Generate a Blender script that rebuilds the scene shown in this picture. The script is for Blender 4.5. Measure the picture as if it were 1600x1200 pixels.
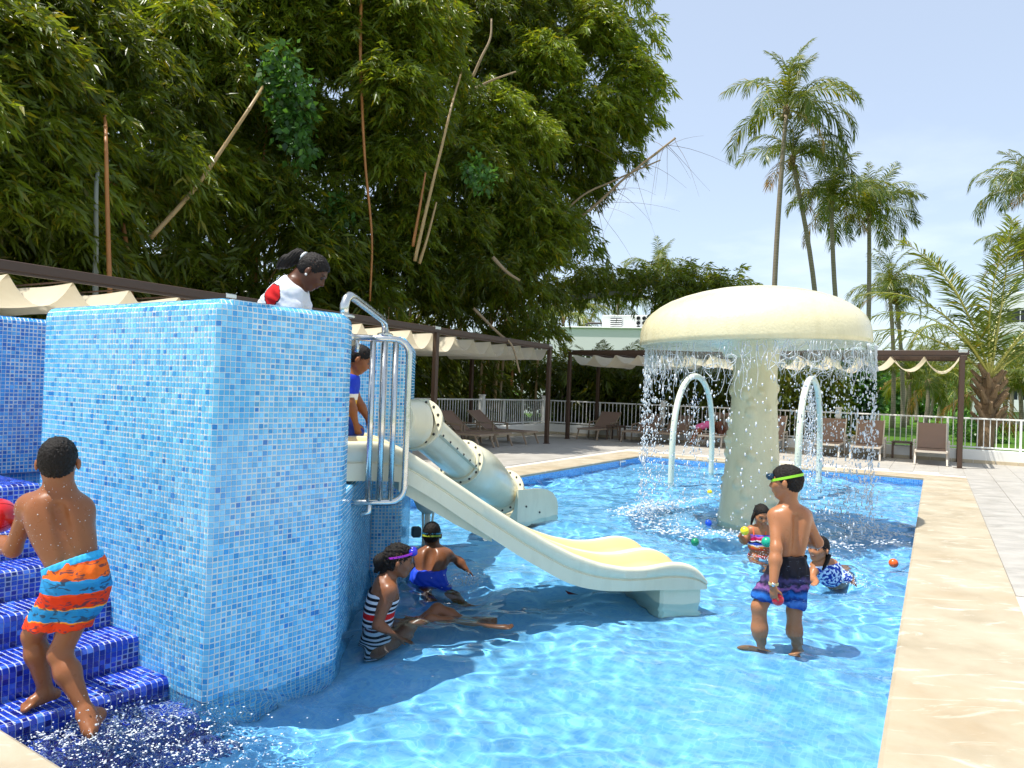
import bpy, math, random
import numpy as np
from mathutils import Vector, Matrix, noise as mnoise
random.seed(7); rng = np.random.default_rng(7)
for o in list(bpy.data.objects): bpy.data.objects.remove(o)
SC = bpy.context.scene
COL = SC.collection
_cr, _sr = math.cos(math.atan(.0351)), math.sin(math.atan(.0351))
def at(px, py, dist):
    """point at a given distance ahead of the camera seen in that direction (1600 x 1200 measure)"""
    x, y = px-800, py-600; u = x*_cr+y*_sr; v = -x*_sr+y*_cr; a = math.atan(8.79/1140)
    d = Vector((u/1140, math.cos(a)+v/1140*math.sin(a), math.sin(a)-v/1140*math.cos(a)))
    return Vector((0, 0, 1.51)) + d*(dist/d.y)
# ---------------------------------------------------------------- camera
CAM_H, FPX = 1.51, 1140.0
cd = bpy.data.cameras.new('camera'); cam = bpy.data.objects.new('camera', cd); COL.objects.link(cam)
cd.sensor_width = 36.0; cd.lens = 36.0 * FPX / 1600.0; cd.clip_start = 0.05; cd.clip_end = 3000
cam.matrix_world = (Matrix.Translation((0, 0, CAM_H)) @ Matrix.Rotation(math.pi/2 + math.atan(8.79/FPX), 4, 'X')
                    @ Matrix.Rotation(math.atan(.0351), 4, 'Z'))
SC.camera = cam
# ---------------------------------------------------------------- light
SUN_EL = math.radians(70); SX, SY = -0.965, -0.25          # the sun stands high, to the left
w = bpy.data.worlds.new('World'); SC.world = w; w.use_nodes = True
wn = w.node_tree; bg = wn.nodes['Background']
sky = wn.nodes.new('ShaderNodeTexSky'); sky.sky_type = 'NISHITA'; sky.sun_disc = False
sky.sun_elevation = SUN_EL; sky.sun_rotation = math.atan2(SX, SY); sky.air_density = 1.0; sky.dust_density = .9; sky.ozone_density = 2.0
# thin high cloud veil, low over the horizon
def _n(t, **k):
    n = wn.nodes.new(t)
    for a, b in k.items(): setattr(n, a, b)
    return n
tc = _n('ShaderNodeTexCoord'); sep = _n('ShaderNodeSeparateXYZ'); wn.links.new(tc.outputs['Generated'], sep.inputs[0])
dv = _n('ShaderNodeMath', operation='ADD'); dv.inputs[1].default_value = .12; wn.links.new(sep.outputs['Z'], dv.inputs[0])
cx = _n('ShaderNodeMath', operation='DIVIDE'); cy = _n('ShaderNodeMath', operation='DIVIDE')
wn.links.new(sep.outputs['X'], cx.inputs[0]); wn.links.new(dv.outputs[0], cx.inputs[1])
wn.links.new(sep.outputs['Y'], cy.inputs[0]); wn.links.new(dv.outputs[0], cy.inputs[1])
cmb = _n('ShaderNodeCombineXYZ'); wn.links.new(cx.outputs[0], cmb.inputs[0]); wn.links.new(cy.outputs[0], cmb.inputs[1])
nz = _n('ShaderNodeTexNoise'); nz.inputs['Scale'].default_value = 1.1; nz.inputs['Detail'].default_value = 7; nz.inputs['Roughness'].default_value = .55
wn.links.new(cmb.outputs[0], nz.inputs['Vector'])
rp = _n('ShaderNodeValToRGB'); rp.color_ramp.elements[0].position = .5; rp.color_ramp.elements[1].position = .9
rp.color_ramp.elements[0].color = (0, 0, 0, 1); rp.color_ramp.elements[1].color = (1, 1, 1, 1)
wn.links.new(nz.outputs['Fac'], rp.inputs[0])
mr = _n('ShaderNodeMapRange'); mr.inputs['From Min'].default_value = .02; mr.inputs['From Max'].default_value = .42; mr.inputs['To Min'].default_value = .8; mr.inputs['To Max'].default_value = .12
wn.links.new(sep.outputs['Z'], mr.inputs['Value'])
mm = _n('ShaderNodeMath', operation='MULTIPLY'); wn.links.new(rp.outputs[0], mm.inputs[0]); wn.links.new(mr.outputs[0], mm.inputs[1])
mx = _n('ShaderNodeMix', data_type='RGBA'); wn.links.new(mm.outputs[0], mx.inputs['Factor']); wn.links.new(sky.outputs[0], mx.inputs[6])
mx.inputs[7].default_value = (8.6, 9.0, 9.6, 1); hz = _n('ShaderNodeMix', data_type='RGBA'); hz.inputs[0].default_value = .44; wn.links.new(mx.outputs[2], hz.inputs[6]); hz.inputs[7].default_value = (4.5, 4.95, 5.5, 1); wn.links.new(hz.outputs[2], bg.inputs['Color'])
bg.inputs['Strength'].default_value = 0.15
sl = bpy.data.lights.new('sun', 'SUN'); sl.energy = 4.6; sl.angle = math.radians(.53); sl.color = (1, .965, .90)
sun = bpy.data.objects.new('sun', sl); COL.objects.link(sun)
sdir = Vector((SX, SY, 0)).normalized() * math.cos(SUN_EL) + Vector((0, 0, math.sin(SUN_EL)))
sun.rotation_euler = sdir.to_track_quat('Z', 'Y').to_euler(); sun.location = (0, 0, 30)
try: sl.cycles.is_caustics_light = True
except Exception: pass
SC.view_settings.view_transform = 'Standard'; SC.view_settings.look = 'None'; SC.view_settings.gamma = 1
SC.view_settings.exposure = 0.50; SC.view_settings.use_curve_mapping = False
SC.render.engine = 'CYCLES'; SC.cycles.max_bounces = 10; SC.cycles.diffuse_bounces = 3; SC.cycles.glossy_bounces = 3
SC.cycles.transmission_bounces = 6; SC.cycles.transparent_max_bounces = 16
SC.cycles.use_denoising = True; SC.cycles.sample_clamp_indirect = 6; SC.cycles.caustics_reflective = False
# ---------------------------------------------------------------- helpers
def tag(o, label=None, cat=None, group=None, kind=None):
    if label: o['label'] = label
    if cat: o['category'] = cat
    if group: o['group'] = group
    if kind: o['kind'] = kind
    return o
def empty(name, loc=(0, 0, 0), rz=0, label=None, cat=None, group=None, kind=None, parent=None):
    o = bpy.data.objects.new(name, None); COL.objects.link(o); o.location = loc; o.rotation_euler = (0, 0, rz)
    o.empty_display_size = .1
    if parent: o.parent = parent
    return tag(o, label, cat, group, kind)
def mesh_data(name, V, Fc, mats=(), mi=None, smooth=False, col=None):
    V = np.asarray(V, dtype=np.float32).reshape(-1, 3)
    me = bpy.data.meshes.new(name)
    if isinstance(Fc, np.ndarray) and Fc.ndim == 2:
        n, k = Fc.shape; loops = Fc.ravel(); starts = np.arange(0, n*k, k)
    else:
        n = len(Fc); ln = np.array([len(f) for f in Fc]); loops = np.concatenate([np.asarray(f) for f in Fc]) if n else np.zeros(0, int)
        starts = np.concatenate([[0], np.cumsum(ln)[:-1]])
    me.vertices.add(len(V)); me.vertices.foreach_set('co', V.ravel())
    me.loops.add(len(loops)); me.loops.foreach_set('vertex_index', loops.astype(np.int32))
    me.polygons.add(n); me.polygons.foreach_set('loop_start', starts.astype(np.int32))
    if mi is not None: me.polygons.foreach_set('material_index', np.asarray(mi, dtype=np.int32))
    me.polygons.foreach_set('use_smooth', np.full(n, bool(smooth)))
    me.update(calc_edges=True)
    if col is not None:
        c = np.asarray(col, dtype=np.float32)
        if c.shape[1] == 3: c = np.concatenate([c, np.ones((len(c), 1), np.float32)], 1)
        dom = 'POINT' if len(c) == len(V) else 'FACE'
        if dom == 'FACE':
            ln = np.diff(np.concatenate([starts, [len(loops)]])); c = np.repeat(c, ln, axis=0); dom = 'CORNER'
        at = me.color_attributes.new('Col', 'FLOAT_COLOR', dom); at.data.foreach_set('color', c.ravel())
    for m in (mats if isinstance(mats, (list, tuple)) else [mats]): me.materials.append(m)
    return me
def obj(name, me, parent=None, loc=None):
    o = bpy.data.objects.new(name, me); COL.objects.link(o)
    if parent: o.parent = parent
    if loc is not None: o.location = loc
    return o
class MB:
    """collects boxes, tubes, lathes; build() links them as one mesh object"""
    def __init__(s): s.V = []; s.F = []; s.n = 0
    def add(s, V, F):
        V = [tuple(v) for v in V]; s.V += V; s.F += [[i + s.n for i in f] for f in F]; s.n += len(V); return s
    def box(s, c, size, rz=0, M=None, bev=0):
        x, y, z = [q/2 for q in size]; b = min(bev, x*.9, y*.9, z*.9)
        if b <= 0:
            vs = [Vector((sx*x, sy*y, sz*z)) for sz in (-1, 1) for sy in (-1, 1) for sx in (-1, 1)]
            fs = [(0, 2, 3, 1), (4, 5, 7, 6), (0, 1, 5, 4), (2, 6, 7, 3), (0, 4, 6, 2), (1, 3, 7, 5)]
        else:
            vs = []; 
            for sz in (-1, 1):
                for sy in (-1, 1):
                    for sx in (-1, 1):
                        vs += [Vector((sx*x, sy*(y-b), sz*(z-b))), Vector((sx*(x-b), sy*y, sz*(z-b))), Vector((sx*(x-b), sy*(y-b), sz*z))]
            q = lambda sx, sy, sz, k: ((sz > 0)*4 + (sy > 0)*2 + (sx > 0))*3 + k
            fs = []
            for g in (-1, 1):
                fs.append([q(g,-1,-1,0), q(g,1,-1,0), q(g,1,1,0), q(g,-1,1,0)][::g])
                fs.append([q(-1,g,-1,1), q(1,g,-1,1), q(1,g,1,1), q(-1,g,1,1)][::-g])
                fs.append([q(-1,-1,g,2), q(1,-1,g,2), q(1,1,g,2), q(-1,1,g,2)][::g])
            for a in (-1, 1):
                for c2 in (-1, 1):
                    fs.append([q(-1,a,c2,1), q(1,a,c2,1), q(1,a,c2,2), q(-1,a,c2,2)][::a*c2*-1 or 1])
                    fs.append([q(a,-1,c2,0), q(a,1,c2,0), q(a,1,c2,2), q(a,-1,c2,2)][::a*c2])
                    fs.append([q(a,c2,-1,0), q(a,c2,1,0), q(a,c2,1,1), q(a,c2,-1,1)][::-a*c2])
            for sx in (-1, 1):
                for sy in (-1, 1):
                    for sz in (-1, 1): fs.append([q(sx,sy,sz,0), q(sx,sy,sz,1), q(sx,sy,sz,2)][::sx*sy*sz])
        R = Matrix.Rotation(rz, 3, 'Z') if M is None else M
        return s.add([R @ v + Vector(c) for v in vs], fs)
    def bar(s, a, b, w, h, up=(0, 0, 1), bev=0):
        a, b = Vector(a), Vector(b); d = b - a; L = d.length; d.normalize(); up = Vector(up)
        if abs(d.dot(up)) > .99: up = Vector((1, 0, 0))
        sd = d.cross(up).normalized(); u = sd.cross(d)
        return s.box((a+b)/2, (L, w, h), M=Matrix((d, -sd, u)).transposed(), bev=bev)
    def tube(s, pts, r, n=8, cap=True, closed=False):
        pts = [Vector(p) for p in pts]; m = len(pts); rr = r if isinstance(r, (list, tuple)) else [r]*m
        T = []
        for i in range(m):
            a = pts[i-1] if (i or closed) else pts[i]; b = pts[(i+1) % m] if (i < m-1 or closed) else pts[i]
            T.append((b-a).normalized())
        u = T[0].orthogonal().normalized(); V = []
        for i in range(m):
            u = (u - T[i]*u.dot(T[i])).normalized(); v = T[i].cross(u)
            for k in range(n):
                an = 2*math.pi*k/n; V.append(pts[i] + (u*math.cos(an) + v*math.sin(an))*rr[i])
        F = [[i*n+k, i*n+(k+1) % n, (i+1)*n+(k+1) % n, (i+1)*n+k] for i in range(m-1) for k in range(n)]
        if closed: F += [[(m-1)*n+k, (m-1)*n+(k+1) % n, (k+1) % n, k] for k in range(n)]
        elif cap: F += [list(range(n))[::-1], [(m-1)*n+k for k in range(n)]]
        return s.add(V, F)
    def lathe(s, prof, n=24, c=(0, 0, 0), M=None, cap=True):
        V = []; c = Vector(c)
        for r, z in prof:
            for k in range(n):
                p = Vector((r*math.cos(2*math.pi*k/n), r*math.sin(2*math.pi*k/n), z)); V.append((M @ p if M else p) + c)
        m = len(prof); F = [[i*n+k, i*n+(k+1) % n, (i+1)*n+(k+1) % n, (i+1)*n+k] for i in range(m-1) for k in range(n)]
        if cap: F += [list(range(n))[::-1], [(m-1)*n+k for k in range(n)]]
        return s.add(V, F)
    def ball(s, c, r, n=12, m=8, sc=(1, 1, 1), M=None):
        V = []; c = Vector(c)
        for i in range(1, m):
            for k in range(n):
                p = Vector((math.sin(math.pi*i/m)*math.cos(2*math.pi*k/n)*r*sc[0], math.sin(math.pi*i/m)*math.sin(2*math.pi*k/n)*r*sc[1], math.cos(math.pi*i/m)*r*sc[2]))
                V.append((M @ p if M else p) + c)
        top, bot = len(V), len(V)+1
        for sg in (1, -1): p = Vector((0, 0, sg*r*sc[2])); V.append((M @ p if M else p) + c)
        F = [[i*n+k, (i+1)*n+k, (i+1)*n+(k+1) % n, i*n+(k+1) % n] for i in range(m-2) for k in range(n)]
        F += [[top, k, (k+1) % n] for k in range(n)] + [[bot, (m-2)*n+(k+1) % n, (m-2)*n+k] for k in range(n)]
        return s.add(V, F)
    def build(s, name, mat, parent=None, smooth=False, loc=None, angle=None):
        me = mesh_data(name, s.V, s.F, mat, smooth=smooth)
        if angle is not None:
            me.polygons.foreach_set('use_smooth', np.ones(len(me.polygons), bool)); me.set_sharp_from_angle(angle=math.radians(angle))
        return obj(name, me, parent, loc)
def copy_tree(o, parent=None):
    c = o.copy(); COL.objects.link(c); c.parent = parent
    for ch in o.children: copy_tree(ch, c)
    return c
def bez(pts, n=8):
    """Catmull-Rom through the points"""
    pts = [Vector(p) for p in pts]; P = [pts[0]*2-pts[1]] + pts + [pts[-1]*2-pts[-2]]; out = []
    for i in range(1, len(P)-2):
        for k in range(n):
            t = k/n; a, b, c, d = P[i-1:i+3]
            out.append(.5*((2*b) + (c-a)*t + (2*a-5*b+4*c-d)*t*t + (3*b-a-3*c+d)*t**3))
    return out + [pts[-1]]
# ---------------------------------------------------------------- materials
class NT:
    def __init__(s, name, **kw):
        s.m = bpy.data.materials.new(name); s.m.use_nodes = True; s.t = s.m.node_tree
        s.b = s.t.nodes['Principled BSDF']; s.out = s.t.nodes['Material Output']; s.set(**kw)
    def set(s, **kw):
        for k, v in kw.items():
            k = {'color': 'Base Color', 'rough': 'Roughness', 'metal': 'Metallic', 'spec': 'Specular IOR Level', 'coat': 'Coat Weight', 'sss': 'Subsurface Weight', 'trans': 'Transmission Weight', 'ior': 'IOR', 'alpha': 'Alpha', 'coatr': 'Coat Roughness'}.get(k, k)
            if isinstance(v, tuple) and len(v) == 3 and k == 'Base Color': v = v + (1,)
            if hasattr(v, 'is_output'): s.t.links.new(v, s.b.inputs[k])
            else: s.b.inputs[k].default_value = v
    def n(s, t, ins=None, **k):
        n = s.t.nodes.new(t)
        for a, b in k.items(): setattr(n, a, b)
        for a, b in (ins or {}).items():
            if hasattr(b, 'is_output'): s.t.links.new(b, n.inputs[a])
            else: n.inputs[a].default_value = b
        return n
    def pos(s, kind='Object'): return s.n('ShaderNodeTexCoord').outputs[kind]
    def geo(s): return s.n('ShaderNodeNewGeometry').outputs['Position']
    def scale(s, v, sc): return s.n('ShaderNodeVectorMath', {0: v, 1: sc}, operation='MULTIPLY').outputs[0]
    def noise(s, v, scale, detail=4, rough=.5, dist=0): return s.n('ShaderNodeTexNoise', {'Vector': v, 'Scale': scale, 'Detail': detail, 'Roughness': rough, 'Distortion': dist}).outputs['Fac']
    def ramp(s, f, stops, mode='LINEAR'):
        r = s.n('ShaderNodeValToRGB', {0: f}); cr = r.color_ramp; cr.interpolation = mode
        while len(cr.elements) < len(stops): cr.elements.new(.5)
        for e, (p, c) in zip(cr.elements, stops): e.position = p; e.color = (c, c, c, 1) if not isinstance(c, tuple) else (c + (1,))[:4]
        return r.outputs[0]
    def mix(s, f, a, b, blend='MIX'):
        n = s.n('ShaderNodeMix', data_type='RGBA', blend_type=blend)
        for i, v in ((0, f), (6, a), (7, b)):
            if hasattr(v, 'is_output'): s.t.links.new(v, n.inputs[i])
            else: n.inputs[i].default_value = v if i == 0 else ((v + (1,))[:4])
        return n.outputs[2]
    def math(s, op, a, b=0, c=0): 
        n = s.n('ShaderNodeMath', operation=op)
        for i, v in enumerate((a, b, c)):
            if hasattr(v, 'is_output'): s.t.links.new(v, n.inputs[i])
            else: n.inputs[i].default_value = v
        return n.outputs[0]
    def bump(s, h, strength=.3, dist=.01): 
        b = s.n('ShaderNodeBump', {'Height': h, 'Strength': strength, 'Distance': dist}); s.t.links.new(b.outputs[0], s.b.inputs['Normal']); return b
    def attr(s, name='Col'): return s.n('ShaderNodeAttribute', attribute_name=name).outputs['Color']
    def sep(s, v): return s.n('ShaderNodeSeparateXYZ', {0: v}).outputs
def srgb(r, g, b):
    f = lambda c: (c/255/12.92) if c/255 <= .04045 else ((c/255+.055)/1.055)**2.4
    return (f(r), f(g), f(b))
def simple(name, color, rough=.5, var=.12, nscale=8, bump=0, bscale=60, **kw):
    m = NT(name, rough=rough, **kw); p = m.pos(); f = m.noise(p, nscale, 5)
    lo = tuple(c*(1-var) for c in color); hi = tuple(min(1, c*(1+var)) for c in color)
    m.set(color=m.mix(f, lo, hi))
    if bump: m.bump(m.noise(p, bscale, 4), bump, .004)
    return m.m
M = {}
# ================================================================ THE SETTING
FR, FL = np.array((7.776, 13.696)), np.array((3.079, 16.663))
E1 = np.array((.5025, .8646)); E2 = np.array((.8646, -.5025))
N1 = np.array((.838, -.546))
LL = FL - E1*13.9; NCa = np.array((-4.30, 4.385)); NCb = np.array((.537, 1.233))
POOL = [FR, FL, NCa, NCb]
WATER_Z, FLOOR_Z, DECK_Z = 0.0, -.30, .13
def offset_poly(poly, d):
    n = len(poly); out = []
    for i in range(n):
        a, b, c = poly[i-1], poly[i], poly[(i+1) % n]
        d1 = (b-a)/np.linalg.norm(b-a); d2 = (c-b)/np.linalg.norm(c-b)
        n1 = np.array((d1[1], -d1[0])); n2 = np.array((d2[1], -d2[0]))       # outward for ccw polygons
        k = (n1+n2); k /= np.linalg.norm(k); out.append(b + k*d/max(.3, k@n1))
    return out
# --- mosaic walls of the basin and its floor
def mosaic_mat(name, cols, grout, pitch=.027, rough=.12, seed=0., vec=None):
    m = NT(name, rough=rough); p = vec(m) if vec else m.geo()
    q = m.n('ShaderNodeVectorMath', {0: p, 1: (1/pitch,)*3}, operation='MULTIPLY').outputs[0]
    cell = m.n('ShaderNodeVectorMath', {0: q}, operation='FLOOR').outputs[0]
    fr = m.n('ShaderNodeVectorMath', {0: q}, operation='FRACTION').outputs[0]
    wn_ = m.n('ShaderNodeTexWhiteNoise', {'Vector': cell}, noise_dimensions='3D').outputs['Value']
    x, y, z = m.sep(fr)
    def edge(a): return m.math('GREATER_THAN', m.math('ABSOLUTE', m.math('SUBTRACT', a, .5)), .44)
    g = m.math('MAXIMUM', edge(x), edge(y))
    stops = [(i/len(cols), c) for i, c in enumerate(cols)]
    m.set(color=m.mix(g, m.ramp(wn_, stops, 'CONSTANT'), grout), rough=m.mix(g, (rough,)*3, (.7,)*3))
    m.bump(g, -.4, .002)
    return m.m
def pool_vec(m):      # rotate into the pool frame; z feeds both axes on the walls
    a = math.atan2(E1[0], E1[1])
    r = m.n('ShaderNodeVectorRotate', {'Vector': m.geo(), 'Angle': a}, rotation_type='Z_AXIS').outputs[0]
    return r
LB = [srgb(96,176,232), srgb(122,192,240), srgb(80,160,224), srgb(140,204,244), srgb(104,182,236), srgb(60,140,214), srgb(112,186,238)]
M['floor'] = mosaic_mat('pool_floor_mosaic', [srgb(128,202,252), srgb(134,206,252), srgb(122,197,250), srgb(140,209,253), srgb(116,193,248)], srgb(144,211,251), vec=pool_vec, rough=.35)
def wall_vec(m):
    x, y, z = m.sep(pool_vec(m)); 
    return m.n('ShaderNodeCombineXYZ', {0: m.math('ADD', x, y), 1: z, 2: .5*.027}).outputs[0]
M['poolwall'] = mosaic_mat('pool_wall_mosaic', [srgb(52,136,214), srgb(70,156,226), srgb(38,116,200), srgb(84,168,232), srgb(58,144,220)], srgb(170,214,240), vec=wall_vec)
ctr = sum(POOL)/4
V = [(*p, FLOOR_Z) for p in offset_poly(POOL, .05)]
obj('pool_floor', mesh_data('pool_floor', V, [[0, 1, 2, 3]], M['floor']))['kind'] = 'structure'
V = []; 
for p in POOL: V += [(*p, FLOOR_Z-.05), (*p, DECK_Z-.045)]
o = obj('pool_wall', mesh_data('pool_wall', V, [[2*i, 2*((i+1) % 4), 2*((i+1) % 4)+1, 2*i+1] for i in range(4)], M['poolwall'])); o['kind'] = 'structure'
# --- coping: cream cast stone, one sheet of slabs round the water
m = NT('coping_stone', rough=.62); p = m.geo()
n1 = m.noise(p, 2.2, 8, .62); n2 = m.noise(m.scale(p, (1.3, 4.2, 1)), 1.5, 9, .66, 1.4); n3 = m.noise(p, 90, 4, .6)
c = m.ramp(n1, [(.32, srgb(160,147,122)), (.5, srgb(174,162,138)), (.68, srgb(182,171,150))])
c = m.mix(m.ramp(n2, [(.56, 0.), (.66, .8)]), c, srgb(214,205,188))                # pale salt marks
c = m.mix(m.ramp(m.noise(p, .9, 6, .6, .6), [(.52, 0.), (.74, .6)]), c, srgb(166,140,104), 'MIX')      # damp tan stains
c = m.mix(m.ramp(m.noise(p, 14, 3), [(.74, 0.), (.8, .55)]), c, srgb(120,104,84))
c = m.mix(m.math('MULTIPLY', n3, .16), c, srgb(170,146,110))
m.set(color=c, rough=m.ramp(n1, [(.3, .42), (.7, .75)])); m.bump(n3, .25, .003); M['coping'] = m.m
C0, C1 = POOL, offset_poly(POOL, .70)
Cb = offset_poly(POOL, .018)
V = []; F_ = []
for i in range(4):
    V += [(*C0[i], DECK_Z-.045), (*C0[i], DECK_Z-.012), (*Cb[i], DECK_Z), (*C1[i], DECK_Z), (*C1[i], DECK_Z-.05)]
for i in range(4):
    j = (i+1) % 4
    for k in range(4): F_.append([i*5+k, j*5+k, j*5+k+1, i*5+k+1])
o = obj('pool_coping', mesh_data('pool_coping', V, F_, M['coping'])); o['kind'] = 'structure'
# --- deck: grout bed, then pale tiles; single tile objects where they read as tiles
m = NT('deck_bed', rough=.8); p = m.geo()
m.set(color=m.mix(m.noise(p, 3, 6), srgb(214,208,198), srgb(192,184,172))); m.bump(m.noise(p, 60, 4), .2, .003); M['bed'] = m.m
m = NT('deck_tile', rough=.55); p = m.geo(); oi = m.n('ShaderNodeObjectInfo').outputs['Random']
b1 = m.noise(m.scale(p, (1.2, 2.6, 1)), 2.4, 8, .62, .5)
c = m.ramp(b1, [(.3, srgb(156,151,142)), (.55, srgb(173,168,159)), (.75, srgb(186,181,172))])
c = m.mix(m.math('MULTIPLY', oi, .22), c, srgb(176,170,158)); c = m.mix(m.math('MULTIPLY', m.noise(p, 70, 3), .14), c, srgb(150,142,128))
m.set(color=c, rough=m.ramp(b1, [(.3, .35), (.7, .7)])); m.bump(m.noise(p, 120, 3), .12, .002); M['tile'] = m.m
# the deck surrounds the pool and reaches under fence and pergolas
CRN = np.array((1.35, 24.0)); LFN = CRN - E1*30; RFN = CRN + np.array((.86, -.51))*24; RB = RFN - E1*26
DK = [RFN, CRN, LFN + np.array((-3, -8)), np.array((-2, -9.)), RB + np.array((0, -6))]
hole = C1
import bmesh
bm = bmesh.new()
ov = [bm.verts.new((*q, DECK_Z-.008)) for q in DK]; iv = [bm.verts.new((*q, DECK_Z-.008)) for q in hole]
oe = [bm.edges.new((ov[i], ov[(i+1) % len(ov)])) for i in range(len(ov))]; ie = [bm.edges.new((iv[i], iv[(i+1) % 4])) for i in range(4)]
bmesh.ops.triangle_fill(bm, edges=oe+ie, use_beauty=True)
bmesh.ops.recalc_face_normals(bm, faces=bm.faces)
me = bpy.data.meshes.new('pool_deck'); bm.to_mesh(me); bm.free(); me.materials.append(M['bed'])
if me.polygons[0].normal.z < 0: me.flip_normals()
deck = obj('pool_deck', me); deck['kind'] = 'structure'
def inside(poly, q):
    s = 0
    for i in range(len(poly)):
        a, b = poly[i], poly[(i+1) % len(poly)]
        if (b[0]-a[0])*(q[1]-a[1])-(b[1]-a[1])*(q[0]-a[0]) < 0: return False
    return True
TS, TL = .445, .895
tme = MB().box((0, 0, -.004), (TS, TL, .016), bev=.003); TILE = mesh_data('tile', tme.V, tme.F, M['tile'])
rzt = -math.atan2(E1[0], E1[1]); cnt = []; rest = MB()
o0 = C1[0] + E2*.003
for i in range(-34, 40):
    for j in range(-36, 16):
        q = o0 + E2*((i+.5)*.45) + E1*((j+.5)*.90 + (.45 if i % 2 else 0))
        cs = [q + E2*sx*.22 + E1*sy*.445 for sx, sy in ((-1,-1),(1,-1),(1,1),(-1,1))]
        if any(inside(C1, k) for k in cs) or inside(C1, q): continue
        if not inside([RFN - E1*.25, CRN - E1*.25+E2*.2, CRN+E2*.25-E1*24, RB-E1*3], q): continue
        if q[1] < 2.2: continue
        px = 800 + 1140*q[0]/q[1]
        if px < -40 or px > 1660: continue
        cnt.append((q[1], q))
cnt.sort(key=lambda t: t[0])
for k, (d, q) in enumerate(cnt):
    if k < 290: obj('tile', TILE, deck, (q[0], q[1], DECK_Z + .0004*((k*7) % 3))).rotation_euler = (0, 0, rzt)
    else: rest.box((q[0], q[1], DECK_Z-.004), (TS, TL, .016), rz=rzt, bev=.003)
if rest.n: o = rest.build('tiles', M['tile'], deck); o['kind'] = 'stuff'
# --- lawn and the land beyond
m = NT('lawn_grass', rough=.9, spec=.1); p = m.geo()
c = m.ramp(m.noise(p, .35, 6, .6), [(.3, (.050,.13,.012)), (.5, (.085,.20,.018)), (.7, (.14,.26,.03))])
c = m.mix(m.ramp(m.noise(m.scale(p, (1, 3, 1)), .5, 5, .6), [(.5, 0.), (.7, .6)]), c, (.19,.25,.05))
m.set(color=m.mix(m.math('MULTIPLY', m.noise(p, 26, 5, .7), .55), c, (.035,.10,.01))); m.bump(m.noise(p, 40, 5, .8), 1, .06); M['lawn'] = m.m
G = 1500.
V = [(-G, -G, -.12), (G, -G, -.12), (G, G, -.12), (-G, G, -.12)]
# a sheet with a cut-out for the basin
bm = bmesh.new()
ov = [bm.verts.new((x, y, .02)) for x, y in ((-G,-G),(G,-G),(G,G),(-G,G))]; iv = [bm.verts.new((*q, .02)) for q in offset_poly(POOL, .4)]
oe = [bm.edges.new((ov[i], ov[(i+1) % 4])) for i in range(4)]; ie = [bm.edges.new((iv[i], iv[(i+1) % 4])) for i in range(4)]
bmesh.ops.triangle_fill(bm, edges=oe+ie, use_beauty=True); bmesh.ops.recalc_face_normals(bm, faces=bm.faces)
me = bpy.data.meshes.new('lawn'); bm.to_mesh(me); bm.free(); me.materials.append(M['lawn'])
if me.polygons[0].normal.z < 0: me.flip_normals()
obj('lawn', me)['kind'] = 'structure'
# --- water: a real wavy sheet
def waves(X, Y):
    h = np.zeros_like(X)
    r2 = np.random.default_rng(3)
    for k in range(46):
        lam = .10*1.072**k; 
        if lam > 1.6: lam = .2 + r2.random()*.5
        a = r2.random()*2*math.pi; ph = r2.random()*6.283
        kx, ky = math.cos(a)*6.283/lam, math.sin(a)*6.283/lam
        wx = .35*lam*np.sin(X*1.7/ lam*.35 + ph*3) ; wy = .35*lam*np.cos(Y*1.9/lam*.3 + ph*5)
        h += WAMP*(1+.6*np.sin(X*.9+1.3*np.sin(Y*.7))*np.sin(Y*1.1+X*.4))*lam**1.15*np.sin(kx*(X+wx) + ky*(Y+wy) + ph)
    # rings spreading from the curtain of the mushroom, and churned water at the foot of the steps
    dm = np.hypot(X-3.0, Y-8.98); ring = np.exp(-((dm-1.36)/.22)**2)
    h += .010*ring*(np.sin(X*61+4*np.sin(Y*17))*np.sin(Y*57+3*np.sin(X*23))) + .0035*np.sin(dm*24)*np.exp(-np.abs(dm-1.4)/1.3)
    cx_, cy_ = -1.52, 3.02; ds = np.hypot((X-cx_)*.9, (Y-cy_)*1.25); am = np.exp(-(ds/.36)**2)
    h += am*(.022*np.sin(X*30+3*np.sin(Y*17))*np.sin(Y*34+2.5*np.sin(X*23)) + .012*np.sin(X*79+3*np.sin(Y*41))*np.sin(Y*71+3*np.sin(X*53)) + .004*np.sin(X*170+3*np.sin(Y*97))*np.sin(Y*155+3*np.sin(X*113)) + .001*np.sin(X*330+3*np.sin(Y*207))*np.sin(Y*300+3*np.sin(X*213)) + .012)
    for (px_, py_, a_) in ((1.74, 4.75, .004), (1.98, 4.75, .004), (2.5, 7.0, .005), (2.8, 6.15, .006), (-.35, 5.75, .006), (-.2, 4.5, .004)):
        d_ = np.hypot(X-px_, Y-py_); h += a_*np.sin(d_*46)*np.exp(-d_/.28)
    return h
WAMP = .0064
nu, nv = 520, 900
u = np.linspace(0, 1, nu); v = np.linspace(0, 1, nv)**1.0
U_, V_ = np.meshgrid(u, v)
def lerp2(a, b, t): return a[None, None, :]*(1-t[..., None]) + b[None, None, :]*t[..., None]
near = lerp2(NCa, NCb, U_); far = lerp2(FL, FR, U_)
vv = V_**1.35
Pq = near*(1-vv[..., None]) + far*vv[..., None]
hh = waves(Pq[..., 0], Pq[..., 1])
Wv = np.dstack([Pq, hh + WATER_Z]).reshape(-1, 3)
ii = (np.arange(nv-1)[:, None]*nu + np.arange(nu-1)[None, :]).ravel()
Wf = np.stack([ii, ii+1, ii+1+nu, ii+nu], 1)
m = NT('pool_water', rough=0.0, trans=1.0, ior=1.33); m.set(color=(.80, .95, 1.0)); 
M['water'] = m.m
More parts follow.
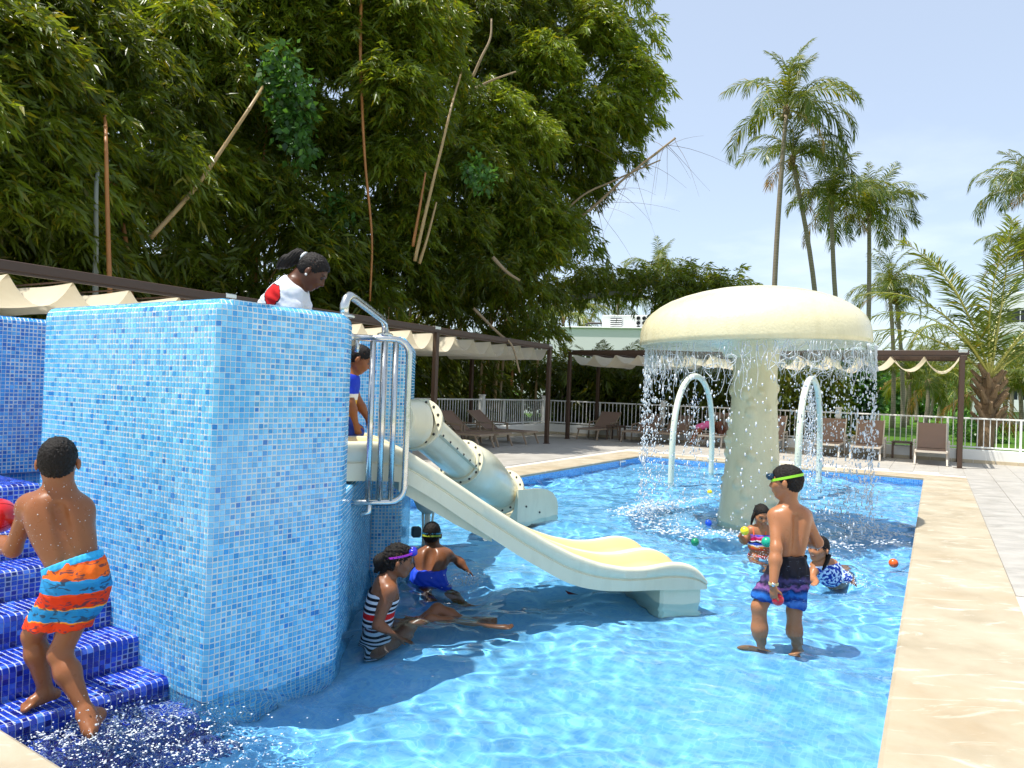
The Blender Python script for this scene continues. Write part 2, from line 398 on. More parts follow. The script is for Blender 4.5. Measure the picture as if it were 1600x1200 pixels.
water = obj('water', mesh_data('water', Wv, Wf, M['water'], smooth=True)); water['kind'] = 'structure'
CAUST = True
if CAUST:
    water.cycles.is_caustics_caster = True
    bpy.data.objects['pool_floor'].cycles.is_caustics_receiver = True
    bpy.data.objects['pool_wall'].cycles.is_caustics_receiver = True
# ================================================================ MOSAIC TOWER AND STEPS
PITCH = .027
m = NT('glass_mosaic', rough=.14, spec=.6); m.set(color=m.attr()); p = m.geo()
m.bump(m.noise(p, 160, 2), .06, .002); M['glass_tile'] = m.m
m = NT('grout_white', rough=.85); m.set(color=m.mix(m.noise(m.geo(), 6, 6), srgb(216,222,222), srgb(238,240,236))); M['grout'] = m.m
m = NT('grout_blue', rough=.8); m.set(color=m.mix(m.noise(m.geo(), 6, 6), srgb(150,160,196), srgb(196,204,226))); M['grout2'] = m.m
PAL_L = [(srgb(96,182,228), 4), (srgb(110,192,234), 4), (srgb(82,172,222), 3), (srgb(126,202,238), 2.2), (srgb(62,154,214), 1.0), (srgb(38,128,200), .3)]
PAL_D = [(srgb(26,54,168), 4), (srgb(38,72,188), 3), (srgb(20,38,142), 3), (srgb(56,96,204), 1.6), (srgb(16,26,112), 1.2), (srgb(80,124,216), .6)]
PAL_M = [(srgb(58,146,216), 4), (srgb(70,158,224), 3), (srgb(46,128,204), 3), (srgb(90,174,232), 1.4), (srgb(34,108,190), 1)]  # head wall palette, its shade darkened into the tile colours
def pal_pick(pal, n):
    w_ = np.array([q[1] for q in pal], float); return rng.choice(len(pal), n, p=w_/w_.sum())
def tile_cells(G):
    """corner nodes of each cell of a grid of points (ns, nt, 3)"""
    a, b, c, d = G[:-1, :-1], G[1:, :-1], G[1:, 1:], G[:-1, 1:]
    Q = np.stack([a, b, c, d], 2).reshape(-1, 4, 3)
    n = np.cross(Q[:, 2]-Q[:, 0], Q[:, 3]-Q[:, 1]); A_ = np.linalg.norm(n, axis=1)/2
    ok = A_ > PITCH*PITCH*.22
    return Q[ok], n[ok]/(2*A_[ok])[:, None]
def tiles_mesh(name, Q, n, pal, h=.0022, gap=.12, idx=None):
    N_ = len(Q); c = Q.mean(1, keepdims=True); S_ = c + (Q-c)*(1-2*gap*(1+.25*rng.standard_normal((N_, 1, 1))))
    hh_ = (h*(1+.35*rng.random((N_, 4))))[..., None]
    top = S_ + n[:, None]*hh_; bot = S_ - n[:, None]*.0015
    top = c + n[:, None]*0 + (top-c)*np.array([1.])    # keep full size on top
    V = np.concatenate([top, bot], 1).reshape(-1, 3); b = (np.arange(N_)*8)[:, None]
    F_ = np.stack([b+np.array([[0, 1, 2, 3]]), b+np.array([[4, 5, 1, 0]]), b+np.array([[5, 6, 2, 1]]), b+np.array([[6, 7, 3, 2]]), b+np.array([[7, 4, 0, 3]])], 1).reshape(-1, 4)
    pi = pal_pick(pal, N_) if idx is None else idx
    col = np.array([q[0] for q in pal])[pi] * (1+.07*rng.standard_normal((N_, 1)))
    return mesh_data(name, V, F_, M['glass_tile'], col=np.clip(np.repeat(col, 5, axis=0), 0, 1))
def grid_mesh(name, G, mat):
    ns, nt = G.shape[:2]; ii = (np.arange(ns-1)[:, None]*nt + np.arange(nt-1)).ravel()
    return mesh_data(name, G.reshape(-1, 3), np.stack([ii, ii+nt, ii+nt+1, ii+1], 1), mat)
def tile_parts(Qn_list, parent, pal, n_single=280):
    """the tiles that show largest become tile objects, the rest one mass of real tiles"""
    Q = np.concatenate([q for q, n in Qn_list]); n = np.concatenate([n for q, n in Qn_list])
    c = Q.mean(1); v = np.array([0, 0, CAM_H]) - c; d = np.linalg.norm(v, axis=1)
    px = 800 + 1140*c[:, 0]/np.maximum(c[:, 1], .1); py = 600 - 1140*(c[:, 2]-CAM_H)/np.maximum(c[:, 1], .1)
    vis = (px > -20) & (px < 1620) & (py < 1230) & (c[:, 2] > -.02)
    score = (n*v).sum(1)/d**3*vis
    o = np.argsort(-score); sel = o[:n_single]; sel = sel[score[sel] > 0]
    shared = []
    for k, (cc, wt) in enumerate(pal):
        mb = MB().box((0, 0, .0005), (PITCH*.865, PITCH*.865, .004), bev=.0008)
        me = mesh_data('tile', mb.V, mb.F, M['glass_tile'], col=np.repeat(np.array([cc]), len(mb.F), axis=0)); shared.append(me)
    for i in sel:
        ex = Q[i, 1]-Q[i, 0]; ex /= np.linalg.norm(ex); ez = n[i]; ey = np.cross(ez, ex)
        t = obj('tile', shared[int(pal_pick(pal, 1)[0])], parent)
        t.matrix_world = Matrix(((ex[0], ey[0], ez[0], c[i, 0]), (ex[1], ey[1], ez[1], c[i, 1]), (ex[2], ey[2], ez[2], c[i, 2]), (0, 0, 0, 1)))
    msk = np.ones(len(Q), bool); msk[sel] = False
    r = obj('tiles', tiles_mesh('tiles', Q[msk], n[msk], pal), parent); r['kind'] = 'stuff'
TA, TB, TC, TD = np.array((-1.38, 3.402)), np.array((-.914, 4.009)), np.array((-2.765, 4.283)), np.array((-1.063, 5.696))
TOPZ, PLZ = 1.895, .865
uAC = (TC-TA)/np.linalg.norm(TC-TA); uAB = (TB-TA)/np.linalg.norm(TB-TA); uBD = (TD-TB)/np.linalg.norm(TD-TB)
TE = TD + np.array((.985, .17))*.235; TEb = TE + np.array((-.09, .996))*1.5
def rot90(v): return np.array((v[1], -v[0]))
def wall_path(pts, radii, pitch=PITCH):
    """nodes along a polyline with rounded corners: position, outward normal (to the right of travel) and the straight it belongs to"""
    out = []; pts = [np.array(q, float) for q in pts]
    cur = pts[0]
    for i in range(1, len(pts)):
        d = pts[i]-pts[i-1]; L = np.linalg.norm(d); d /= L; nrm = rot90(d)
        end = pts[i]; r = radii[i] if i < len(pts)-1 else 0
        if r:
            d2 = pts[i+1]-pts[i]; d2 /= np.linalg.norm(d2); ang = math.atan2(d[0]*d2[1]-d[1]*d2[0], d@d2)
            tl = r*math.tan(abs(ang)/2); end = pts[i]-d*tl
        l = np.linalg.norm(end-cur); k = max(1, round(l/pitch))
        for j in range(0 if not out else 1, k+1): out.append((cur+(end-cur)*j/k, nrm.copy(), i))
        if r:
            n2 = rot90(d2); sg = 1 if ang > 0 else -1; cen = end - nrm*r*1.0 if ang > 0 else end + nrm*r
            kk = max(1, round(abs(ang)*r/pitch)); a0 = math.atan2(nrm[1], nrm[0])
            for j in range(1, kk+1):
                a = a0 + ang*j/kk; v = np.array((math.cos(a), math.sin(a))); out.append((cen + v*r*(1 if ang > 0 else -1), v, -i))
            cur = pts[i] + d2*tl
        else: cur = end
    return out
def wall_grid(path, zlo, ztop, rr, flat=.0, miter=None):
    prof = []; nz_ = round((ztop-rr-zlo)/PITCH)
    for j in range(nz_+1): prof.append((0, ztop-rr-(nz_-j)*PITCH))
    ka = max(2, round(rr*math.pi/2/PITCH))
    for j in range(1, ka+1): a = math.pi/2*j/ka; prof.append((rr*(1-math.cos(a)), ztop-rr+rr*math.sin(a)))
    for j in range(1, round(flat/PITCH)+1): prof.append((rr+j*PITCH, ztop))
    G = np.zeros((len(path), len(prof), 3))
    for i, (q, nn, seg) in enumerate(path):
        for j, (ins, z) in enumerate(prof): G[i, j, :2] = q - nn*ins; G[i, j, 2] = z
    return G
tower = empty('slide_tower', (-1.38, 3.40, 0), label='x blue mosaic tower with raised platform, steps and rounded parapet walls', cat='tower')
tower['label'] = 'pale blue mosaic slide tower with rounded parapet, standing in the pool by the dark steps'
def w2l(G, o): return G - np.array(o.location)
tower.location = (0, 0, 0)
WT = .17
# outer face of the parapet: C round the end, along to A, B, return to the opening
capC = TC + uAC*.0
inC = TC - np.array((-uAC[1], uAC[0]))*0
nAC = rot90(-uAC)            # outward (to the camera)
if nAC @ np.array((0, -1)) < 0: nAC = -nAC
Cin = TC - nAC*WT
Bp = TB + uBD*WT
ptsW = [Cin, TC, TA, TB, Bp]
# travel C -> A -> B keeps the outside on the right
path = wall_path(ptsW, [0, .05, .018, .11, 0])
G = wall_grid(path, -.30, TOPZ, .055, .03)
# mitre the rounded top at the sharp corner A
for j in range(G.shape[1]):
    for i, (q, nn, seg) in enumerate(path):
        for (cor, ua, sgn) in ((TA, uAC, 1), (TA, uAB, 1)):
            pass
    ins = 0 if G[0, j, 2] <= TOPZ-.055 else np.linalg.norm(G[len(path)//2, j, :2] - path[len(path)//2][0])
    mit = TA + (-nAC - rot90(uAB))*ins/(1+nAC@rot90(uAB))
    for i, (q, nn, seg) in enumerate(path):
        if ins > .02 and np.linalg.norm(q-TA) < .14:
            if seg == 2 and (G[i, j, :2]-mit)@uAC < 0: G[i, j, :2] = mit
            if (seg == 3 or seg == -2) and (G[i, j, :2]-mit)@uAB < 0: G[i, j, :2] = mit
Q1 = [tile_cells(G)]
obj('parapet_wall', grid_mesh('parapet_wall', G, M['grout']), tower)
# pillar block beyond the opening
pth2 = wall_path([TD + np.array((-.17, .0)) + uBD*.25, TD, TE, TEb], [0, .05, .05, 0]); G2 = wall_grid(pth2, -.30, TOPZ, .055, .11)
Q1.append(tile_cells(G2)); obj('pillar', grid_mesh('pillar', G2, M['grout']), tower)
# lower wall under the opening up to the platform
pth3 = wall_path([Bp, TD], [0, 0]); G3 = wall_grid(pth3, -.30, PLZ+.02, .02, .05); Q1.append(tile_cells(G3)); obj('opening_wall', grid_mesh('opening_wall', G3, M['grout']), tower)
tile_parts(Q1, tower, PAL_L, 290)
M['mos_in'] = mosaic_mat('mosaic_plain', [q[0] for q in PAL_L[:5]], srgb(214,222,226), vec=wall_vec)
M['mos_flat'] = mosaic_mat('mosaic_floor_dark', [q[0] for q in PAL_D[:5]], srgb(160,170,206), vec=pool_vec)
def prism(name, poly, z0, z1, mat, parent):
    n = len(poly); V = [(*q, z0) for q in poly] + [(*q, z1) for q in poly]
    return obj(name, mesh_data(name, V, [[i, (i+1) % n, n+(i+1) % n, n+i] for i in range(n)] + [list(range(n))[::-1], [n+i for i in range(n)]], mat), parent)
ins_ = .012
LWd = np.array((.6, .8)); LW0 = np.array((-3.574, 5.069)) - LWd*1.0; LW1 = np.array((-3.574, 5.069)) + LWd*1.15
TBk = TC + uAC*.0
back = [TEb + np.array((-.03, 0)), LW1 + np.array((.3, 1.2))]
plat = [TC - nAC*.02, TA - nAC*.02 + uAB*.02, TB - rot90(uAB)*.02 - uAB*.02, TD + np.array((-.02, .02)), TE + np.array((-.02, .02)), back[0], back[1], LW1]
prism('platform', plat, -.30, PLZ, M['mos_flat'], tower)
# inner leaf and cap of the parapet
prism('parapet_inner', [TC - nAC*.055 + uAC*-.05, TA - nAC*.055 + uAB*.02, TB - rot90(uAB)*.055 - uAB*.06, Bp - np.array((.055, 0)), Bp - np.array((WT, .0)) , TB - rot90(uAB)*WT - uAB*.10, TA - nAC*WT + uAB*.11, TC - nAC*WT - uAC*.05], PLZ-.02, TOPZ-.002, M['mos_in'], tower)
prism('pillar_core', [TD + np.array((-.14, .06)), TD + np.array((.02, .06)), TE + np.array((-.055, .06)), TEb + np.array((-.055, 0)), TEb + np.array((-.2, 0)), TD+np.array((-.16, .7))], PLZ, TOPZ-.002, M['mos_in'], tower)
# wall at the head of the steps
lw = empty('blue_mosaic_wall', label='shade-darkened blue mosaic wall at the head of the steps, at the left edge of the picture', cat='wall')
lpth = wall_path([LW0, LW1], [0, 0]); G4 = wall_grid(lpth, PLZ-.06, 1.90, .05, .08)
obj('wall', grid_mesh('wall', G4, M['grout']), lw); q4 = tile_cells(G4)
tile_parts([q4], lw, PAL_M, 120)
nl = rot90(LWd); prism('wall_core', [LW0 - nl*.06, LW1 - nl*.06, LW1 - nl*.24, LW0 - nl*.24], -.3, 1.89, M['mos_in'], lw)
# dark blue steps
steps = empty('mosaic_steps', label='flight of dark navy mosaic steps climbing from the pool beside the tower', cat='steps')
acr = uAC; q_ = -uAB                                # along AC upward, across toward the camera
tz = [(-.26, -.25)] + [(.006, -.098)] + [(.274+.265*k, .055+.15*k) for k in range(5)] + [(1.60, PLZ)]
prof = []; rn = .028
def seg(a, b):
    L = math.dist(a, b); k = max(1, round(L/PITCH)); return [(a[0]+(b[0]-a[0])*j/k, a[1]+(b[1]-a[1])*j/k) for j in range(1, k+1)]
prof = [(tz[0][0], -.30)]; z = -.30
for i, (t, zt) in enumerate(tz):
    prof += seg(prof[-1], (t, zt-rn))
    for a in (45, 90): prof.append((t + rn*(1-math.cos(math.radians(a))), zt-rn+rn*math.sin(math.radians(a))))
    tn = tz[i+1][0] if i+1 < len(tz) else 2.62
    prof += seg(prof[-1], (tn, zt))
WS = 31
G5 = np.zeros((len(prof), WS+1, 3))
for i, (t, z) in enumerate(prof):
    for j in range(WS+1): G5[i, j, :2] = TA + acr*t + q_*(j*PITCH); G5[i, j, 2] = z
G5 = G5[:, ::-1].copy()
Q5 = tile_cells(G5)
if Q5[1][:, 2].mean() < 0: G5 = G5[:, ::-1].copy(); Q5 = tile_cells(G5)
obj('step_bed', grid_mesh('step_bed', G5, M['grout2']), steps); tile_parts([Q5], steps, PAL_D, 296)
# landing carries on to the head wall, and a cheek closes the outer side
outs = TA + q_*(WS*PITCH)
V = []; 
for (t, z) in prof: V += [(*(outs+acr*t), -.35), (*(outs+acr*t), z)]
obj('side_cheek', mesh_data('side_cheek', V, [[2*i, 2*i+2, 2*i+3, 2*i+1] for i in range(len(prof)-1)], M['mos_in']), steps)
prism('landing', [TA+acr*1.63+q_*.84, TA+acr*1.63-q_*.0, TA+acr*3.2, TA+acr*3.2+q_*.84], -.3, PLZ-.006, M['mos_flat'], steps)
# ================================================================ WIDE SLIDE
m = NT('fibreglass_cream', rough=.28, coat=.3, coatr=.15); p = m.geo()
c = m.mix(m.noise(p, 2.5, 6), srgb(226,218,184), srgb(236,229,199)); c = m.mix(m.ramp(m.noise(m.scale(p, (1, 1, .25)), 7, 6, .7), [(.50, 0.), (.8, .55)]), c, srgb(204,196,164)); c = m.mix(m.ramp(m.noise(m.scale(p, (3, 3, .6)), 22, 5, .7), [(.66, 0.), (.80, .45)]), c, srgb(186,178,146))
m.set(color=c); m.bump(m.noise(p, 40, 3), .05, .003); M['fibre'] = m.m
m = NT('lane_cream', rough=.35); p = m.geo(); m.set(color=m.mix(m.noise(p, 3, 6), srgb(222,192,134), srgb(232,206,150))); m.bump(m.noise(p, 60, 3), .06, .002); M['lane'] = m.m
M['bolt'] = simple('bolt_dark', srgb(48,44,40), .5)
S0 = np.array((-1.02, 4.52)); SD = np.array((.95, .314)); SD /= np.linalg.norm(SD); SL = np.array((-SD[1], SD[0]))
TOPP = [(-.45,1.153),(0,1.153),(.22,1.156),(.386,1.104),(.499,1.035),(.693,.911),(.893,.78),(1.096,.655),(1.235,.572),(1.377,.491),(1.569,.397),(1.764,.328),(1.963,.288),(2.115,.284),(2.216,.298),(2.32,.313),(2.425,.305),(2.533,.268),(2.588,.224),(2.634,.161)]
BOTP = [(-.45,.907),(.239,.907),(.376,.9),(.571,.788),(.767,.656),(.968,.525),(1.197,.381),(1.385,.274),(1.48,.222),(1.577,.182),(1.674,.155),(1.82,.13),(2.02,.119),(2.172,.118),(2.38,.108),(2.634,.10)]
ts = np.arange(-.45, 2.635, .035); tz_ = np.interp(ts, *zip(*TOPP)); bz_ = np.interp(ts, *zip(*BOTP))
def sm(a): 
    b = a.copy()
    for _ in range(2): b[1:-1] = (b[:-2]+2*b[1:-1]+b[2:])/4
    return b
tz_, bz_ = sm(tz_), sm(bz_)
lane = lambda w0: [(w0+.030, -.004), (w0+.055, -.022), (w0+.075, -.07), (w0+.115, -.115), (w0+.19, -.132), (w0+.27, -.132), (w0+.345, -.115), (w0+.385, -.07), (w0+.405, -.022), (w0+.43, -.004)]
def section(zt, zb, tt):
    H_ = zt-zb; sh = min(1, max(0, (2.66-tt)/.18)); 
    L_ = [(.0, -H_), (-.002, -.56*H_), (.008, -.53*H_), (.008, -.50*H_), (-.004, -.45*H_), (-.010, -.025), (-.002, -.006)]
    mid = [(.012, 0)] + lane(0) + [(.465, 0), (.495, 0)] + lane(.48) + [(.948, 0)]
    R_ = [(.96-a, b) for a, b in L_[::-1]]
    return [(w, zt+dz) for w, dz in L_] + [(w, max(zb+.02, zt+dz*(.25+.75*sh))) for w, dz in mid] + [(w, zt+dz) for w, dz in R_]
secs = [section(a, b, t) for a, b, t in zip(tz_, bz_, ts)]
V = []; nsx = len(secs[0])
for t, sc_ in zip(ts, secs):
    for wq, z in sc_: q = S0 + SD*t + SL*wq; V.append((q[0], q[1], z))
F_ = []; mi = []
for i in range(len(ts)-1):
    for k in range(nsx):
        k2 = (k+1) % nsx; F_.append([i*nsx+k, (i+1)*nsx+k, (i+1)*nsx+k2, i*nsx+k2]); mi.append(1 if (8 <= k <= 16 or 20 <= k <= 28) else 0)
F_ += [list(range(nsx)), [(len(ts)-1)*nsx+k for k in range(nsx)][::-1]]; mi += [0, 0]
slide = empty('wide_slide', label='wide cream double lane slide running down from the tower to the water', cat='slide')
me = mesh_data('slide_body', V, F_, [M['fibre'], M['lane']], mi=mi); me.polygons.foreach_set('use_smooth', np.ones(len(me.polygons), bool)); me.set_sharp_from_angle(angle=math.radians(48))
obj('chute', me, slide)
mb = MB()                                           # keel under the chute
kp = [(.36, .93, .83), (.5, .82, .745), (.75, .66, .60), (1.0, .5, .48)]
V = []; 
for t, a, b in kp:
    for wq in (.09, .87):
        for z in (a+.06, b): q = S0+SD*t+SL*wq; V.append((q[0], q[1], z))
F_ = []
for i in range(3): F_ += [[4*i, 4*i+1, 4*i+5, 4*i+4], [4*i+2, 4*i+6, 4*i+7, 4*i+3], [4*i+1, 4*i+3, 4*i+7, 4*i+5]]
F_.append([0, 2, 3, 1]); mb.add(V, F_); mb.build('keel', M['fibre'], slide)
mb = MB(); q = S0 + SD*2.44 + SL*.48; mb.box((q[0], q[1], -.08), (.34, .90, .44), rz=math.atan2(SD[1], SD[0]), bev=.02); mb.build('end_support', M['fibre'], slide)
# ================================================================ TUBE SLIDE
tube = empty('tube_slide', label='cream enclosed tube slide with bolted flanges bending down to the pool behind the wide slide', cat='slide')
T0, T1, T2, T3, T4 = [Vector(q) for q in ((-1.02, 6.30, 1.20), (-.83, 6.52, 1.17), (-.49, 7.45, .745), (-.28, 8.2, .50), (-.06, 8.65, .30))]
def ringed(mb, path, rad, n=28): mb.tube(path, rad, n)
mb = MB(); pth = bez([Vector((-1.02, 6.02, 1.24)), T0, T1], 8); mb.tube(pth, [.215]*(len(pth)-3)+[.22, .222, .21], 28); mb.build('inlet_bend', M['fibre'], tube, angle=45)
mb = MB(); d12 = (T2-T1).normalized(); mb.tube([T1, T1+d12*.3, T2], .178, 26, cap=False); mb.build('straight_tube', M['fibre'], tube, angle=45)
pth = bez([T2-d12*.05, T2+d12*.22, T3, T4], 9); k = len(pth)
rr = [.20+.085*math.sin(math.pi*min(1, i/(k-1)*1.05)) for i in range(k)]
mb = MB(); mb.tube(pth, rr, 30); mb.build('outlet_bend', M['fibre'], tube, angle=45)
def flange(c, ax, R, name='flange'):
    ax = Vector(ax).normalized(); q = ax.to_track_quat('Z', 'Y').to_matrix(); f = MB()
    f.lathe([(R-.065, -.022), (R, -.022), (R+.004, -.016), (R+.004, -.003), (R-.004, 0), (R+.004, .003), (R+.004, .016), (R, .022), (R-.065, .022)], 36, c, q, cap=False)
    fo = f.build(name, M['fibre'], tube, angle=40)
    b = MB()
    for i in range(14):
        a = 2*math.pi*i/14; b.ball(Vector(c)+q @ Vector((math.cos(a)*(R-.028), math.sin(a)*(R-.028), .024)), .013, 8, 5)
        b.ball(Vector(c)+q @ Vector((math.cos(a)*(R-.028), math.sin(a)*(R-.028), -.024)), .013, 8, 5)
    for i in range(1): pass
    bo = b.build('bolts', M['bolt'], fo); bo['kind'] = 'stuff'
flange(T1, d12, .24); flange(T2, d12, .242); flange(T4, (T4-T3), .262)
# seam rib with bolts along the straight tube, facing the camera and below
mb = MB(); sd = d12.cross(Vector((0, 0, 1))).normalized(); upv = sd.cross(d12)
for s_ in (1,):
    off = (sd*.9 - upv*.25).normalized()*.190
    mb.bar(T1+off+d12*.02, T2+off-d12*.02, .06, .02, up=upv)
mb.build('seam_rib', M['fibre'], tube)
b = MB()
for i in range(6): b.ball(T1+off+d12*(.12+.17*i)+sd*.03, .012, 8, 5, (1, 1, 1))
b.build('seam_bolts', M['bolt'], tube)['kind'] = 'stuff'
mb = MB(); lg = at(749, 711, 7.72); mb.box(lg, (.17, .06, .08), rz=.35, bev=.012); mb.build('lifting_lug', M['fibre'], tube)
b = MB(); b.ball(lg+Vector((-.05, -.035, 0)), .012); b.ball(lg+Vector((.06, -.03, 0)), .012); b.build('lug_bolts', M['bolt'], tube)['kind'] = 'stuff'
# open outlet trough
tx = Vector((.55, .40, 0)).normalized(); ty = Vector((-tx.y, tx.x, 0)); V = []; F_ = []
prt = [(-.30, .28), (-.28, .28), (-.26, .26), (-.23, .05), (-.13, -.08), (.13, -.08), (.23, .05), (.26, .26), (.28, .28), (.30, .28), (.30, -.28), (-.30, -.28)]
tl = [(0, 1, 0), (.30, 1, 0), (.42, .94, 0), (.52, .78, 0), (.58, .5, 0), (.60, .2, 0)]
og = T4 + Vector((0, 0, -.22))
for i, (t, h, _) in enumerate(tl):
    for (y, z) in prt: V.append(og + tx*t + ty*y + Vector((0, 0, (z*h if z > 0 else z)*1.0)))
n_ = len(prt)
for i in range(len(tl)-1):
    for k in range(n_): F_.append([i*n_+k, (i+1)*n_+k, (i+1)*n_+(k+1) % n_, i*n_+(k+1) % n_])
F_ += [list(range(n_)), [(len(tl)-1)*n_+k for k in range(n_)][::-1]]
mb = MB(); mb.add(V, F_); mb.build('outlet_trough', M['fibre'], tube, angle=35)
mb = MB()
for q in ((.12, -.305, -.02), (.32, -.305, -.1)): mb.ball(og+tx*q[0]+ty*q[1]+Vector((0, 0, .1+q[2])), .012, 8, 5)
mb.build('trough_bolts', M['bolt'], tube)['kind'] = 'stuff'
# support fitting seen below the wide slide
sup = empty('slide_support', label='weathered white pipe clamp and twin-rod stand under the tube slide', cat='support')
M['oldwhite'] = simple('weathered_white', srgb(206,200,178), .6, .2, 14, .2)
x, y = -.765, 7.0
mb = MB(); mb.lathe([(.05, .30), (.10, .34), (.14, .42), (.155, .52), (.15, .60), (.10, .66)], 16, (x, y, 0)); mb.build('clamp', M['oldwhite'], sup, angle=40)
mb = MB(); 
for dx in (-.05, .06): mb.tube([(x+dx, y, .36), (x+dx*.7, y-.01, .12), (x+dx*.7, y, -.28)], .011, 8)
mb.build('rods', M['oldwhite'], sup)
mb = MB(); mb.box((x, y, .10), (.05, .05, .40), bev=.008); mb.build('post', M['oldwhite'], sup)
mb = MB(); mb.box((x-.10, y-.02, .12), (.09, .08, .10), rz=.3, bev=.015); mb.build('valve_box', simple('valve_box_dark', srgb(40,58,62), .4), sup)
# ================================================================ STAINLESS STEEL
m = NT('stainless', metal=1.0, rough=.20); p = m.pos(); m.set(color=m.mix(m.noise(p, 12, 5), srgb(196,196,190), srgb(224,224,218)), rough=m.ramp(m.noise(p, 30, 5), [(.3, .14), (.7, .32)])); M['steel'] = m.m
gate = empty('safety_grille', label='stainless steel barred grille bolted to the tower beside the top of the wide slide', cat='railing')
GO = Vector((-.985, 4.445, 0)); GD = Vector((SD[0], SD[1], 0))
def gp(t, z): return GO + GD*t + Vector((0, 0, z))
rc = .09; ztop, zbot, tr = 1.795, .785, .355
pts = [gp(0, ztop), gp(tr-rc, ztop)] + [gp(tr-rc+rc*math.sin(a), ztop-rc+rc*math.cos(a)) for a in (.4, .8, 1.2, 1.57)] + [gp(tr, zbot+rc)] + [gp(tr-rc+rc*math.cos(a), zbot+rc-rc*math.sin(a)) for a in (.4, .8, 1.2, 1.57)] + [gp(0, zbot)]
MB().tube(pts, .0205, 14).build('frame', M['steel'], gate, smooth=True)
for t in (.13, .20, .27): MB().tube([gp(t, ztop-.01), gp(t, zbot+.01)], .0185, 12).build('bar', M['steel'], gate, smooth=True)
for z in (ztop, zbot):
    q = (GD).to_track_quat('Z', 'Y').to_matrix(); MB().lathe([(.055, -.014), (.055, .0), (.05, .006), (.028, .008), (.022, .02)], 20, gp(-.012, z), q).build('wall_flange', M['steel'], gate, angle=40)
MB().tube([gp(.02, ztop+.01), gp(.035, ztop-.06), gp(.03, ztop-.09)], .014, 8).build('latch', M['steel'], gate, smooth=True)
MB().tube([gp(.14, zbot), gp(.14, zbot-.06), gp(.09, zbot-.075)], .018, 10).build('bracket', M['steel'], gate, smooth=True)
hr = empty('handrail', label='bent steel handrail arching from the parapet to the tile pillar over the slide entrance', cat='handrail')
pts = [Vector((-.98, 4.20, 1.88)), Vector((-.98, 4.20, 1.96)), Vector((-.975, 4.215, 2.0)), Vector((-.965, 4.25, 2.022)), Vector((-.96, 4.32, 2.025)), Vector((-.975, 5.42, 1.995)), Vector((-.98, 5.52, 1.985)), Vector((-.985, 5.575, 1.955)), Vector((-.985, 5.59, 1.88))]
# the pipe bends smoothly at both ends
MB().tube(pts, .026, 16).build('pipe', M['steel'], hr, smooth=True)
for q in (pts[0], pts[-1]): MB().lathe([(.062, 0), (.062, .010), (.05, .018), (.03, .022)], 20, (q.x, q.y, TOPZ-.004)).build('base_flange', M['steel'], hr, angle=40)
# ================================================================ MUSHROOM FOUNTAIN
m = NT('mushroom_paint', rough=.33, coat=.35, coatr=.2); p = m.pos()
c = m.mix(m.noise(p, 1.6, 6), srgb(222,212,168), srgb(232,222,184)); c = m.mix(m.ramp(m.noise(m.scale(p, (3, 3, .5)), 2, 7, .7), [(.48, 0.), (.75, .55)]), c, srgb(198,188,146))
m.set(color=c, rough=m.ramp(m.noise(p, 5, 5), [(.3, .2), (.7, .45)])); m.bump(m.noise(p, 34, 5, .6), .35, .012); M['mush'] = m.m
mush = empty('mushroom_fountain', (2.985, 8.98, 0), label='giant cream mushroom fountain with water falling from its cap', cat='fountain')

prof = [(.0, 2.87), (.25, 2.862), (.49, 2.83), (.68, 2.79), (.84, 2.745), (1.0, 2.685), (1.115, 2.62), (1.21, 2.55), (1.28, 2.475), (1.325, 2.39), (1.345, 2.30), (1.352, 2.21), (1.35, 2.165), (1.335, 2.15), (1.31, 2.155), (1.10, 2.18), (.8, 2.19), (.5, 2.16), (.36, 2.10), (.30, 2.0)]
MB().lathe(prof, 96, cap=False).build('cap', M['mush'], mush, angle=50).rotation_euler = (0, math.radians(-1.6), 0)
# stem, with barnacle-like bumps
st = [(.29, 2.12), (.262, 1.9), (.265, 1.6), (.28, 1.3), (.30, 1.0), (.32, .7), (.345, .4), (.375, .15), (.39, 0), (.40, -.3)]
zz = np.linspace(-.3, 2.12, 110); rr_ = np.interp(zz, [q[1] for q in st[::-1]], [q[0] for q in st[::-1]]); n_ = 120
TH, ZZ = np.meshgrid(np.linspace(0, 2*np.pi, n_, endpoint=False), zz); RR = np.repeat(rr_[:, None], n_, 1)
rb = np.random.default_rng(5)
for k in range(64):
    a, z0 = rb.random()*6.283, rb.random()**.8*1.75-.1; s_ = .035+.035*rb.random()
    da = np.angle(np.exp(1j*(TH-a)))*RR; d2 = (da**2+(ZZ-z0)**2)/s_**2; RR = RR + .034*np.clip(1-d2, 0, 1)**.5*.8
V = np.dstack([RR*np.cos(TH), RR*np.sin(TH), ZZ]).reshape(-1, 3)
i_, k_ = np.meshgrid(np.arange(len(zz)-1), np.arange(n_), indexing='ij'); a_ = i_*n_+k_; b_ = i_*n_+(k_+1) % n_
obj('stem', mesh_data('stem', V, np.stack([a_, b_, b_+n_, a_+n_], 2).reshape(-1, 4), M['mush'], smooth=True), mush)
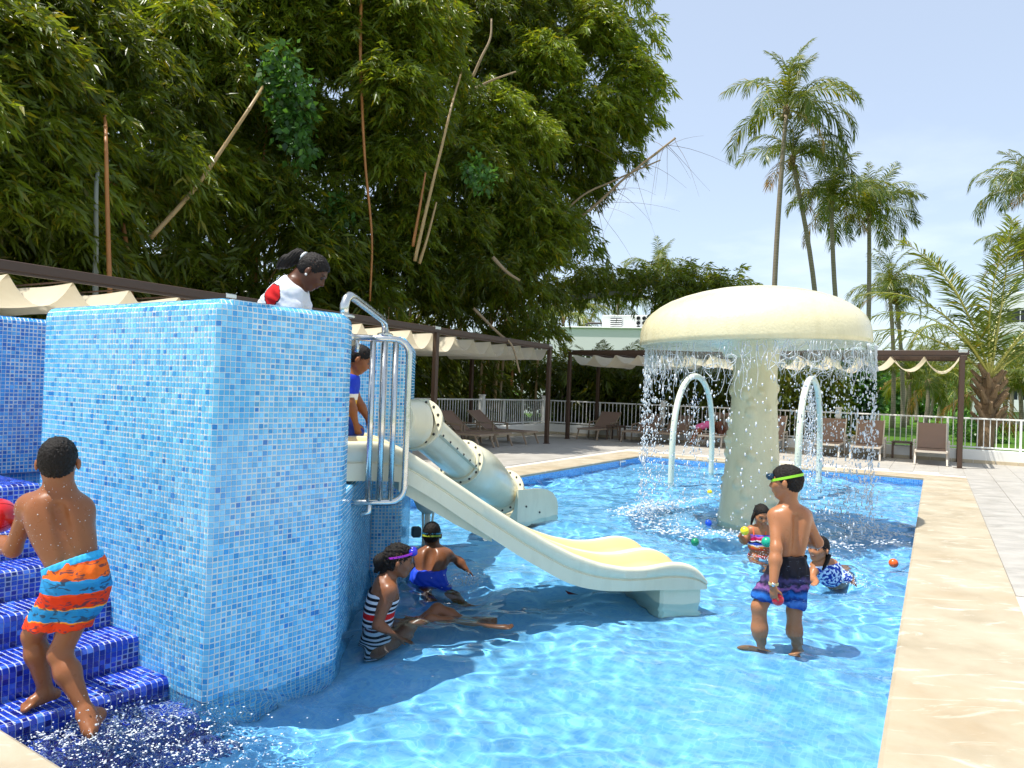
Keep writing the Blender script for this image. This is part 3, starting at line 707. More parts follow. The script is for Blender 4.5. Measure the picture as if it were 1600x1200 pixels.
# ================================================================ SPRAY ARCHES
def arch(a, b, h, label):
    c = (Vector(a)+Vector(b))/2; o = empty('spray_arch', c, label=label, cat='spray arch', group='spray arches in the pool')
    dx = Vector(b)-c; pts = []
    for i in range(41):
        t = i/40; an = math.pi*t; x = -math.cos(an); zz = h*math.sin(an)**.55 if 0 < t < 1 else 0
        x = -abs(math.cos(an))**1.0*np.sign(math.cos(an)); 
        pts.append(Vector((dx.x*x, dx.y*x, zz)))
    pts = [pts[0]+Vector((0, 0, -.3))] + pts[:]  + [pts[-1]+Vector((0, 0, -.3))]
    MB().tube(pts, .052, 16).build('hoop', M['hoop'], o, smooth=True)
    for k in (12, 20, 29): MB().lathe([(.014, -.058), (.014, -.075), (.008, -.08)], 10, pts[k+1]).build('nozzle', M['steel'], o)
    return o
m = NT('hoop_paint', rough=.38); p = m.pos(); c = m.mix(m.noise(p, 3, 6), srgb(214,224,208), srgb(230,230,204)); c = m.mix(m.ramp(m.noise(p, 22, 4, .6), [(.66, 0.), (.74, .6)]), c, srgb(176,160,120)); m.set(color=c); m.bump(m.noise(p, 60, 3), .15, .003); M['hoop'] = m.m
arch((2.764, 12.449, 0), (4.049, 14.636, 0), 1.88, 'pale spray arch left of the mushroom stem')
arch((4.554, 11.528, 0), (5.787, 13.641, 0), 1.88, 'pale spray arch with a thin water jet, between stem and far right loungers')
# ================================================================ FENCE AND KERB
M['wpaint'] = simple('fence_white', srgb(226,226,220), .4, .06, 6, .08)
M['wwall'] = simple('kerb_white', srgb(232,230,222), .8, .07, 3, .3, 30)
M['tanbase'] = simple('kerb_base_tan', srgb(196,180,150), .7, .15, 5, .2)
def fence(P0, P1, label, sp, pillars, poles, cut=0, z0=.50, z1=1.22):
    P0, P1 = Vector((P0[0], P0[1], 0)), Vector((P1[0], P1[1], 0)); d = P1-P0; L = d.length; d.normalize()
    f = empty('railing_fence', P0, label=label, cat='fence'); f.rotation_euler = (0, 0, math.atan2(d.y, d.x))
    for z, nme in ((z1-.02, 'top_rail'), (z0, 'bottom_rail')): MB().box((L/2, 0, z), (L, .045, .04), bev=.006).build(nme, M['wpaint'], f)
    b = MB().box((0, 0, (z0+z1)/2-.01), (.020, .020, z1-z0-.05)); bm_ = mesh_data('baluster', b.V, b.F, M['wpaint'])
    n = int(L/sp); 
    for i in range(1, n):
        x = i*sp
        if x < cut or any(abs(x-q) < .06 for q in pillars+poles): continue
        obj('baluster', bm_, f, (x, 0, 0))
    for q in pillars: MB().box((q, 0, .78), (.13, .13, 1.06), bev=.01).box((q, 0, 1.325), (.16, .16, .04), bev=.01).build('pillar', M['wpaint'], f)
    for q in poles: MB().box((q, 0, .80), (.05, .05, .82), bev=.005).build('pole', M['wpaint'], f)
    return f, L
FC = Vector((1.08, 24.0, 0)); eR = Vector((.858, -.5135, 0)); eL = Vector((-.5025, -.8646, 0))
fence(FC, FC+eR*20, 'white railing fence along the far side of the pool deck, lawn behind it', .128, [0.0, 4.05, 8.9, 14.3], [2.0, 6.1, 11.4, 12.9, 16.5])
fence(FC, FC+eL*19.4, 'white railing fence on the left in front of the dark bamboo', .125, [3.8, 9.0, 14.0, 19.0], [1.4, 2.6, 6.3, 11.5])
def kerb(P0, P1, label, side):
    P0, P1 = Vector(P0), Vector(P1); d = (P1-P0); L = d.length; d.normalize(); nrm = Vector((d.y, -d.x, 0))*side
    k = empty('kerb_wall', P0, label=label, cat='low wall'); k.rotation_euler = (0, 0, math.atan2(d.y, d.x)); s = side
    MB().box((L/2, -s*.12, .285), (L+.3, .42, .33), bev=.012).build('wall', M['wwall'], k)
    n = int(L/.45); tb = MB().box((0, 0, 0), (.44, .012, .085), bev=.002); tm = mesh_data('base_tile', tb.V, tb.F, M['tanbase'])
    for i in range(n): obj('base_tile', tm, k, (.225+i*.45, -s*.12 - s*.0 - .21*s*0 + (-1)*s*.217, .172))
    return k
kerb(FC+eR*-.2, FC+eR*20, 'low white kerb wall under the far railing fence', 1)
kerb(FC+eL*.45, FC+eL*19.4, 'low white kerb wall under the left railing fence', -1)
# ================================================================ PERGOLAS
M['brown'] = simple('brown_metal', srgb(74,54,40), .45, .12, 5, .08)
m = NT('shade_cloth', rough=.9, spec=.1); p = m.geo(); c = m.mix(m.noise(p, 5, 6, .6), srgb(226,214,186), srgb(240,230,206))
dif = m.n('ShaderNodeBsdfDiffuse', {'Color': c}); trl = m.n('ShaderNodeBsdfTranslucent', {'Color': c}); mxs = m.n('ShaderNodeMixShader', {0: .42, 1: dif.outputs[0], 2: trl.outputs[0]})
m.t.links.new(mxs.outputs[0], m.out.inputs['Surface']); M['cloth'] = m.m
def pergola(P0, d, n_bays, bay, depthv, label, zt=2.72, scal=.67, sag=.30, name='pergola', skip_end=()):
    P0 = Vector(P0); d = Vector(d).normalized(); dv = Vector(depthv); D = dv.length; dn = dv.normalized()
    g = empty(name, P0, label=label, cat='pergola'); L = bay*n_bays
    def q(a, b, z): return d*a + dn*b + Vector((0, 0, z))
    for b in (0, D): 
        MB().bar(q(-.12, b, zt-.055), q(L+.12, b, zt-.055), .075, .11, bev=.008).build('beam', M['brown'], g)
        MB().bar(q(-.02, b, zt-.125), q(L+.02, b, zt-.125), .03, .03).build('track', M['brown'], g)
    for i in range(n_bays+1):
        for b in (0, D):
            MB().bar(q(i*bay, b, .13), q(i*bay, b, zt-.11), .10, .10, up=dn, bev=.008).box(q(i*bay, b, .137), (.18, .18, .014)).build('post', M['brown'], g)
        MB().bar(q(i*bay, .05, zt-.06), q(i*bay, D-.05, zt-.06), .06, .09, bev=.006).build('cross_beam', M['brown'], g)
        if 0 < i < n_bays or True: MB().bar(q(i*bay-.09, 0, zt-.02), q(i*bay+.09, 0, zt-.02), .105, .07, bev=.01).build('clamp', M['steel'], g)
    for i in range(n_bays):
        ns = max(1, round(bay/scal)); w_ = (bay-.12)/ns; V = []; nb, na = 10, 8; rs = np.random.default_rng(i+11)
        xs = []
        for k in range(ns):
            for a in range(na): xs.append((k, a/na))
        xs.append((ns-1, 1.0)); bz = zt-.13
        for (k, a) in xs:
            sg = sag*(1+.15*math.sin(k*2.3+i))
            for j in range(nb+1):
                b = j/nb; z = bz - sg*(1-(2*a-1)**2)*(1-.10*math.sin(math.pi*b)) - .03*math.sin(math.pi*b) + .008*math.sin(9*b+k)
                V.append(q(i*bay+.06+(k+a)*w_, .05+b*(D-.1), z))
        nx = len(xs); F_ = [[u_*(nb+1)+v_, (u_+1)*(nb+1)+v_, (u_+1)*(nb+1)+v_+1, u_*(nb+1)+v_+1] for u_ in range(nx-1) for v_ in range(nb)]
        cl = obj('canopy', mesh_data('canopy', V, F_, M['cloth'], smooth=False), g)
        cl.data.polygons.foreach_set('use_smooth', np.ones(len(cl.data.polygons), bool)); cl.data.set_sharp_from_angle(angle=math.radians(30))
        for k in range(1, ns): MB().bar(q(i*bay+.06+k*w_, .03, bz+.012), q(i*bay+.06+k*w_, D-.03, bz+.012), .018, .018).build('batten', M['brown'], cl)
    return g
pergola((.95, 19.05, 0), (-.5025, -.8646, 0), 4, 5.0, (-2.08, 1.21, 0), 'long brown pergola with pale sagging shade cloth along the left of the pool')
pergola((1.66, 21.25, 0), (.8413, -.5406, 0), 2, 4.87, (1.05, 1.75, 0), 'brown pergola with cream scalloped shade cloth across the far end of the deck')
# ================================================================ LOUNGERS
M['sling'] = simple('sling_brown', srgb(146,120,104), .8, .08, 5, .25, 220)
M['fr_light'] = simple('lounger_frame_beige', srgb(214,202,184), .45, .08, 6)
M['fr_dark'] = simple('lounger_frame_taupe', srgb(160,140,118), .45, .08, 6)
def lounger_parts(fm, back=52):
    r = empty('sun_lounger'); a = math.radians(back); hx = 1.22
    f = MB(); 
    for s in (-1, 1):
        f.bar((0, s*.31, .30), (hx+.52, s*.31, .30), .035, .045, bev=.005)
    f.bar((0, -.31, .30), (0, .31, .30), .035, .045); f.bar((hx+.52, -.31, .30), (hx+.52, .31, .30), .035, .045)
    f.build('frame', fm, r)
    for s in (-1, 1):
        MB().bar((.10, s*.31, .29), (-.03, s*.32, .0), .036, .036, up=(0, 1, 0)).build('leg', fm, r)
        MB().bar((hx+.42, s*.31, .29), (hx+.55, s*.32, 0), .036, .036, up=(0, 1, 0)).build('leg', fm, r)
        MB().bar((hx-.32, s*.36, .0), (hx-.26, s*.36, .47), .03, .045).bar((hx-.30, s*.36, .47), (hx+.25, s*.36, .50), .05, .03).bar((hx+.22, s*.36, .50), (hx+.26, s*.36, 0), .03, .045).build('armrest', fm, r)
    V = [];
    for i in range(7):
        t = i/6
        for j in range(5): V.append((.02+t*(hx-.02), -.30+.15*j, .325-.018*math.sin(math.pi*t)-.01*math.sin(math.pi*j/4)))
    F_ = [[i*5+j, (i+1)*5+j, (i+1)*5+j+1, i*5+j+1] for i in range(6) for j in range(4)]
    V2 = [(x, y, z-.02) for x, y, z in V]; F2 = [[k+35 for k in q][::-1] for q in F_]
    rim = [0, 1, 2, 3, 4, 9, 14, 19, 24, 29, 34, 33, 32, 31, 30, 25, 20, 15, 10, 5]
    Fr = [[rim[k], rim[(k+1) % 20], rim[(k+1) % 20]+35, rim[k]+35] for k in range(20)]
    MB().add(V+V2, [q[::-1] for q in F_]+[q[::-1] for q in F2]+Fr).build('seat_sling', M['sling'], r)
    b = MB(); dx, dz = math.cos(a), math.sin(a)
    V = []
    for i in range(6):
        t = i/5*.74
        for j in range(5): V.append((hx+t*dx, -.30+.15*j, .33+t*dz-.02*math.sin(math.pi*i/5)))
    V2 = [(x+.02*dz, y, z-.02*dx) for x, y, z in V]; F_ = [[i*5+j, (i+1)*5+j, (i+1)*5+j+1, i*5+j+1] for i in range(5) for j in range(4)]
    F2 = [[k+30 for k in q][::-1] for q in F_]; rim = [0, 1, 2, 3, 4, 9, 14, 19, 24, 29, 28, 27, 26, 25, 20, 15, 10, 5]
    b.add(V+V2, [q[::-1] for q in F_]+[q[::-1] for q in F2]+[[rim[k], rim[(k+1) % 18], rim[(k+1) % 18]+30, rim[k]+30] for k in range(18)]); b.build('back_sling', M['sling'], r)
    MB().bar((hx, -.31, .32), (hx+.76*dx, -.31, .32+.76*dz), .03, .03).bar((hx, .31, .32), (hx+.76*dx, .31, .32+.76*dz), .03, .03).build('back_frame', fm, r)
    return r
LA = lounger_parts(M['fr_light']); LBk = lounger_parts(M['fr_dark'], 38)
rz1 = math.atan2(E1[1], E1[0]); rz2 = math.atan2(-E2[1], -E2[0])
def foot(px, py):       # deck point
    d = at(px, py, 1)-Vector((0, 0, 1.51)); t = (DECK_Z-1.51)/d.z; return Vector((0, 0, 1.51))+d*t
spots = [(917, 687.3, LBk, 'sun lounger in shade at the left end of the far row'),
 (987, 692, LBk, 'second sun lounger from the left in the far row'),
 (1036, 694.5, LBk, 'sun lounger seen through the left curtain of falling water'),
 (1108, 699, LA, 'sun lounger with the girl in pink on it, seen through the left arch'),
 (1190, 707, LA, 'sun lounger just right of the mushroom stem'),
 (1288, 714, LA, 'sun lounger seen through falling drops and the right arch'),
 (1351, 719, LA, 'brown sling sun lounger left of the small side table'),
 (1454, 727.5, LA, 'brown sling sun lounger at the right end of the far row')]
first = {id(LA): True, id(LBk): True}
for px, py, src, lab in spots:
    q = foot(px, py); o = src if first[id(src)] else copy_tree(src); first[id(src)] = False
    o.location = (q.x, q.y, DECK_Z+.008); o.rotation_euler = (0, 0, rz1); tag(o, lab, 'sun lounger', 'sun loungers on the pool deck')
for (x, y), lab in (((-.55, 16.83), 'taupe sun lounger nearest the tube slide, feet towards the pool'), ((-.13, 17.57), 'middle of the three taupe loungers under the left pergola'), ((.55, 18.70), 'taupe lounger with raised back closest to the last left pergola post')):
    o = copy_tree(LBk); o.location = (x, y, DECK_Z+.008); o.rotation_euler = (0, 0, rz2); tag(o, lab, 'sun lounger', 'sun loungers on the pool deck')
def side_table(px, py, lab):
    q = foot(px, py); t = empty('side_table', (q.x, q.y, DECK_Z+.008), rz1, label=lab, cat='side table', group='side tables')
    MB().box((0, 0, .40), (.46, .46, .03), bev=.005).build('table_top', M['tabw'], t)
    for i in range(5): MB().box((-.17+.085*i, 0, .418), (.07, .44, .008)).build('slat', M['tabw'], t)
    for sx in (-1, 1):
        for sy in (-1, 1): MB().box((sx*.2, sy*.2, .19), (.05, .05, .38), bev=.004).build('leg', M['tabw'], t)
M['tabw'] = simple('table_brown', srgb(96,76,60), .6, .15, 10, .1)
side_table(1409, 716, 'small brown side table between the two rightmost loungers')
side_table(962, 687, 'small brown side table in the shade between the two leftmost loungers of the far row')
# small skimmer inlet in the far left pool wall
q = at(972, 730, 15.5); sk = empty('skimmer_inlet', label='small white skimmer inlet in the far left pool wall at the waterline', cat='skimmer')
skc = FL - E1*1.35 + E2*.012; MB().box((skc[0], skc[1], .02), (.30, .012, .11), rz=math.atan2(E1[1], E1[0]), bev=.003).build('frame', M['wpaint'], sk)
MB().box((skc[0]+E2[0]*.008, skc[1]+E2[1]*.008, .018), (.25, .010, .07), rz=math.atan2(E1[1], E1[0])).build('flap', simple('flap_blue', srgb(70,140,200), .3), sk)
# ================================================================ BUILDINGS
M['render_white'] = simple('white_render', srgb(232,232,230), .85, .05, .6, .1, 10)
M['dark_hole'] = simple('painted_opening_shade', srgb(40,46,50), .8)  # flat dark fill painted for the shade inside vent, breeze blocks and windows
def house(loc, rz, blocks, label):
    h = empty('white_building', loc, rz, label=label, cat='building')
    for (x, y, z, sx, sy, sz, nm) in blocks: MB().box((x, y, z+sz/2), (sx, sy, sz), bev=.03).build(nm, M['render_white'], h)
    return h
c = at(935, 520, 46); hb = house((c.x, c.y, 0), math.radians(-14), [(0, 3, 0, 9.6, 6, 5.55, 'wall'), (3.6, 3.4, 5.56, 7.0, 5, .95, 'wall'), (0, 3, 5.56, 9.8, 6.2, .10, 'roof_edge')], 'flat roofed white building behind the far pergola, with round breeze blocks')
mb = MB(); mb.box((1.0, .86, 6.02), (.72, .06, .55)); mb.build('vent_shade', M['dark_hole'], hb)
for k in range(4): MB().box((1.0, .81, 5.82+.13*k), (.74, .05, .055), M=Matrix.Rotation(.5, 3, 'X')).build('vent_slat', M['render_white'], hb)
for i in range(6):
    for j in range(3): 
        R = Matrix.Rotation(math.pi/2, 3, 'X'); MB().lathe([(.13, .08), (.13, -.02), (.085, -.02), (.085, .08)], 16, (2.4+.36*i, .90, 5.72+.30*j), R, cap=False).build('breeze_block', M['render_white'], hb)
        MB().lathe([(.13, 0), (.02, 0)], 16, (2.4+.36*i, .885, 5.72+.30*j), R).build('breeze_hole_shade', M['dark_hole'], hb)
MB().tube([(-.9, 1.0, 5.6), (-.9, 1.0, 5.9), (-.8, 1.0, 5.98), (.1, 1.0, 5.98)], .07, 8).build('pipe', M['bolt'], hb)
c = at(1640, 600, 62); hc = house((c.x, c.y, 0), math.radians(-30), [(2, 4, 0, 12, 8, 11.5, 'wall'), (-4.6, 4, 0, 1.4, 7, 9.5, 'stair_tower')], 'white apartment block with balconies behind the big palm at the right edge')
for fl in range(3):
    for k in range(3):
        x = -2.2+3.6*k; z = 1.2+3.3*fl
        w_ = MB().box((x, -.03, z+1.1), (1.9, .08, 2.1)).build('window', M['dark_hole'], hc); MB().box((x, -.08, z+1.1), (.07, .05, 2.1)).box((x, -.08, z+2.15), (2.0, .05, .08)).build('window_frame', M['wpaint'], w_)
        b_ = MB().box((x, -.65, z), (2.7, 1.3, .16)).build('balcony', M['render_white'], hc); MB().box((x, -1.27, z+.5), (2.7, .08, .9)).build('parapet', M['render_white'], b_)
# ================================================================ PALMS
def leafmat(name, refl, transl, tw=.5, rough=.42, hue=.5):
    m = NT(name); a = m.attr(); g = m.n('ShaderNodeMix', data_type='RGBA', blend_type='MULTIPLY'); g.inputs[0].default_value = 1
    m.t.links.new(a, g.inputs[6]); g.inputs[7].default_value = (*refl, 1); g2 = m.n('ShaderNodeMix', data_type='RGBA', blend_type='MULTIPLY'); g2.inputs[0].default_value = 1
    m.t.links.new(a, g2.inputs[6]); g2.inputs[7].default_value = (*transl, 1)
    m.set(color=g.outputs[2], rough=rough, spec=.35); tr = m.n('ShaderNodeBsdfTranslucent', {'Color': g2.outputs[2]})
    mx_ = m.n('ShaderNodeMixShader', {0: tw, 1: m.b.outputs[0], 2: tr.outputs[0]}); m.t.links.new(mx_.outputs[0], m.out.inputs['Surface']); return m.m
M['palm'] = leafmat('palm_leaf', (.088, .128, .018), (.28, .32, .024), .35, .38)
M['palmdry'] = leafmat('palm_leaf_dry', (.30, .20, .06), (.36, .24, .06), .35, .6)
M['trunk'] = None
m = NT('palm_trunk', rough=.9, spec=.1); p = m.pos(); x, y, z = m.sep(p)
rg = m.math('FRACT', m.math('MULTIPLY', m.math('ADD', z, m.math('MULTIPLY', m.noise(p, 3, 2), .08)), 7.5))
c = m.mix(m.noise(m.scale(p, (4, 4, 1)), 3, 6, .7), srgb(128,114,98), srgb(168,154,134)); c = m.mix(m.ramp(rg, [(0, 1.), (.16, 0.)]), c, srgb(84,72,60)); m.set(color=c); m.bump(rg, .5, .02); M['trunk'] = m.m
m = NT('palm_boot', rough=.9); p = m.pos(); m.set(color=m.mix(m.noise(m.scale(p, (6, 6, 1.5)), 4, 6, .7), srgb(96,72,50), srgb(164,138,104))); m.bump(m.noise(m.scale(p, (8, 8, 2)), 6, 5, .7), .8, .03); M['boot'] = m.m
M['rachis'] = simple('palm_rachis', srgb(176,170,84), .5, .15, 5)
M['nut'] = simple('coconut_husk', srgb(120,112,52), .5, .25, 4)
def frond_mesh(name, L, rise, droop, seed, npair=50, leaf=.62, gap=.0, hang=.55, mat='palm', dry=.1, wid=.029):
    r = np.random.default_rng(seed); S = 18; pts = []; 
    x = z = 0; ang = rise
    for i in range(S+1):
        pts.append((x, 0, z)); t = i/S; ang -= droop/S*(.5+1.4*t); x += L/S*math.cos(ang); z += L/S*math.sin(ang)
    P_ = np.array(pts); V = []; F_ = []; C_ = []
    mb = MB(); rr = [max(.006, .035*(1-.9*i/S))*L/4.2 for i in range(S+1)]; mb.tube([Vector(q) for q in pts], rr, 5)
    V = [tuple(v) for v in mb.V]; F_ = list(mb.F); C_ = [(1.9, 1.35, 1.2)]*len(F_); mi = [1]*len(F_)
    for k in range(npair):
        t = .13+.87*k/(npair-1); fi = t*S; i = min(S-1, int(fi)); q = P_[i]+(P_[i+1]-P_[i])*(fi-i); tg = P_[i+1]-P_[i]; tg /= np.linalg.norm(tg); up = np.array((-tg[2], 0, tg[0]))
        ll = leaf*L/4.2*2.0*(math.sin(math.pi*min(1, .15+.80*t))**.75*.8+.1)
        for s in (-1, 1):
            if r.random() < gap: continue
            l = ll*(.85+.3*r.random()); sweep = .45+.5*t+.15*r.standard_normal(); d = np.array((0, s, 0))*math.cos(sweep)+tg*math.sin(sweep)+up*(.28-.25*t+.12*r.standard_normal()); d /= np.linalg.norm(d)
            hg = hang*(.7+.6*r.random()); w_ = wid*L/4.2*(1+.4*r.random()); wd = np.cross(d, up); wd /= np.linalg.norm(wd); wd = wd*.75 + up*.5*r.choice([-1, 1])*.6
            b0 = len(V); m1 = q+d*l*.45-np.array((0, 0, 1))*hg*l*.14; e = q+d*l*.86-np.array((0, 0, 1))*hg*l*.62
            for a in (q-wd*w_*.5, q+wd*w_*.5, m1-wd*w_, m1+wd*w_, e): V.append(tuple(a))
            F_ += [[b0, b0+1, b0+3, b0+2], [b0+2, b0+3, b0+4]]
            v = .75+.5*r.random(); cc = (1.9, 1.25, .9) if r.random() < dry else (v, v, v*.9); C_ += [cc, cc]; mi += [0, 0]
    return mesh_data(name, V, F_, [M[mat], M['rachis']], mi=mi, col=C_)
FROND = [frond_mesh('frond', 4.2, r_, d_, 20+i, hang=h_) for i, (r_, d_, h_) in enumerate([(1.3, .9, .45), (1.05, 1.45, .7), (.8, 1.7, .85), (.45, 1.75, 1.0), (1.05, 2.1, .9), (.1, 1.5, 1.1)])]
FDRY = frond_mesh('frond', 3.6, -.3, .9, 40, gap=.25, hang=1.1, mat='palmdry')
def palm(label, base, top, bend, scale=1., nf=20, seed=0, r0=.135, r1=.10, wind=(.5, 0), name='coconut_palm', nuts=6, group='coconut palms on the lawn', lean=.0, spread=1.0):
    r = np.random.default_rng(seed); base, top = Vector(base), Vector(top); o = empty(name, base, label=label, cat='palm tree', group=group)
    H_ = top-base; pts = []
    for i in range(13):
        t = i/12; q = H_*t + Vector((bend[0], bend[1], 0))*math.sin(math.pi*t)*.5; pts.append(q)
    MB().tube(pts, [r0*1.35 if i == 0 else r0+(r1-r0)*i/12 for i in range(13)], 12).build('trunk', M['trunk'], o, smooth=True)
    T = pts[-1]; MB().ball(T+Vector((0, 0, .0)), r1*1.7, 10, 7, (1, 1, 1.7)).build('crown_shaft', M['boot'], o, smooth=True)
    for k in range(nf):
        u = (k+.5)/nf; kind = min(5, int(u*5.4+.5*r.standard_normal())) if u > .12 else 0; kind = max(0, kind)
        me = FDRY if (u > .93 and r.random() < .7) else FROND[kind]
        f = obj('frond', me, o, T+Vector((0, 0, .15*(1-u))))
        az = k*2.39996+.5*r.standard_normal(); tilt = 0
        # fronds bend towards the wind
        az += .75*math.sin(math.atan2(wind[1], wind[0])-az)*wind[0]
        s_ = scale*(.85+.3*r.random())*(1-.15*(kind == 0)); f.rotation_euler = (r.normal(0, .25), r.normal(0, .12)-(.35 if kind == 0 else 0)+.12*wind[0]*math.cos(az), az); f.scale = (s_, s_, s_)
    for k in range(nuts):
        a = r.random()*6.28; MB().ball(T+Vector((math.cos(a)*r1*2.0, math.sin(a)*r1*2.0, -.22-.2*r.random())), .12*scale**.5, 8, 6, (1, 1, 1.25)).build('coconut', M['nut'], o, smooth=True)
    return o
def pb(px, dist, z=0.02): q = at(px, 620, dist); return (q.x, q.y, z)
def pt(px, py, dist): return at(px, py, dist)
palm('tallest coconut palm with a straight trunk, its crown blown to the right', pb(1207, 34), pt(1229, 172, 34), (-.35, 0), .86, 24, 1, wind=(.9, 0))
palm('tall coconut palm whose curved trunk leans left beside the tallest one', pb(1283, 36), pt(1238, 250, 36), (.9, 0), .78, 22, 2, wind=(.9, 0))
palm('middle height coconut palm left of a pair, trunk rising behind the mushroom cap', pb(1334, 37), pt(1299, 318, 37), (-.5, 0), .74, 28, 3, wind=(.5, 0))
palm('middle height coconut palm with a vertical trunk behind the right rim of the cap', pb(1352, 39), pt(1358, 332, 39), (.2, 0), .74, 28, 4, wind=(.5, 0))
palm('coconut palm with yellowish crown above the scalloped pergola', pb(1396, 44), pt(1390, 455, 44), (.3, 0), .72, 26, 5, wind=(.2, 0))
palm('second palm trunk of the yellowish pair above the pergola', pb(1412, 45), pt(1400, 465, 45), (.3, 0), .5, 12, 15, wind=(.2, 0))
palm('tall coconut palm cut off by the right edge, high up', pb(1650, 34), pt(1612, 300, 34), (-.3, 0), .72, 26, 6, wind=(-.3, 0))
palm('coconut palm behind the big one at the right edge', pb(1612, 44), pt(1600, 395, 44), (.3, 0), .66, 24, 7)
# small far palms
rr2 = np.random.default_rng(9)
for k, (px, d_, h_) in enumerate([(1372, 42, 3.0), (1418, 50, 3.4), (1433, 58, 3.2), (1446, 47, 2.8), (1466, 66, 4.2), (1478, 80, 5.0), (1500, 52, 2.7), (1568, 46, 3.1), (1580, 56, 4.0), (1596, 48, 3.0), (1520, 70, 4.5), (1455, 74, 6.2), (1491, 90, 6.6), (1410, 72, 5.2)]):
    b_ = pb(px, d_); palm(['short young palm behind the right edge of the falling water', 'short young palm just right of the yellowish palm trunks', 'short young palm under the second cloth scallop from the right post', 'stubby young palm under the middle of the last cloth scallops', 'slender palm in the middle of the grove under the pergola', 'thin far palm at the back of the grove', 'lowest young palm just left of the pergola posts', 'young palm immediately right of the big fence palm', 'taller palm in front of the white apartment block', 'young palm cut by the right edge in front of the apartment block', 'far palm between the pergola posts and the big fence palm', 'tall thin far palm whose crown pokes above the pergola beam', 'tallest far palm behind the right end of the pergola', 'far palm behind the yellowish palm trunks'][k], b_, (b_[0]+rr2.normal(0, .2), b_[1], h_), (.2, 0), .72+.02*k % .1, 15, 30+k, .15, .12, nuts=0, group='young palms across the lawn')
for k, (px, py, d_) in enumerate([(905, 478, 58), (965, 470, 62), (1028, 430, 64), (880, 500, 52)]):
    palm(['far palm above the left end of the white building', 'far palm over the middle of the white building', 'wind-blown palm top poking out above the bamboo branch', 'far palm tuft right beside the bamboo, left of the building'][k], pb(px, d_), pt(px, py, d_), (.2, 0), .9, 18, 60+k, nuts=0, group='far palms behind the white building')
# the big palm by the fence
bp = empty('young_coconut_palm', (11.9, 18.35, .02), label='big young coconut palm just behind the fence, cut frond bases round its trunk', cat='palm tree')
tp = [Vector(q) for q in ((0, 0, 0), (.04, 0, .5), (.10, .05, 1.1), (.13, .05, 1.7), (.12, 0, 2.2))]
MB().tube(bez(tp, 4), [.205-.002*i if i > 1 else .30-.045*i for i in range(17)], 14).build('trunk', M['boot'], bp, smooth=True)
rb2 = np.random.default_rng(4)
for k in range(26):
    a = k*2.4; z = 1.0+1.3*k/26; q = Vector((.12+.16*math.cos(a), .16*math.sin(a), z)); o_ = Vector((math.cos(a), math.sin(a), 1.2)).normalized()
    MB().tube([q, q+o_*.14, q+o_*(.30+.15*rb2.random())], [.085, .062, .036], 7).build('boot', M['boot'], bp, angle=50)
FB = [frond_mesh('frond', 4.6, 1.25, .75, 70, npair=74, leaf=.50, gap=.10, hang=.35, wid=.017, dry=.04), frond_mesh('frond', 4.4, 1.1, 1.15, 71, npair=70, leaf=.52, gap=.14, hang=.6, wid=.017, dry=.04), frond_mesh('frond', 4.2, .9, 1.35, 72, npair=66, leaf=.50, gap=.22, hang=1.0, wid=.017, dry=.04)]
for i, (az, kind, s_, ty) in enumerate([(3.3, 0, 1.0, -.02), (3.0, 1, 1.0, -.02), (3.7, 2, .95, 0), (.2, 0, 1.0, -.05), (.0, 1, 1.0, 0), (5.9, 2, .9, 0), (1.6, 0, .95, -.2), (4.6, 0, .9, -.25), (5.2, 1, .8, 0), (2.9, 2, 1.05, .05), (2.3, 1, .9, 0), (.8, 1, .9, 0), (4.1, 0, .95, -.3), (6.1, 1, .95, .1)]):
    f = obj('frond', FB[kind], bp, (.12, 0, 2.2)); f.rotation_euler = (rb2.normal(0, .15), ty, az); f.scale = (s_*.95,)*3
for a in (2.2, .6): f = obj('frond', FDRY, bp, (.12, 0, 2.0)); f.rotation_euler = (0, 0, a); f.scale = (.5,)*3
# ================================================================ BAMBOO AND SHRUBS
M['bamboo'] = leafmat('bamboo_leaf', (.092, .130, .010), (.30, .36, .014), .34, .34)
M['broad'] = leafmat('broad_leaf', (.040, .105, .018), (.10, .22, .02), .35, .30)
M['culm'] = simple('bamboo_culm', srgb(164,136,92), .45, .25, 3)
M['culm2'] = simple('bamboo_culm_orange', srgb(164,108,56), .5, .3, 4)
M['culmd'] = simple('bamboo_culm_dead', srgb(150,128,98), .8, .25, 6)
M['greytrunk'] = simple('grey_ringed_culm', srgb(134,138,126), .7, .2, 6, .3, 20)
M['twig'] = simple('dry_twig', srgb(120,100,76), .9, .3, 8)
def leaf_cloud(base, dirs, L, W, fold, col):
    """kite-shaped leaves: base (n,3), unit dirs, lengths, widths, side vectors, colours"""
    n = len(base); mid = base + dirs*(L*.38)[:, None]; tip = base + dirs*L[:, None]
    tip = tip - np.array((0, 0, 1))*(L*.10)[:, None]
    a = mid + fold*W[:, None]; b = mid - fold*W[:, None]
    V = np.stack([base, a, tip, b], 1).reshape(-1, 3); F_ = np.arange(4*n).reshape(-1, 4)
    return V, F_, col
def unit(a): return a/np.maximum(1e-9, np.linalg.norm(a, axis=-1, keepdims=True))
def plume_proto(seed, n=26, R=.55, leaf=.21, drop=.9):
    """a drooping bamboo spray: a short twig with hanging fans of leaves"""
    r = np.random.default_rng(seed); t = r.random(n)**.8
    stem = np.stack([t*R, r.normal(0, .06, n), -.55*drop*R*t**2 + r.normal(0, .05, n)], 1)
    d = unit(np.stack([.65+.3*r.standard_normal(n), .60*r.standard_normal(n), -.52+.34*r.standard_normal(n)], 1))
    L = leaf*(.6+.7*r.random(n)); W = L*.085
    side = unit(np.cross(d, unit(r.standard_normal((n, 3))))); return stem, d, L, W, side
PLUMES = [plume_proto(s) for s in range(6)]
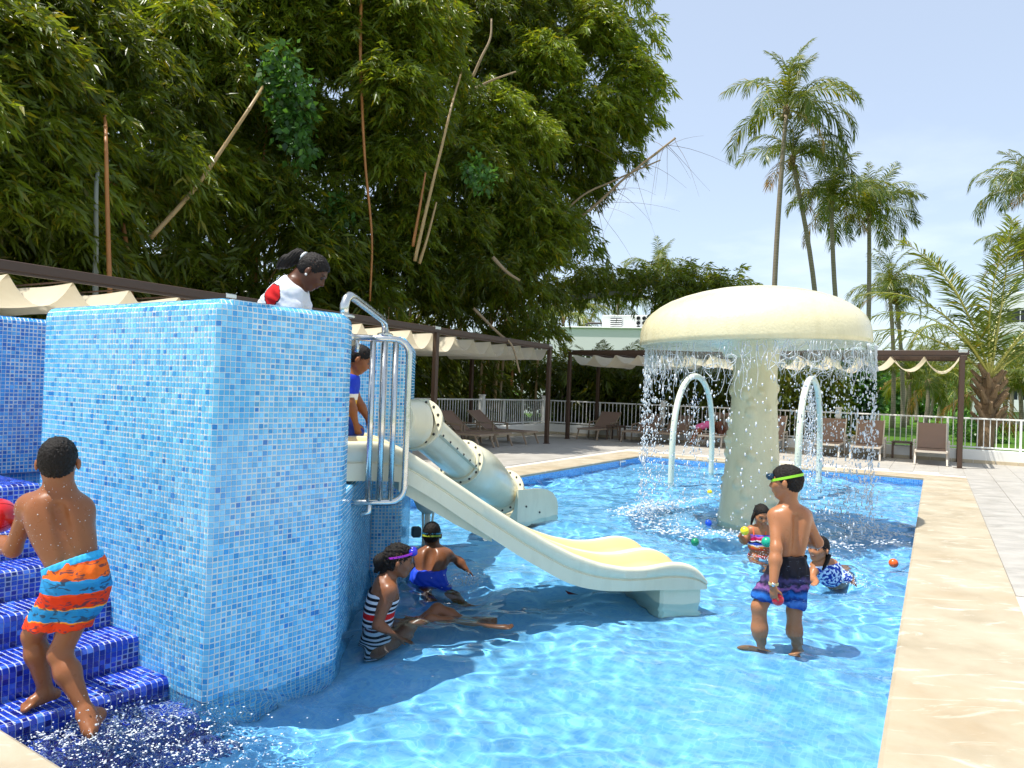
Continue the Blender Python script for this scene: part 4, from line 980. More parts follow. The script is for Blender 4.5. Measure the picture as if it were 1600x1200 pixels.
def foliage(name, P_, D_, mat, parent, tone, leafscale=1.0, protos=PLUMES, seed=0, tonevar=.18, yellow=.12):
    """P_ spray roots (m,3), D_ horizontal-ish outward directions (m,3)"""
    r = np.random.default_rng(seed); m = len(P_); outs = [[], []]; Vs = []; Cs = []
    kind = r.integers(0, len(protos), m)
    for k in range(len(protos)):
        sel = np.where(kind == k)[0]
        if not len(sel): continue
        st, d, L, W, side = protos[k]; q = len(sel)
        ax = unit(D_[sel]*np.array((1, 1, .5)) + r.normal(0, .25, (q, 3))); up = np.array((0, 0, 1.)); yv = unit(np.cross(up, ax)); zv = np.cross(ax, yv)
        zv = unit(zv*.35 + up*.65); s_ = leafscale*(.75+.5*r.random(q))
        B = np.stack([ax, yv, zv], 2)                       # columns
        base = np.einsum('qij,nj->qni', B, st)*s_[:, None, None] + P_[sel][:, None]
        dd = unit(np.einsum('qij,nj->qni', B, d)); sd = unit(np.einsum('qij,nj->qni', B, side))
        LL = (L[None]*s_[:, None]*(.85+.3*r.random((q, len(L))))); 
        t_ = tone[sel][:, None]*(1+tonevar*r.standard_normal((q, len(L)))); t_ = np.clip(t_, .3, 2.2)
        yl = (r.random((q, len(L))) < yellow)*.6
        col = np.stack([t_*(1+yl), t_*(1+.15*yl), t_*(1-.4*yl)], -1)
        V, F_, _ = leaf_cloud(base.reshape(-1, 3), dd.reshape(-1, 3), LL.ravel(), LL.ravel()*.10, sd.reshape(-1, 3), None)
        Vs.append(V); Cs.append(col.reshape(-1, 3))
    V = np.concatenate(Vs); col = np.concatenate(Cs)
    o = obj(name, mesh_data(name, V, np.arange(len(V)).reshape(-1, 4), mat, col=np.clip(col, 0, 3)), parent); o['kind'] = 'stuff'; return o
def blob_points(c, R, n, r, shell=.65, squash=(1, 1, 1)):
    d = unit(r.standard_normal((n, 3))); rad = R*(shell+(1-shell)*r.random(n)**.6)*(1+.18*r.standard_normal(n)); p = np.array(c) + d*rad[:, None]*np.array(squash); return p, d
# masses of foliage: (px, py, distance, radius, tone) measured on the photograph, placed at their own depth
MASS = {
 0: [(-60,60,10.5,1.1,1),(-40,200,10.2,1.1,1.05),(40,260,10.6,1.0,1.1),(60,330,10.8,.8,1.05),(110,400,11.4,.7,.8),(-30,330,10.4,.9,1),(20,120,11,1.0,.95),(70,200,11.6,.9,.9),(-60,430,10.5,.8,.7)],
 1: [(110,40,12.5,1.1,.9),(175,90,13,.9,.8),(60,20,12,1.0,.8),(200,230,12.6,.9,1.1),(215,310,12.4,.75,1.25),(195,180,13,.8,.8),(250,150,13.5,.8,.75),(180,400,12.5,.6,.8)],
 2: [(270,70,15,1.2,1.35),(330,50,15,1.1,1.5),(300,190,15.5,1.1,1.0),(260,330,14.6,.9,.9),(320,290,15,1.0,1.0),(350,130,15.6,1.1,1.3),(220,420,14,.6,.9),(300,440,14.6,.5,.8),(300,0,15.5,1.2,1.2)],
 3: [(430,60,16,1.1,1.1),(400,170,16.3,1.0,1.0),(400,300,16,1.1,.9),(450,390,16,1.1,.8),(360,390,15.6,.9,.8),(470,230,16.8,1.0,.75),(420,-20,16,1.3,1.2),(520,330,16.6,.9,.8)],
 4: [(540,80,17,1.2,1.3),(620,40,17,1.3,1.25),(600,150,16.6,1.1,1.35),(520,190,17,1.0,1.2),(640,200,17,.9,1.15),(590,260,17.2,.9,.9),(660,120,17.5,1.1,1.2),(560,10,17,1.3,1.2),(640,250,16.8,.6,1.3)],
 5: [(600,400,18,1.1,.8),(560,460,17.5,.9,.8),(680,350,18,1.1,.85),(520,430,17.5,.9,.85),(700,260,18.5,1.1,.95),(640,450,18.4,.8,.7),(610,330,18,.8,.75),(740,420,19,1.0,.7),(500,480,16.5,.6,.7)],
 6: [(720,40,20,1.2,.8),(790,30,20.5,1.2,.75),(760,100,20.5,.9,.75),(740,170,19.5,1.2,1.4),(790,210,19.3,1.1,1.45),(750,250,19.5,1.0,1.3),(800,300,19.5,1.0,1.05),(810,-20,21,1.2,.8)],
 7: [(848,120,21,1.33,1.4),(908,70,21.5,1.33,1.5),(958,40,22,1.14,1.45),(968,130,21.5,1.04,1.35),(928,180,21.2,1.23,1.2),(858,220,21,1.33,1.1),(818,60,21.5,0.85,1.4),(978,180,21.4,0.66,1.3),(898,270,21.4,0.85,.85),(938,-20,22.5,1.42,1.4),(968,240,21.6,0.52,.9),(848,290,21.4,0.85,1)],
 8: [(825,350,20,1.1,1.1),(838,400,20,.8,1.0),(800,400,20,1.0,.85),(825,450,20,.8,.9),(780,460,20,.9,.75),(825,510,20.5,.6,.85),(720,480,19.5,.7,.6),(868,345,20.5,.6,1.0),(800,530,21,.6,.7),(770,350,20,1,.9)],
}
BASES = {0: (-8.6, 10.6), 1: (-7.8, 12.9), 2: (-7.2, 15.6), 3: (-6.4, 17.4), 4: (-4.6, 19.2), 5: (-3.4, 20.6), 6: (-2.0, 22.3), 7: (.2, 24.6), 8: (-.6, 23.2)}
BLAB = ['near bamboo clump at the left edge above the pergola', 'bamboo clump with an orange culm and a grey trunk', 'sunlit yellow green bamboo clump with holes of sky', 'bamboo clump crossed by a long diagonal tan culm',
 'tall bright bamboo clump with one thin upright brown culm', 'dark bamboo clump behind the woman leaning over the tower', 'tall bamboo clump with pale leaning culms against dark shade', 'bamboo clump billowing out against the sky at the right end', 'low dark bamboo clump above the last left pergola bay']
rb = np.random.default_rng(21)
tot = 0; CL = {}
for k, masses in MASS.items():
    bx, by = BASES[k]; o = empty('bamboo_clump', (bx, by, .02), label=BLAB[k], cat='bamboo', group='bamboo clumps behind the left fence'); CL[k] = o
    PP = []; DD = []; TT = []
    for (px, py, d_, R, tn) in masses:
        c = np.array(at(px, py, d_)); 
        # a mass is a handful of hanging lobes
        nl_ = max(3, int(5.2*R)); 
        for q in range(nl_):
            dv_ = unit(rb.standard_normal(3)); dv_[2] = abs(dv_[2])*.9-.25; lc = c + dv_*R*.75*np.array((1, 1, .9)); lr = R*(.25+.15*rb.random())
            n = int(46*lr**2/.12) ; n = max(22, min(130, n))
            p_, dd_ = blob_points(lc, lr, n, rb, .35, (1, 1, 1.15)); dd_ = dd_*np.array((1, 1, .35)) + unit(np.array((lc-c)))[None]*.5*np.array((1, 1, .2))
            PP.append(p_); DD.append(dd_); TT.append(np.full(n, tn*(1+.14*rb.standard_normal())))
    PP = np.concatenate(PP); DD = np.concatenate(DD); TT = np.concatenate(TT)
    tn_ = np.clip(.22+.78*TT, .6, 1.6)  # leaf colour lightened on sunlit masses, darkened on shaded ones
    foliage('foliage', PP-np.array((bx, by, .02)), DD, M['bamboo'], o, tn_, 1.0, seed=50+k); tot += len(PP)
    # culms: from the base up into the masses
    for q in range(6):
        ms = masses[rb.integers(len(masses))]; e = np.array(at(ms[0], ms[1], ms[2]+.3)); s_ = np.array((bx+rb.normal(0, .5), by+rb.normal(0, .5), .0)); mid = (s_*.55+e*.45); mid[:2] = s_[:2]*.8+e[:2]*.2; mid[2] = e[2]*.55
        pts = bez([s_-np.array((bx, by, .02)), mid-np.array((bx, by, .02)), e-np.array((bx, by, .02))], 6)
        MB().tube(pts, [.05-.03*i/(len(pts)-1) for i in range(len(pts))], 7).build('culm', M[['culm', 'culm', 'culm2', 'culmd'][rb.integers(4)]], o, smooth=True)
# dense foliage behind the visible masses, leaf colour darkened as deep shade
back = empty('bamboo_thicket', (-6, 22, 0), label='deep shaded bamboo thicket filling the dark gaps behind the clumps', cat='bamboo', kind='stuff')
P_ = []; D_ = []
for i in range(1500):      # unseen bamboo foliage added above the picture to shade the thicket below
    px = rb.uniform(-160, 800); f = (px+120)/1050; P_.append(at(px, rb.uniform(-480, -140), 16.5+f*7+rb.uniform(0, 5))); D_.append((rb.normal(), rb.normal()-.5, rb.normal()*.3))
for i in range(3400):
    px = rb.uniform(-120, 930); f = (px+120)/1050; d_ = 17.5+f*10.5 + rb.uniform(-.4, 2.6); top = -160 if px < 830 else 240; py = rb.uniform(top, 600)
    if 195 < px < 345 and (370 < py < 450) and rb.random() < .75: continue
    if 225 < px < 275 and (20 < py < 90): continue
    if px > 860 and py < 300: continue
    if px > 845 and py > 395: continue
    P_.append(at(px, py, d_)); D_.append((rb.normal(), rb.normal()-.5, rb.normal()*.3))
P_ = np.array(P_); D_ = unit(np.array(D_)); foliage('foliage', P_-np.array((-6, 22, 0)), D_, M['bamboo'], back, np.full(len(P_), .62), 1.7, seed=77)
# second, thicker layer low down behind the fence, leaves darkened likewise
P_ = []; D_ = []
for i in range(2600):
    t = rb.uniform(-1, 21); s_ = rb.uniform(.9, 3.2); q = FC + eL*t + Vector((-.865, .502, 0))*s_; P_.append((q.x, q.y, rb.uniform(.2, 3.0+.09*t))); D_.append((rb.normal()+.4, rb.normal()-.5, rb.normal()*.3))
for i in range(1500):
    t = rb.uniform(-1, 8.5); s_ = rb.uniform(.7, 3.0); q = FC + eR*t + Vector((.5025, .8646, 0))*s_; P_.append((q.x, q.y, rb.uniform(.2, 2.75))); D_.append((rb.normal(), rb.normal()-.5, rb.normal()*.3))
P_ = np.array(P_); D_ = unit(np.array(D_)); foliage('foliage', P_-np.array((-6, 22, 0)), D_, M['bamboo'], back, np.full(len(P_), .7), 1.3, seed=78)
# single culms that read in the photograph
def culm(name, px, mat, r0, label=None, parent=None, nodes=True):
    pts = [at(*q) for q in px]; pts = bez(pts, 6); mb = MB(); n = len(pts); mb.tube(pts, [r0*(1-.45*i/(n-1)) for i in range(n)], 8)
    o = mb.build(name, mat, None, smooth=True)
    if parent: o.parent = parent; o.matrix_parent_inverse = Matrix.Translation(-parent.location)
    if nodes:
        nb = MB(); L = 0
        for i in range(1, n):
            L += (pts[i]-pts[i-1]).length
            if L > .38: L = 0; d_ = (pts[i]-pts[i-1]).normalized(); nb.tube([pts[i]-d_*.008, pts[i]+d_*.008], r0*(1-.45*i/(n-1))*1.18, 8)
        if nb.n: x = nb.build('node', mat, None); x['kind'] = 'stuff'; x.parent = o if not parent else o; x.matrix_parent_inverse = o.matrix_parent_inverse.inverted() if not parent else Matrix.Identity(4)
    return o
culm('culm', [(172, 470, 10.6), (168, 330, 10.6), (165, 200, 10.8), (162, 150, 14)], M['culm2'], .036, parent=CL[1])
culm('culm', [(149, 470, 10.8), (150, 380, 10.8), (151, 282, 10.9), (158, 240, 12.5)], M['greytrunk'], .042, parent=CL[1])
culm('culm', [(235, 372, 12.4), (300, 300, 12.7), (352, 226, 13), (404, 147, 13.5), (420, 118, 17)], M['culm'], .042, parent=CL[3])
culm('culm', [(566, -40, 15.6), (563, 60, 15.6), (566, 170, 15.6), (571, 260, 15.6), (581, 372, 15.7), (578, 470, 15.9)], M['culm2'], .038, parent=CL[4])
culm('culm', [(648, 408, 15.4), (668, 320, 15.4), (690, 230, 15.4), (707, 160, 15.6), (722, 110, 17.3)], M['culm'], .038, parent=CL[6])
culm('culm', [(655, 412, 15.6), (668, 370, 15.6), (682, 316, 15.7)], M['culm'], .036, parent=CL[6])
culm('culm', [(738, 122, 18.2), (752, 90, 18.2), (766, 60, 18.3), (768, 30, 18.4)], M['culmd'], .04, parent=CL[6])
culm('culm', [(738, 140, 18), (770, 125, 18), (806, 112, 18.1)], M['culmd'], .035, parent=CL[6])
culm('culm', [(645, 385, 15.5), (655, 330, 15.5), (665, 270, 15.6)], M['culm2'], .034, parent=CL[5])
culm('culm', [(740, 482, 17.3), (778, 520, 17.2), (800, 540, 17.1), (812, 582, 17.0)], M['culmd'], .035, parent=CL[8])
culm('culm', [(770, 402, 17.0), (792, 425, 17), (812, 438, 17)], M['culmd'], .045, parent=CL[8])
dead = culm('dead_culm', [(760, 470, 20.5), (850, 383, 20.4), (925, 325, 20.3), (980, 275, 20.2), (1055, 216, 20.0)], M['culmd'], .05)
tag(dead, 'long bare dead bamboo culm with fine twigs pointing up right into the sky', 'bamboo culm')
dead2 = culm('dead_culm', [(800, 430, 20.6), (895, 318, 20.5), (960, 282, 20.4), (1032, 250, 20.2)], M['culmd'], .036); tag(dead2, 'thinner dead bamboo culm just above the longest bare one', 'bamboo culm')
mb = MB(); r3 = np.random.default_rng(12)
for i in range(30):
    f = .45+.55*r3.random(); x = 925+130*((f-.45)/.55); y = 325-109*((f-.45)/.55); p0 = at(x, y, 20.1); pts = [p0]; v = Vector((r3.normal()*.35+.15, r3.normal()*.2, .35*r3.normal()))
    for k in range(6): v = v + Vector((r3.normal()*.05, 0, -.07)); pts.append(pts[-1]+v*.42)
    mb.tube(pts, [.008, .007, .006, .005, .004, .003, .002], 3, cap=False)
tw = mb.build('twigs', M['twig'], dead); tw.matrix_parent_inverse = Matrix.Identity(4); tw['kind'] = 'stuff'
# broad-leaved vine
def broad_cloud(name, pts_, R_, n, leaf, parent, tone=1., seed=0, mat='broad', down=.5):
    r = np.random.default_rng(seed); Vs = []; Cs = []
    for c, R in zip(pts_, R_):
        p_, d_ = blob_points(c, R, n, r, .55); d = unit(d_*.5 + np.array((0, 0, -down)) + r.normal(0, .45, p_.shape)); sd = unit(np.cross(d, r.standard_normal(p_.shape)+d_*1.4))
        L = leaf*(.6+.7*r.random(n)); mid = p_ + d*(L*.35)[:, None]; W = L*.36; t_ = tone*(1+.25*r.standard_normal(n))
        V = np.stack([p_, mid+sd*W[:, None], p_+d*L[:, None], mid-sd*W[:, None]], 1).reshape(-1, 3); Vs.append(V); Cs.append(np.clip(np.stack([t_, t_, t_], 1), .3, 2))
    V = np.concatenate(Vs); o = obj(name, mesh_data(name, V, np.arange(len(V)).reshape(-1, 4), M[mat], col=np.concatenate(Cs)), parent); o['kind'] = 'stuff'; return o
vine = empty('climbing_vine', label='dark green heart-leaved vine hanging in the bamboo above the woman', cat='vine')
broad_cloud('leaves', [np.array(at(px, py, 14.2)) for px, py in ((440, 90), (425, 120), (460, 130), (445, 160), (470, 170), (462, 205), (470, 235), (452, 190))], [.34]*8, 130, .15, vine, 1.1, 3)
vine2 = empty('climbing_vine', label='small patch of vine leaves low in the bamboo right of the woman', cat='vine')
broad_cloud('leaves', [np.array(at(px, py, 15.8)) for px, py in ((520, 320), (535, 335), (505, 390), (742, 262), (755, 280))], [.3]*5, 90, .14, vine2, 1.2, 4)
# far branch reaching right above the white building
br = empty('overhanging_branch', (1, 27, 0), label='dark leafy branch reaching right above the white building', cat='branch'); br.location = (0, 0, 0)
MB().tube(bez([at(850, 470, 24), at(930, 462, 24), at(975, 458, 24), at(1040, 470, 24), at(1110, 465, 24)], 5), [.10-.004*i for i in range(21)], 7).build('limb', M['greytrunk'], br, smooth=True)
P_ = []; D_ = []
for (px, py, R) in ((905, 425, .6), (935, 440, .5), (975, 438, .45), (1005, 436, .5), (1040, 440, .6), (1075, 450, .55), (1105, 452, .45), (1140, 444, .35), (1055, 468, .35), (880, 455, .5), (1090, 434, .35)):
    p_, d_ = blob_points(at(px, py, 24+.4*rb.standard_normal()), R, 60, rb, .2, (1.2, 1.2, .8)); P_.append(p_); D_.append(d_)
foliage('foliage', np.concatenate(P_), np.concatenate(D_), M['bamboo'], br, np.full(sum(map(len, P_)), 1.05), 1.0, seed=91)
# shrubs behind the far fence
shr = [(905, 614, 25.5, .85, .9), (960, 612, 25.5, .9, .9), (1030, 604, 25, .95, .85), (1085, 600, 24, 1.1, .8), (1120, 590, 24.5, 1.2, .8), (1235, 605, 23.5, 1.1, .95), (1290, 598, 23.5, 1.15, 1.1), (1335, 612, 23.5, .85, 1.0)]
wh = ['behind the left end of the far pergola', 'between the two leftmost far loungers', 'behind the left curtain of falling water', 'behind the left spray arch', 'behind the mushroom stem', 'right of the mushroom stem', 'behind the right spray arch', 'left of the fence pillar by the lawn', 'low at the open end of the lawn']
for k, (px, py, d_, R, tn) in enumerate(shr):
    c = np.array(at(px, py, d_)); o = empty('shrub', (c[0], c[1], .02), label='dark broad-leaved shrub '+wh[k], cat='shrub', group='shrubs behind the far fence')
    cs = []; Rs = []
    for q in range(9): dv_ = unit(rb.standard_normal(3)); cs.append(c - np.array((c[0], c[1], .02)) + dv_*R*.6*np.array((1, 1, 1.0))); Rs.append(R*.5)
    cs.append(np.array((0, 0, .6))); Rs.append(R*.6); broad_cloud('foliage', cs, Rs, 300, .17, o, tn, 100+k, down=.1)
    MB().tube([(0, 0, 0), (.05, 0, c[2]*.8)], [.06, .03], 6).build('stem', M['greytrunk'], o)
# feathery palms (areca) over the pergola beam
for k, (px, py, d_) in enumerate([(878, 572, 24.8), (925, 574, 25.2), (968, 576, 25.2), (1000, 566, 26)]):
    b_ = pb(px, d_); palm('feathery dark palm %s behind the far pergola corner' % ['nearest the left post,', 'with upright fronds', 'left of centre, leaning right,', 'with lighter fronds'][k], b_, (b_[0], b_[1], at(px, py, d_).z-.6), (.05, 0), .42, 16, 80+k, .06, .05, nuts=0, name='areca_palm', group='feathery palms behind the far pergola')
# low far tree line across the lawn
P_ = []; cs = []; Rs = []
far = empty('far_treeline', label='low hazy green tree line far across the lawn', cat='trees', kind='stuff')
for i in range(90):
    px = rb.uniform(1150, 1700); d_ = rb.uniform(95, 125); q = at(px, 622, d_); cs.append(np.array((q.x, q.y, rb.uniform(.5, 5.0)))); Rs.append(rb.uniform(1.6, 3.0))
broad_cloud('foliage', cs, Rs, 130, .8, far, 1.5, 200, down=0)
cs = []; Rs = []
for i in range(60):
    px = rb.uniform(840, 1250); d_ = rb.uniform(70, 90); q = at(px, 615, d_); cs.append(np.array((q.x, q.y, rb.uniform(.5, 4.5)))); Rs.append(rb.uniform(1.4, 2.6))
broad_cloud('foliage', cs, Rs, 120, .7, far, 1.1, 201, down=0)
hd = empty('clipped_bush', label='rounded green bush beside the big fence palm', cat='bush'); q = at(1522, 655, 30); broad_cloud('foliage', [np.array((q.x+dx, q.y, .5+dz)) for dx, dz in ((0, 0), (.5, .1), (-.4, 0), (.9, -.1))], [.6]*4, 500, .12, hd, 1.3, 300, down=0)
# ================================================================ PEOPLE (smooth implicit bodies)
class SDF:
    def __init__(s): s.pr = []; s.cut = []; s.sub = []
    def cap(s, a, b, ra, rb=None, k=.02): s.pr.append(('c', np.array(a, float), np.array(b, float), ra, ra if rb is None else rb, k)); return s
    def ell(s, c, r, R=None, k=.025): s.pr.append(('e', np.array(c, float), np.array(r, float), np.eye(3) if R is None else np.array(R, float), None, k)); return s
    def carve(s, c, r, k=.01): s.sub.append((np.array(c, float), r, k)); return s
    def half(s, p, n): n = np.array(n, float); s.cut.append((np.array(p, float), n/np.linalg.norm(n))); return s       # keeps the side against n
    def off(s, d, only=None):
        o = SDF()
        for q in s.pr:
            if q[0] == 'c': o.pr.append(('c', q[1], q[2], q[3]+d, q[4]+d, q[5]))
            else: o.pr.append(('e', q[1], q[2]+d, q[3], None, q[5]))
        return o
    def mesh(s, res):
        lo = np.full(3, 1e9); hi = -lo
        for q in s.pr:
            if q[0] == 'c': r = max(q[3], q[4]); lo = np.minimum(lo, np.minimum(q[1], q[2])-r); hi = np.maximum(hi, np.maximum(q[1], q[2])+r)
            else: r = q[2].max(); lo = np.minimum(lo, q[1]-r); hi = np.maximum(hi, q[1]+r)
        lo -= 3*res; hi += 3*res; n = np.ceil((hi-lo)/res).astype(int)+1; f = np.full(n, .05, np.float32)
        ax = [lo[i]+res*np.arange(n[i]) for i in range(3)]
        for q in s.pr:
            m = .045 + q[5]
            if q[0] == 'c': r = max(q[3], q[4]); a = np.minimum(q[1], q[2])-r-m; b = np.maximum(q[1], q[2])+r+m
            else: r = q[2].max(); a = q[1]-r-m; b = q[1]+r+m
            i0 = np.maximum(0, np.floor((a-lo)/res).astype(int)); i1 = np.minimum(n, np.ceil((b-lo)/res).astype(int)+1)
            X = ax[0][i0[0]:i1[0], None, None]; Y = ax[1][None, i0[1]:i1[1], None]; Z = ax[2][None, None, i0[2]:i1[2]]
            if q[0] == 'c':
                A, B = q[1], q[2]; d = B-A; L = max(1e-9, d@d); h = np.clip(((X-A[0])*d[0]+(Y-A[1])*d[1]+(Z-A[2])*d[2])/L, 0, 1)
                D = np.sqrt((X-A[0]-d[0]*h)**2+(Y-A[1]-d[1]*h)**2+(Z-A[2]-d[2]*h)**2) - (q[3]+(q[4]-q[3])*h)
            else:
                R = q[3]; x, y, z = X-q[1][0], Y-q[1][1], Z-q[1][2]; u = [(R[0][i]*x+R[1][i]*y+R[2][i]*z) for i in range(3)]
                k0 = np.sqrt(sum((u[i]/q[2][i])**2 for i in range(3))); k1 = np.sqrt(sum((u[i]/q[2][i]**2)**2 for i in range(3))); D = k0*(k0-1)/np.maximum(k1, 1e-6)
            S_ = tuple(slice(i0[i], i1[i]) for i in range(3)); g = f[S_]; k = q[5]; h = np.maximum(k-np.abs(g-D), 0)/k; f[S_] = np.minimum(g, D)-h*h*k*.25
        X, Y, Z = ax[0][:, None, None], ax[1][None, :, None], ax[2][None, None, :]
        for c, r, k in s.sub:
            i0 = np.maximum(0, np.floor((c-r-.04-lo)/res).astype(int)); i1 = np.minimum(n, np.ceil((c+r+.04-lo)/res).astype(int)+1); S_ = tuple(slice(i0[i], i1[i]) for i in range(3))
            D = r-np.sqrt((X[S_[0]]-c[0])**2+(Y[:, S_[1]]-c[1])**2+(Z[:, :, S_[2]]-c[2])**2); g = f[S_]; h = np.maximum(k-np.abs(g-D), 0)/k; f[S_] = np.maximum(g, D)+h*h*k*.25
        for p, nn in s.cut: f = np.maximum(f, ((X-p[0])*nn[0]+(Y-p[1])*nn[1]+(Z-p[2])*nn[2]).astype(np.float32))
        return nets(f, lo, res)
def nets(f, lo, res):
    ins = f < 0; nx, ny, nz = f.shape; cnt = np.zeros((nx-1, ny-1, nz-1), np.int32); acc = np.zeros((3, nx-1, ny-1, nz-1), np.float32)
    sl = lambda a, o, d: slice(o, (a-1)+o)
    for axis in range(3):
        sh = [0, 0, 0]; sh[axis] = 1
        A = f[tuple(slice(0, f.shape[i]-sh[i]) for i in range(3))]; B = f[tuple(slice(sh[i], f.shape[i]) for i in range(3))]
        cr = (A < 0) != (B < 0); t = np.where(cr, A/np.where(cr, A-B, 1), 0).astype(np.float32); oth = [i for i in range(3) if i != axis]
        for a in (0, 1):
            for b in (0, 1):
                ix = [None]*3; ix[axis] = slice(0, f.shape[axis]-1); ix[oth[0]] = slice(a, f.shape[oth[0]]-1+a); ix[oth[1]] = slice(b, f.shape[oth[1]]-1+b)
                c = cr[tuple(ix)]; cnt += c; acc[axis] += np.where(c, t[tuple(ix)], 0); acc[oth[0]] += c*a; acc[oth[1]] += c*b
    m = cnt > 0; idx = np.full(m.shape, -1, np.int64); idx[m] = np.arange(m.sum()); I, J, K = np.nonzero(m)
    P_ = np.stack([acc[0][m]/cnt[m]+I, acc[1][m]/cnt[m]+J, acc[2][m]/cnt[m]+K], 1)*res + lo
    F_ = []
    for axis in range(3):
        oth = [(axis+1) % 3, (axis+2) % 3]; sh = [0, 0, 0]; sh[axis] = 1
        A = ins[tuple(slice(0, f.shape[i]-sh[i]) for i in range(3))]; B = ins[tuple(slice(sh[i], f.shape[i]) for i in range(3))]; e = np.argwhere(A != B)
        e = e[(e[:, oth[0]] > 0) & (e[:, oth[1]] > 0) & (e[:, oth[0]] < f.shape[oth[0]]-1) & (e[:, oth[1]] < f.shape[oth[1]]-1)]
        q = []
        for a, b in ((1, 1), (0, 1), (0, 0), (1, 0)):
            c = e.copy(); c[:, oth[0]] -= a; c[:, oth[1]] -= b; q.append(idx[c[:, 0], c[:, 1], c[:, 2]])
        q = np.stack(q, 1); fl = ~A[e[:, 0], e[:, 1], e[:, 2]]; q[fl] = q[fl][:, ::-1]; F_.append(q)
    return P_, np.concatenate(F_)
def relax(P_, F_, it=2, lam=.5):
    n = len(P_); e = np.concatenate([F_[:, [0, 1]], F_[:, [1, 2]], F_[:, [2, 3]], F_[:, [3, 0]]]); e = np.concatenate([e, e[:, ::-1]]); deg = np.bincount(e[:, 0], minlength=n)[:, None]
    for _ in range(it):
        a = np.stack([np.bincount(e[:, 0], P_[e[:, 1], i], minlength=n) for i in range(3)], 1)/np.maximum(deg, 1); P_ = P_ + lam*(a-P_)
    return P_
def vnorm(P_, F_):
    nf = np.cross(P_[F_[:, 2]]-P_[F_[:, 0]], P_[F_[:, 3]]-P_[F_[:, 1]]); n = np.zeros_like(P_)
    for k in range(4): 
        for i in range(3): n[:, i] += np.bincount(F_[:, k], nf[:, i], minlength=len(P_))
    return unit(n)
def N3(v): v = np.array(v, float); return v/np.linalg.norm(v)
def frame(f, u):
    f = N3(f); u = np.array(u, float); u = N3(u-f*(u@f)); r = np.cross(f, u); return np.stack([r, f, u], 1)      # columns right, forward, up
def sdf_obj(name, S, res, mat, parent, org, paint=None, disp=None, it=1, base=(1, 1, 1)):
    P_, F_ = S.mesh(res); P_ = relax(P_, F_, it)
    if disp is not None: P_ = P_ + vnorm(P_, F_)*disp(P_)[:, None]
    col = np.tile(np.array(base, float), (len(P_), 1))
    for q in (paint or []):
        c, r, cc = np.array(q[0]), q[1], np.array(q[2]); sc = q[3] if len(q) > 3 else None
        d = P_-c
        if sc is not None: d = np.einsum('ji,nj->ni', sc[0], d)/sc[1]; t = np.linalg.norm(d, axis=1)
        else: t = np.linalg.norm(d, axis=1)/r
        a = np.clip((1.15-t)/.35, 0, 1)[:, None]; col = col*(1-a)+cc*a
    return obj(name, mesh_data(name, P_-np.array(org), F_, mat, smooth=True, col=col), parent)
def skin(name, c, rough=.38, wet=.5):
    m = NT(name, rough=rough, coat=wet*.12, coatr=.18, sss=.06, spec=.30); p = m.pos(); m.b.inputs['Subsurface Radius'].default_value = (.012, .005, .003)
    v = m.noise(p, 9, 5, .6); cc = m.mix(v, tuple(x*.86 for x in c), tuple(min(1, x*1.12) for x in c)); g = m.n('ShaderNodeMix', data_type='RGBA', blend_type='MULTIPLY'); g.inputs[0].default_value = 1; m.t.links.new(cc, g.inputs[6]); m.t.links.new(m.attr(), g.inputs[7])
    m.set(color=g.outputs[2], rough=m.ramp(m.noise(p, 34, 4), [(.35, rough*.7), (.65, rough*1.25)])); m.bump(m.noise(p, 130, 3), .12, .0015); return m.m
m = NT('black_hair', rough=.5, spec=.22); p = m.pos(); st_ = m.noise(m.scale(p, (1, 1, .25)), 260, 3, .6); m.set(color=m.mix(st_, (.004, .0035, .003), (.022, .016, .012)), rough=m.ramp(st_, [(.3, .38), (.7, .7)])); m.bump(st_, .9, .006); M['hair'] = m.m
M['hairbr'] = simple('auburn_hair', (.16, .05, .025), .4, .3, 30, .5, 80)
M['eye'] = simple('eye_white', (.75, .73, .70), .15); M['iris'] = simple('eye_iris', (.03, .018, .012), .1)
HEAD = dict(top=.12)
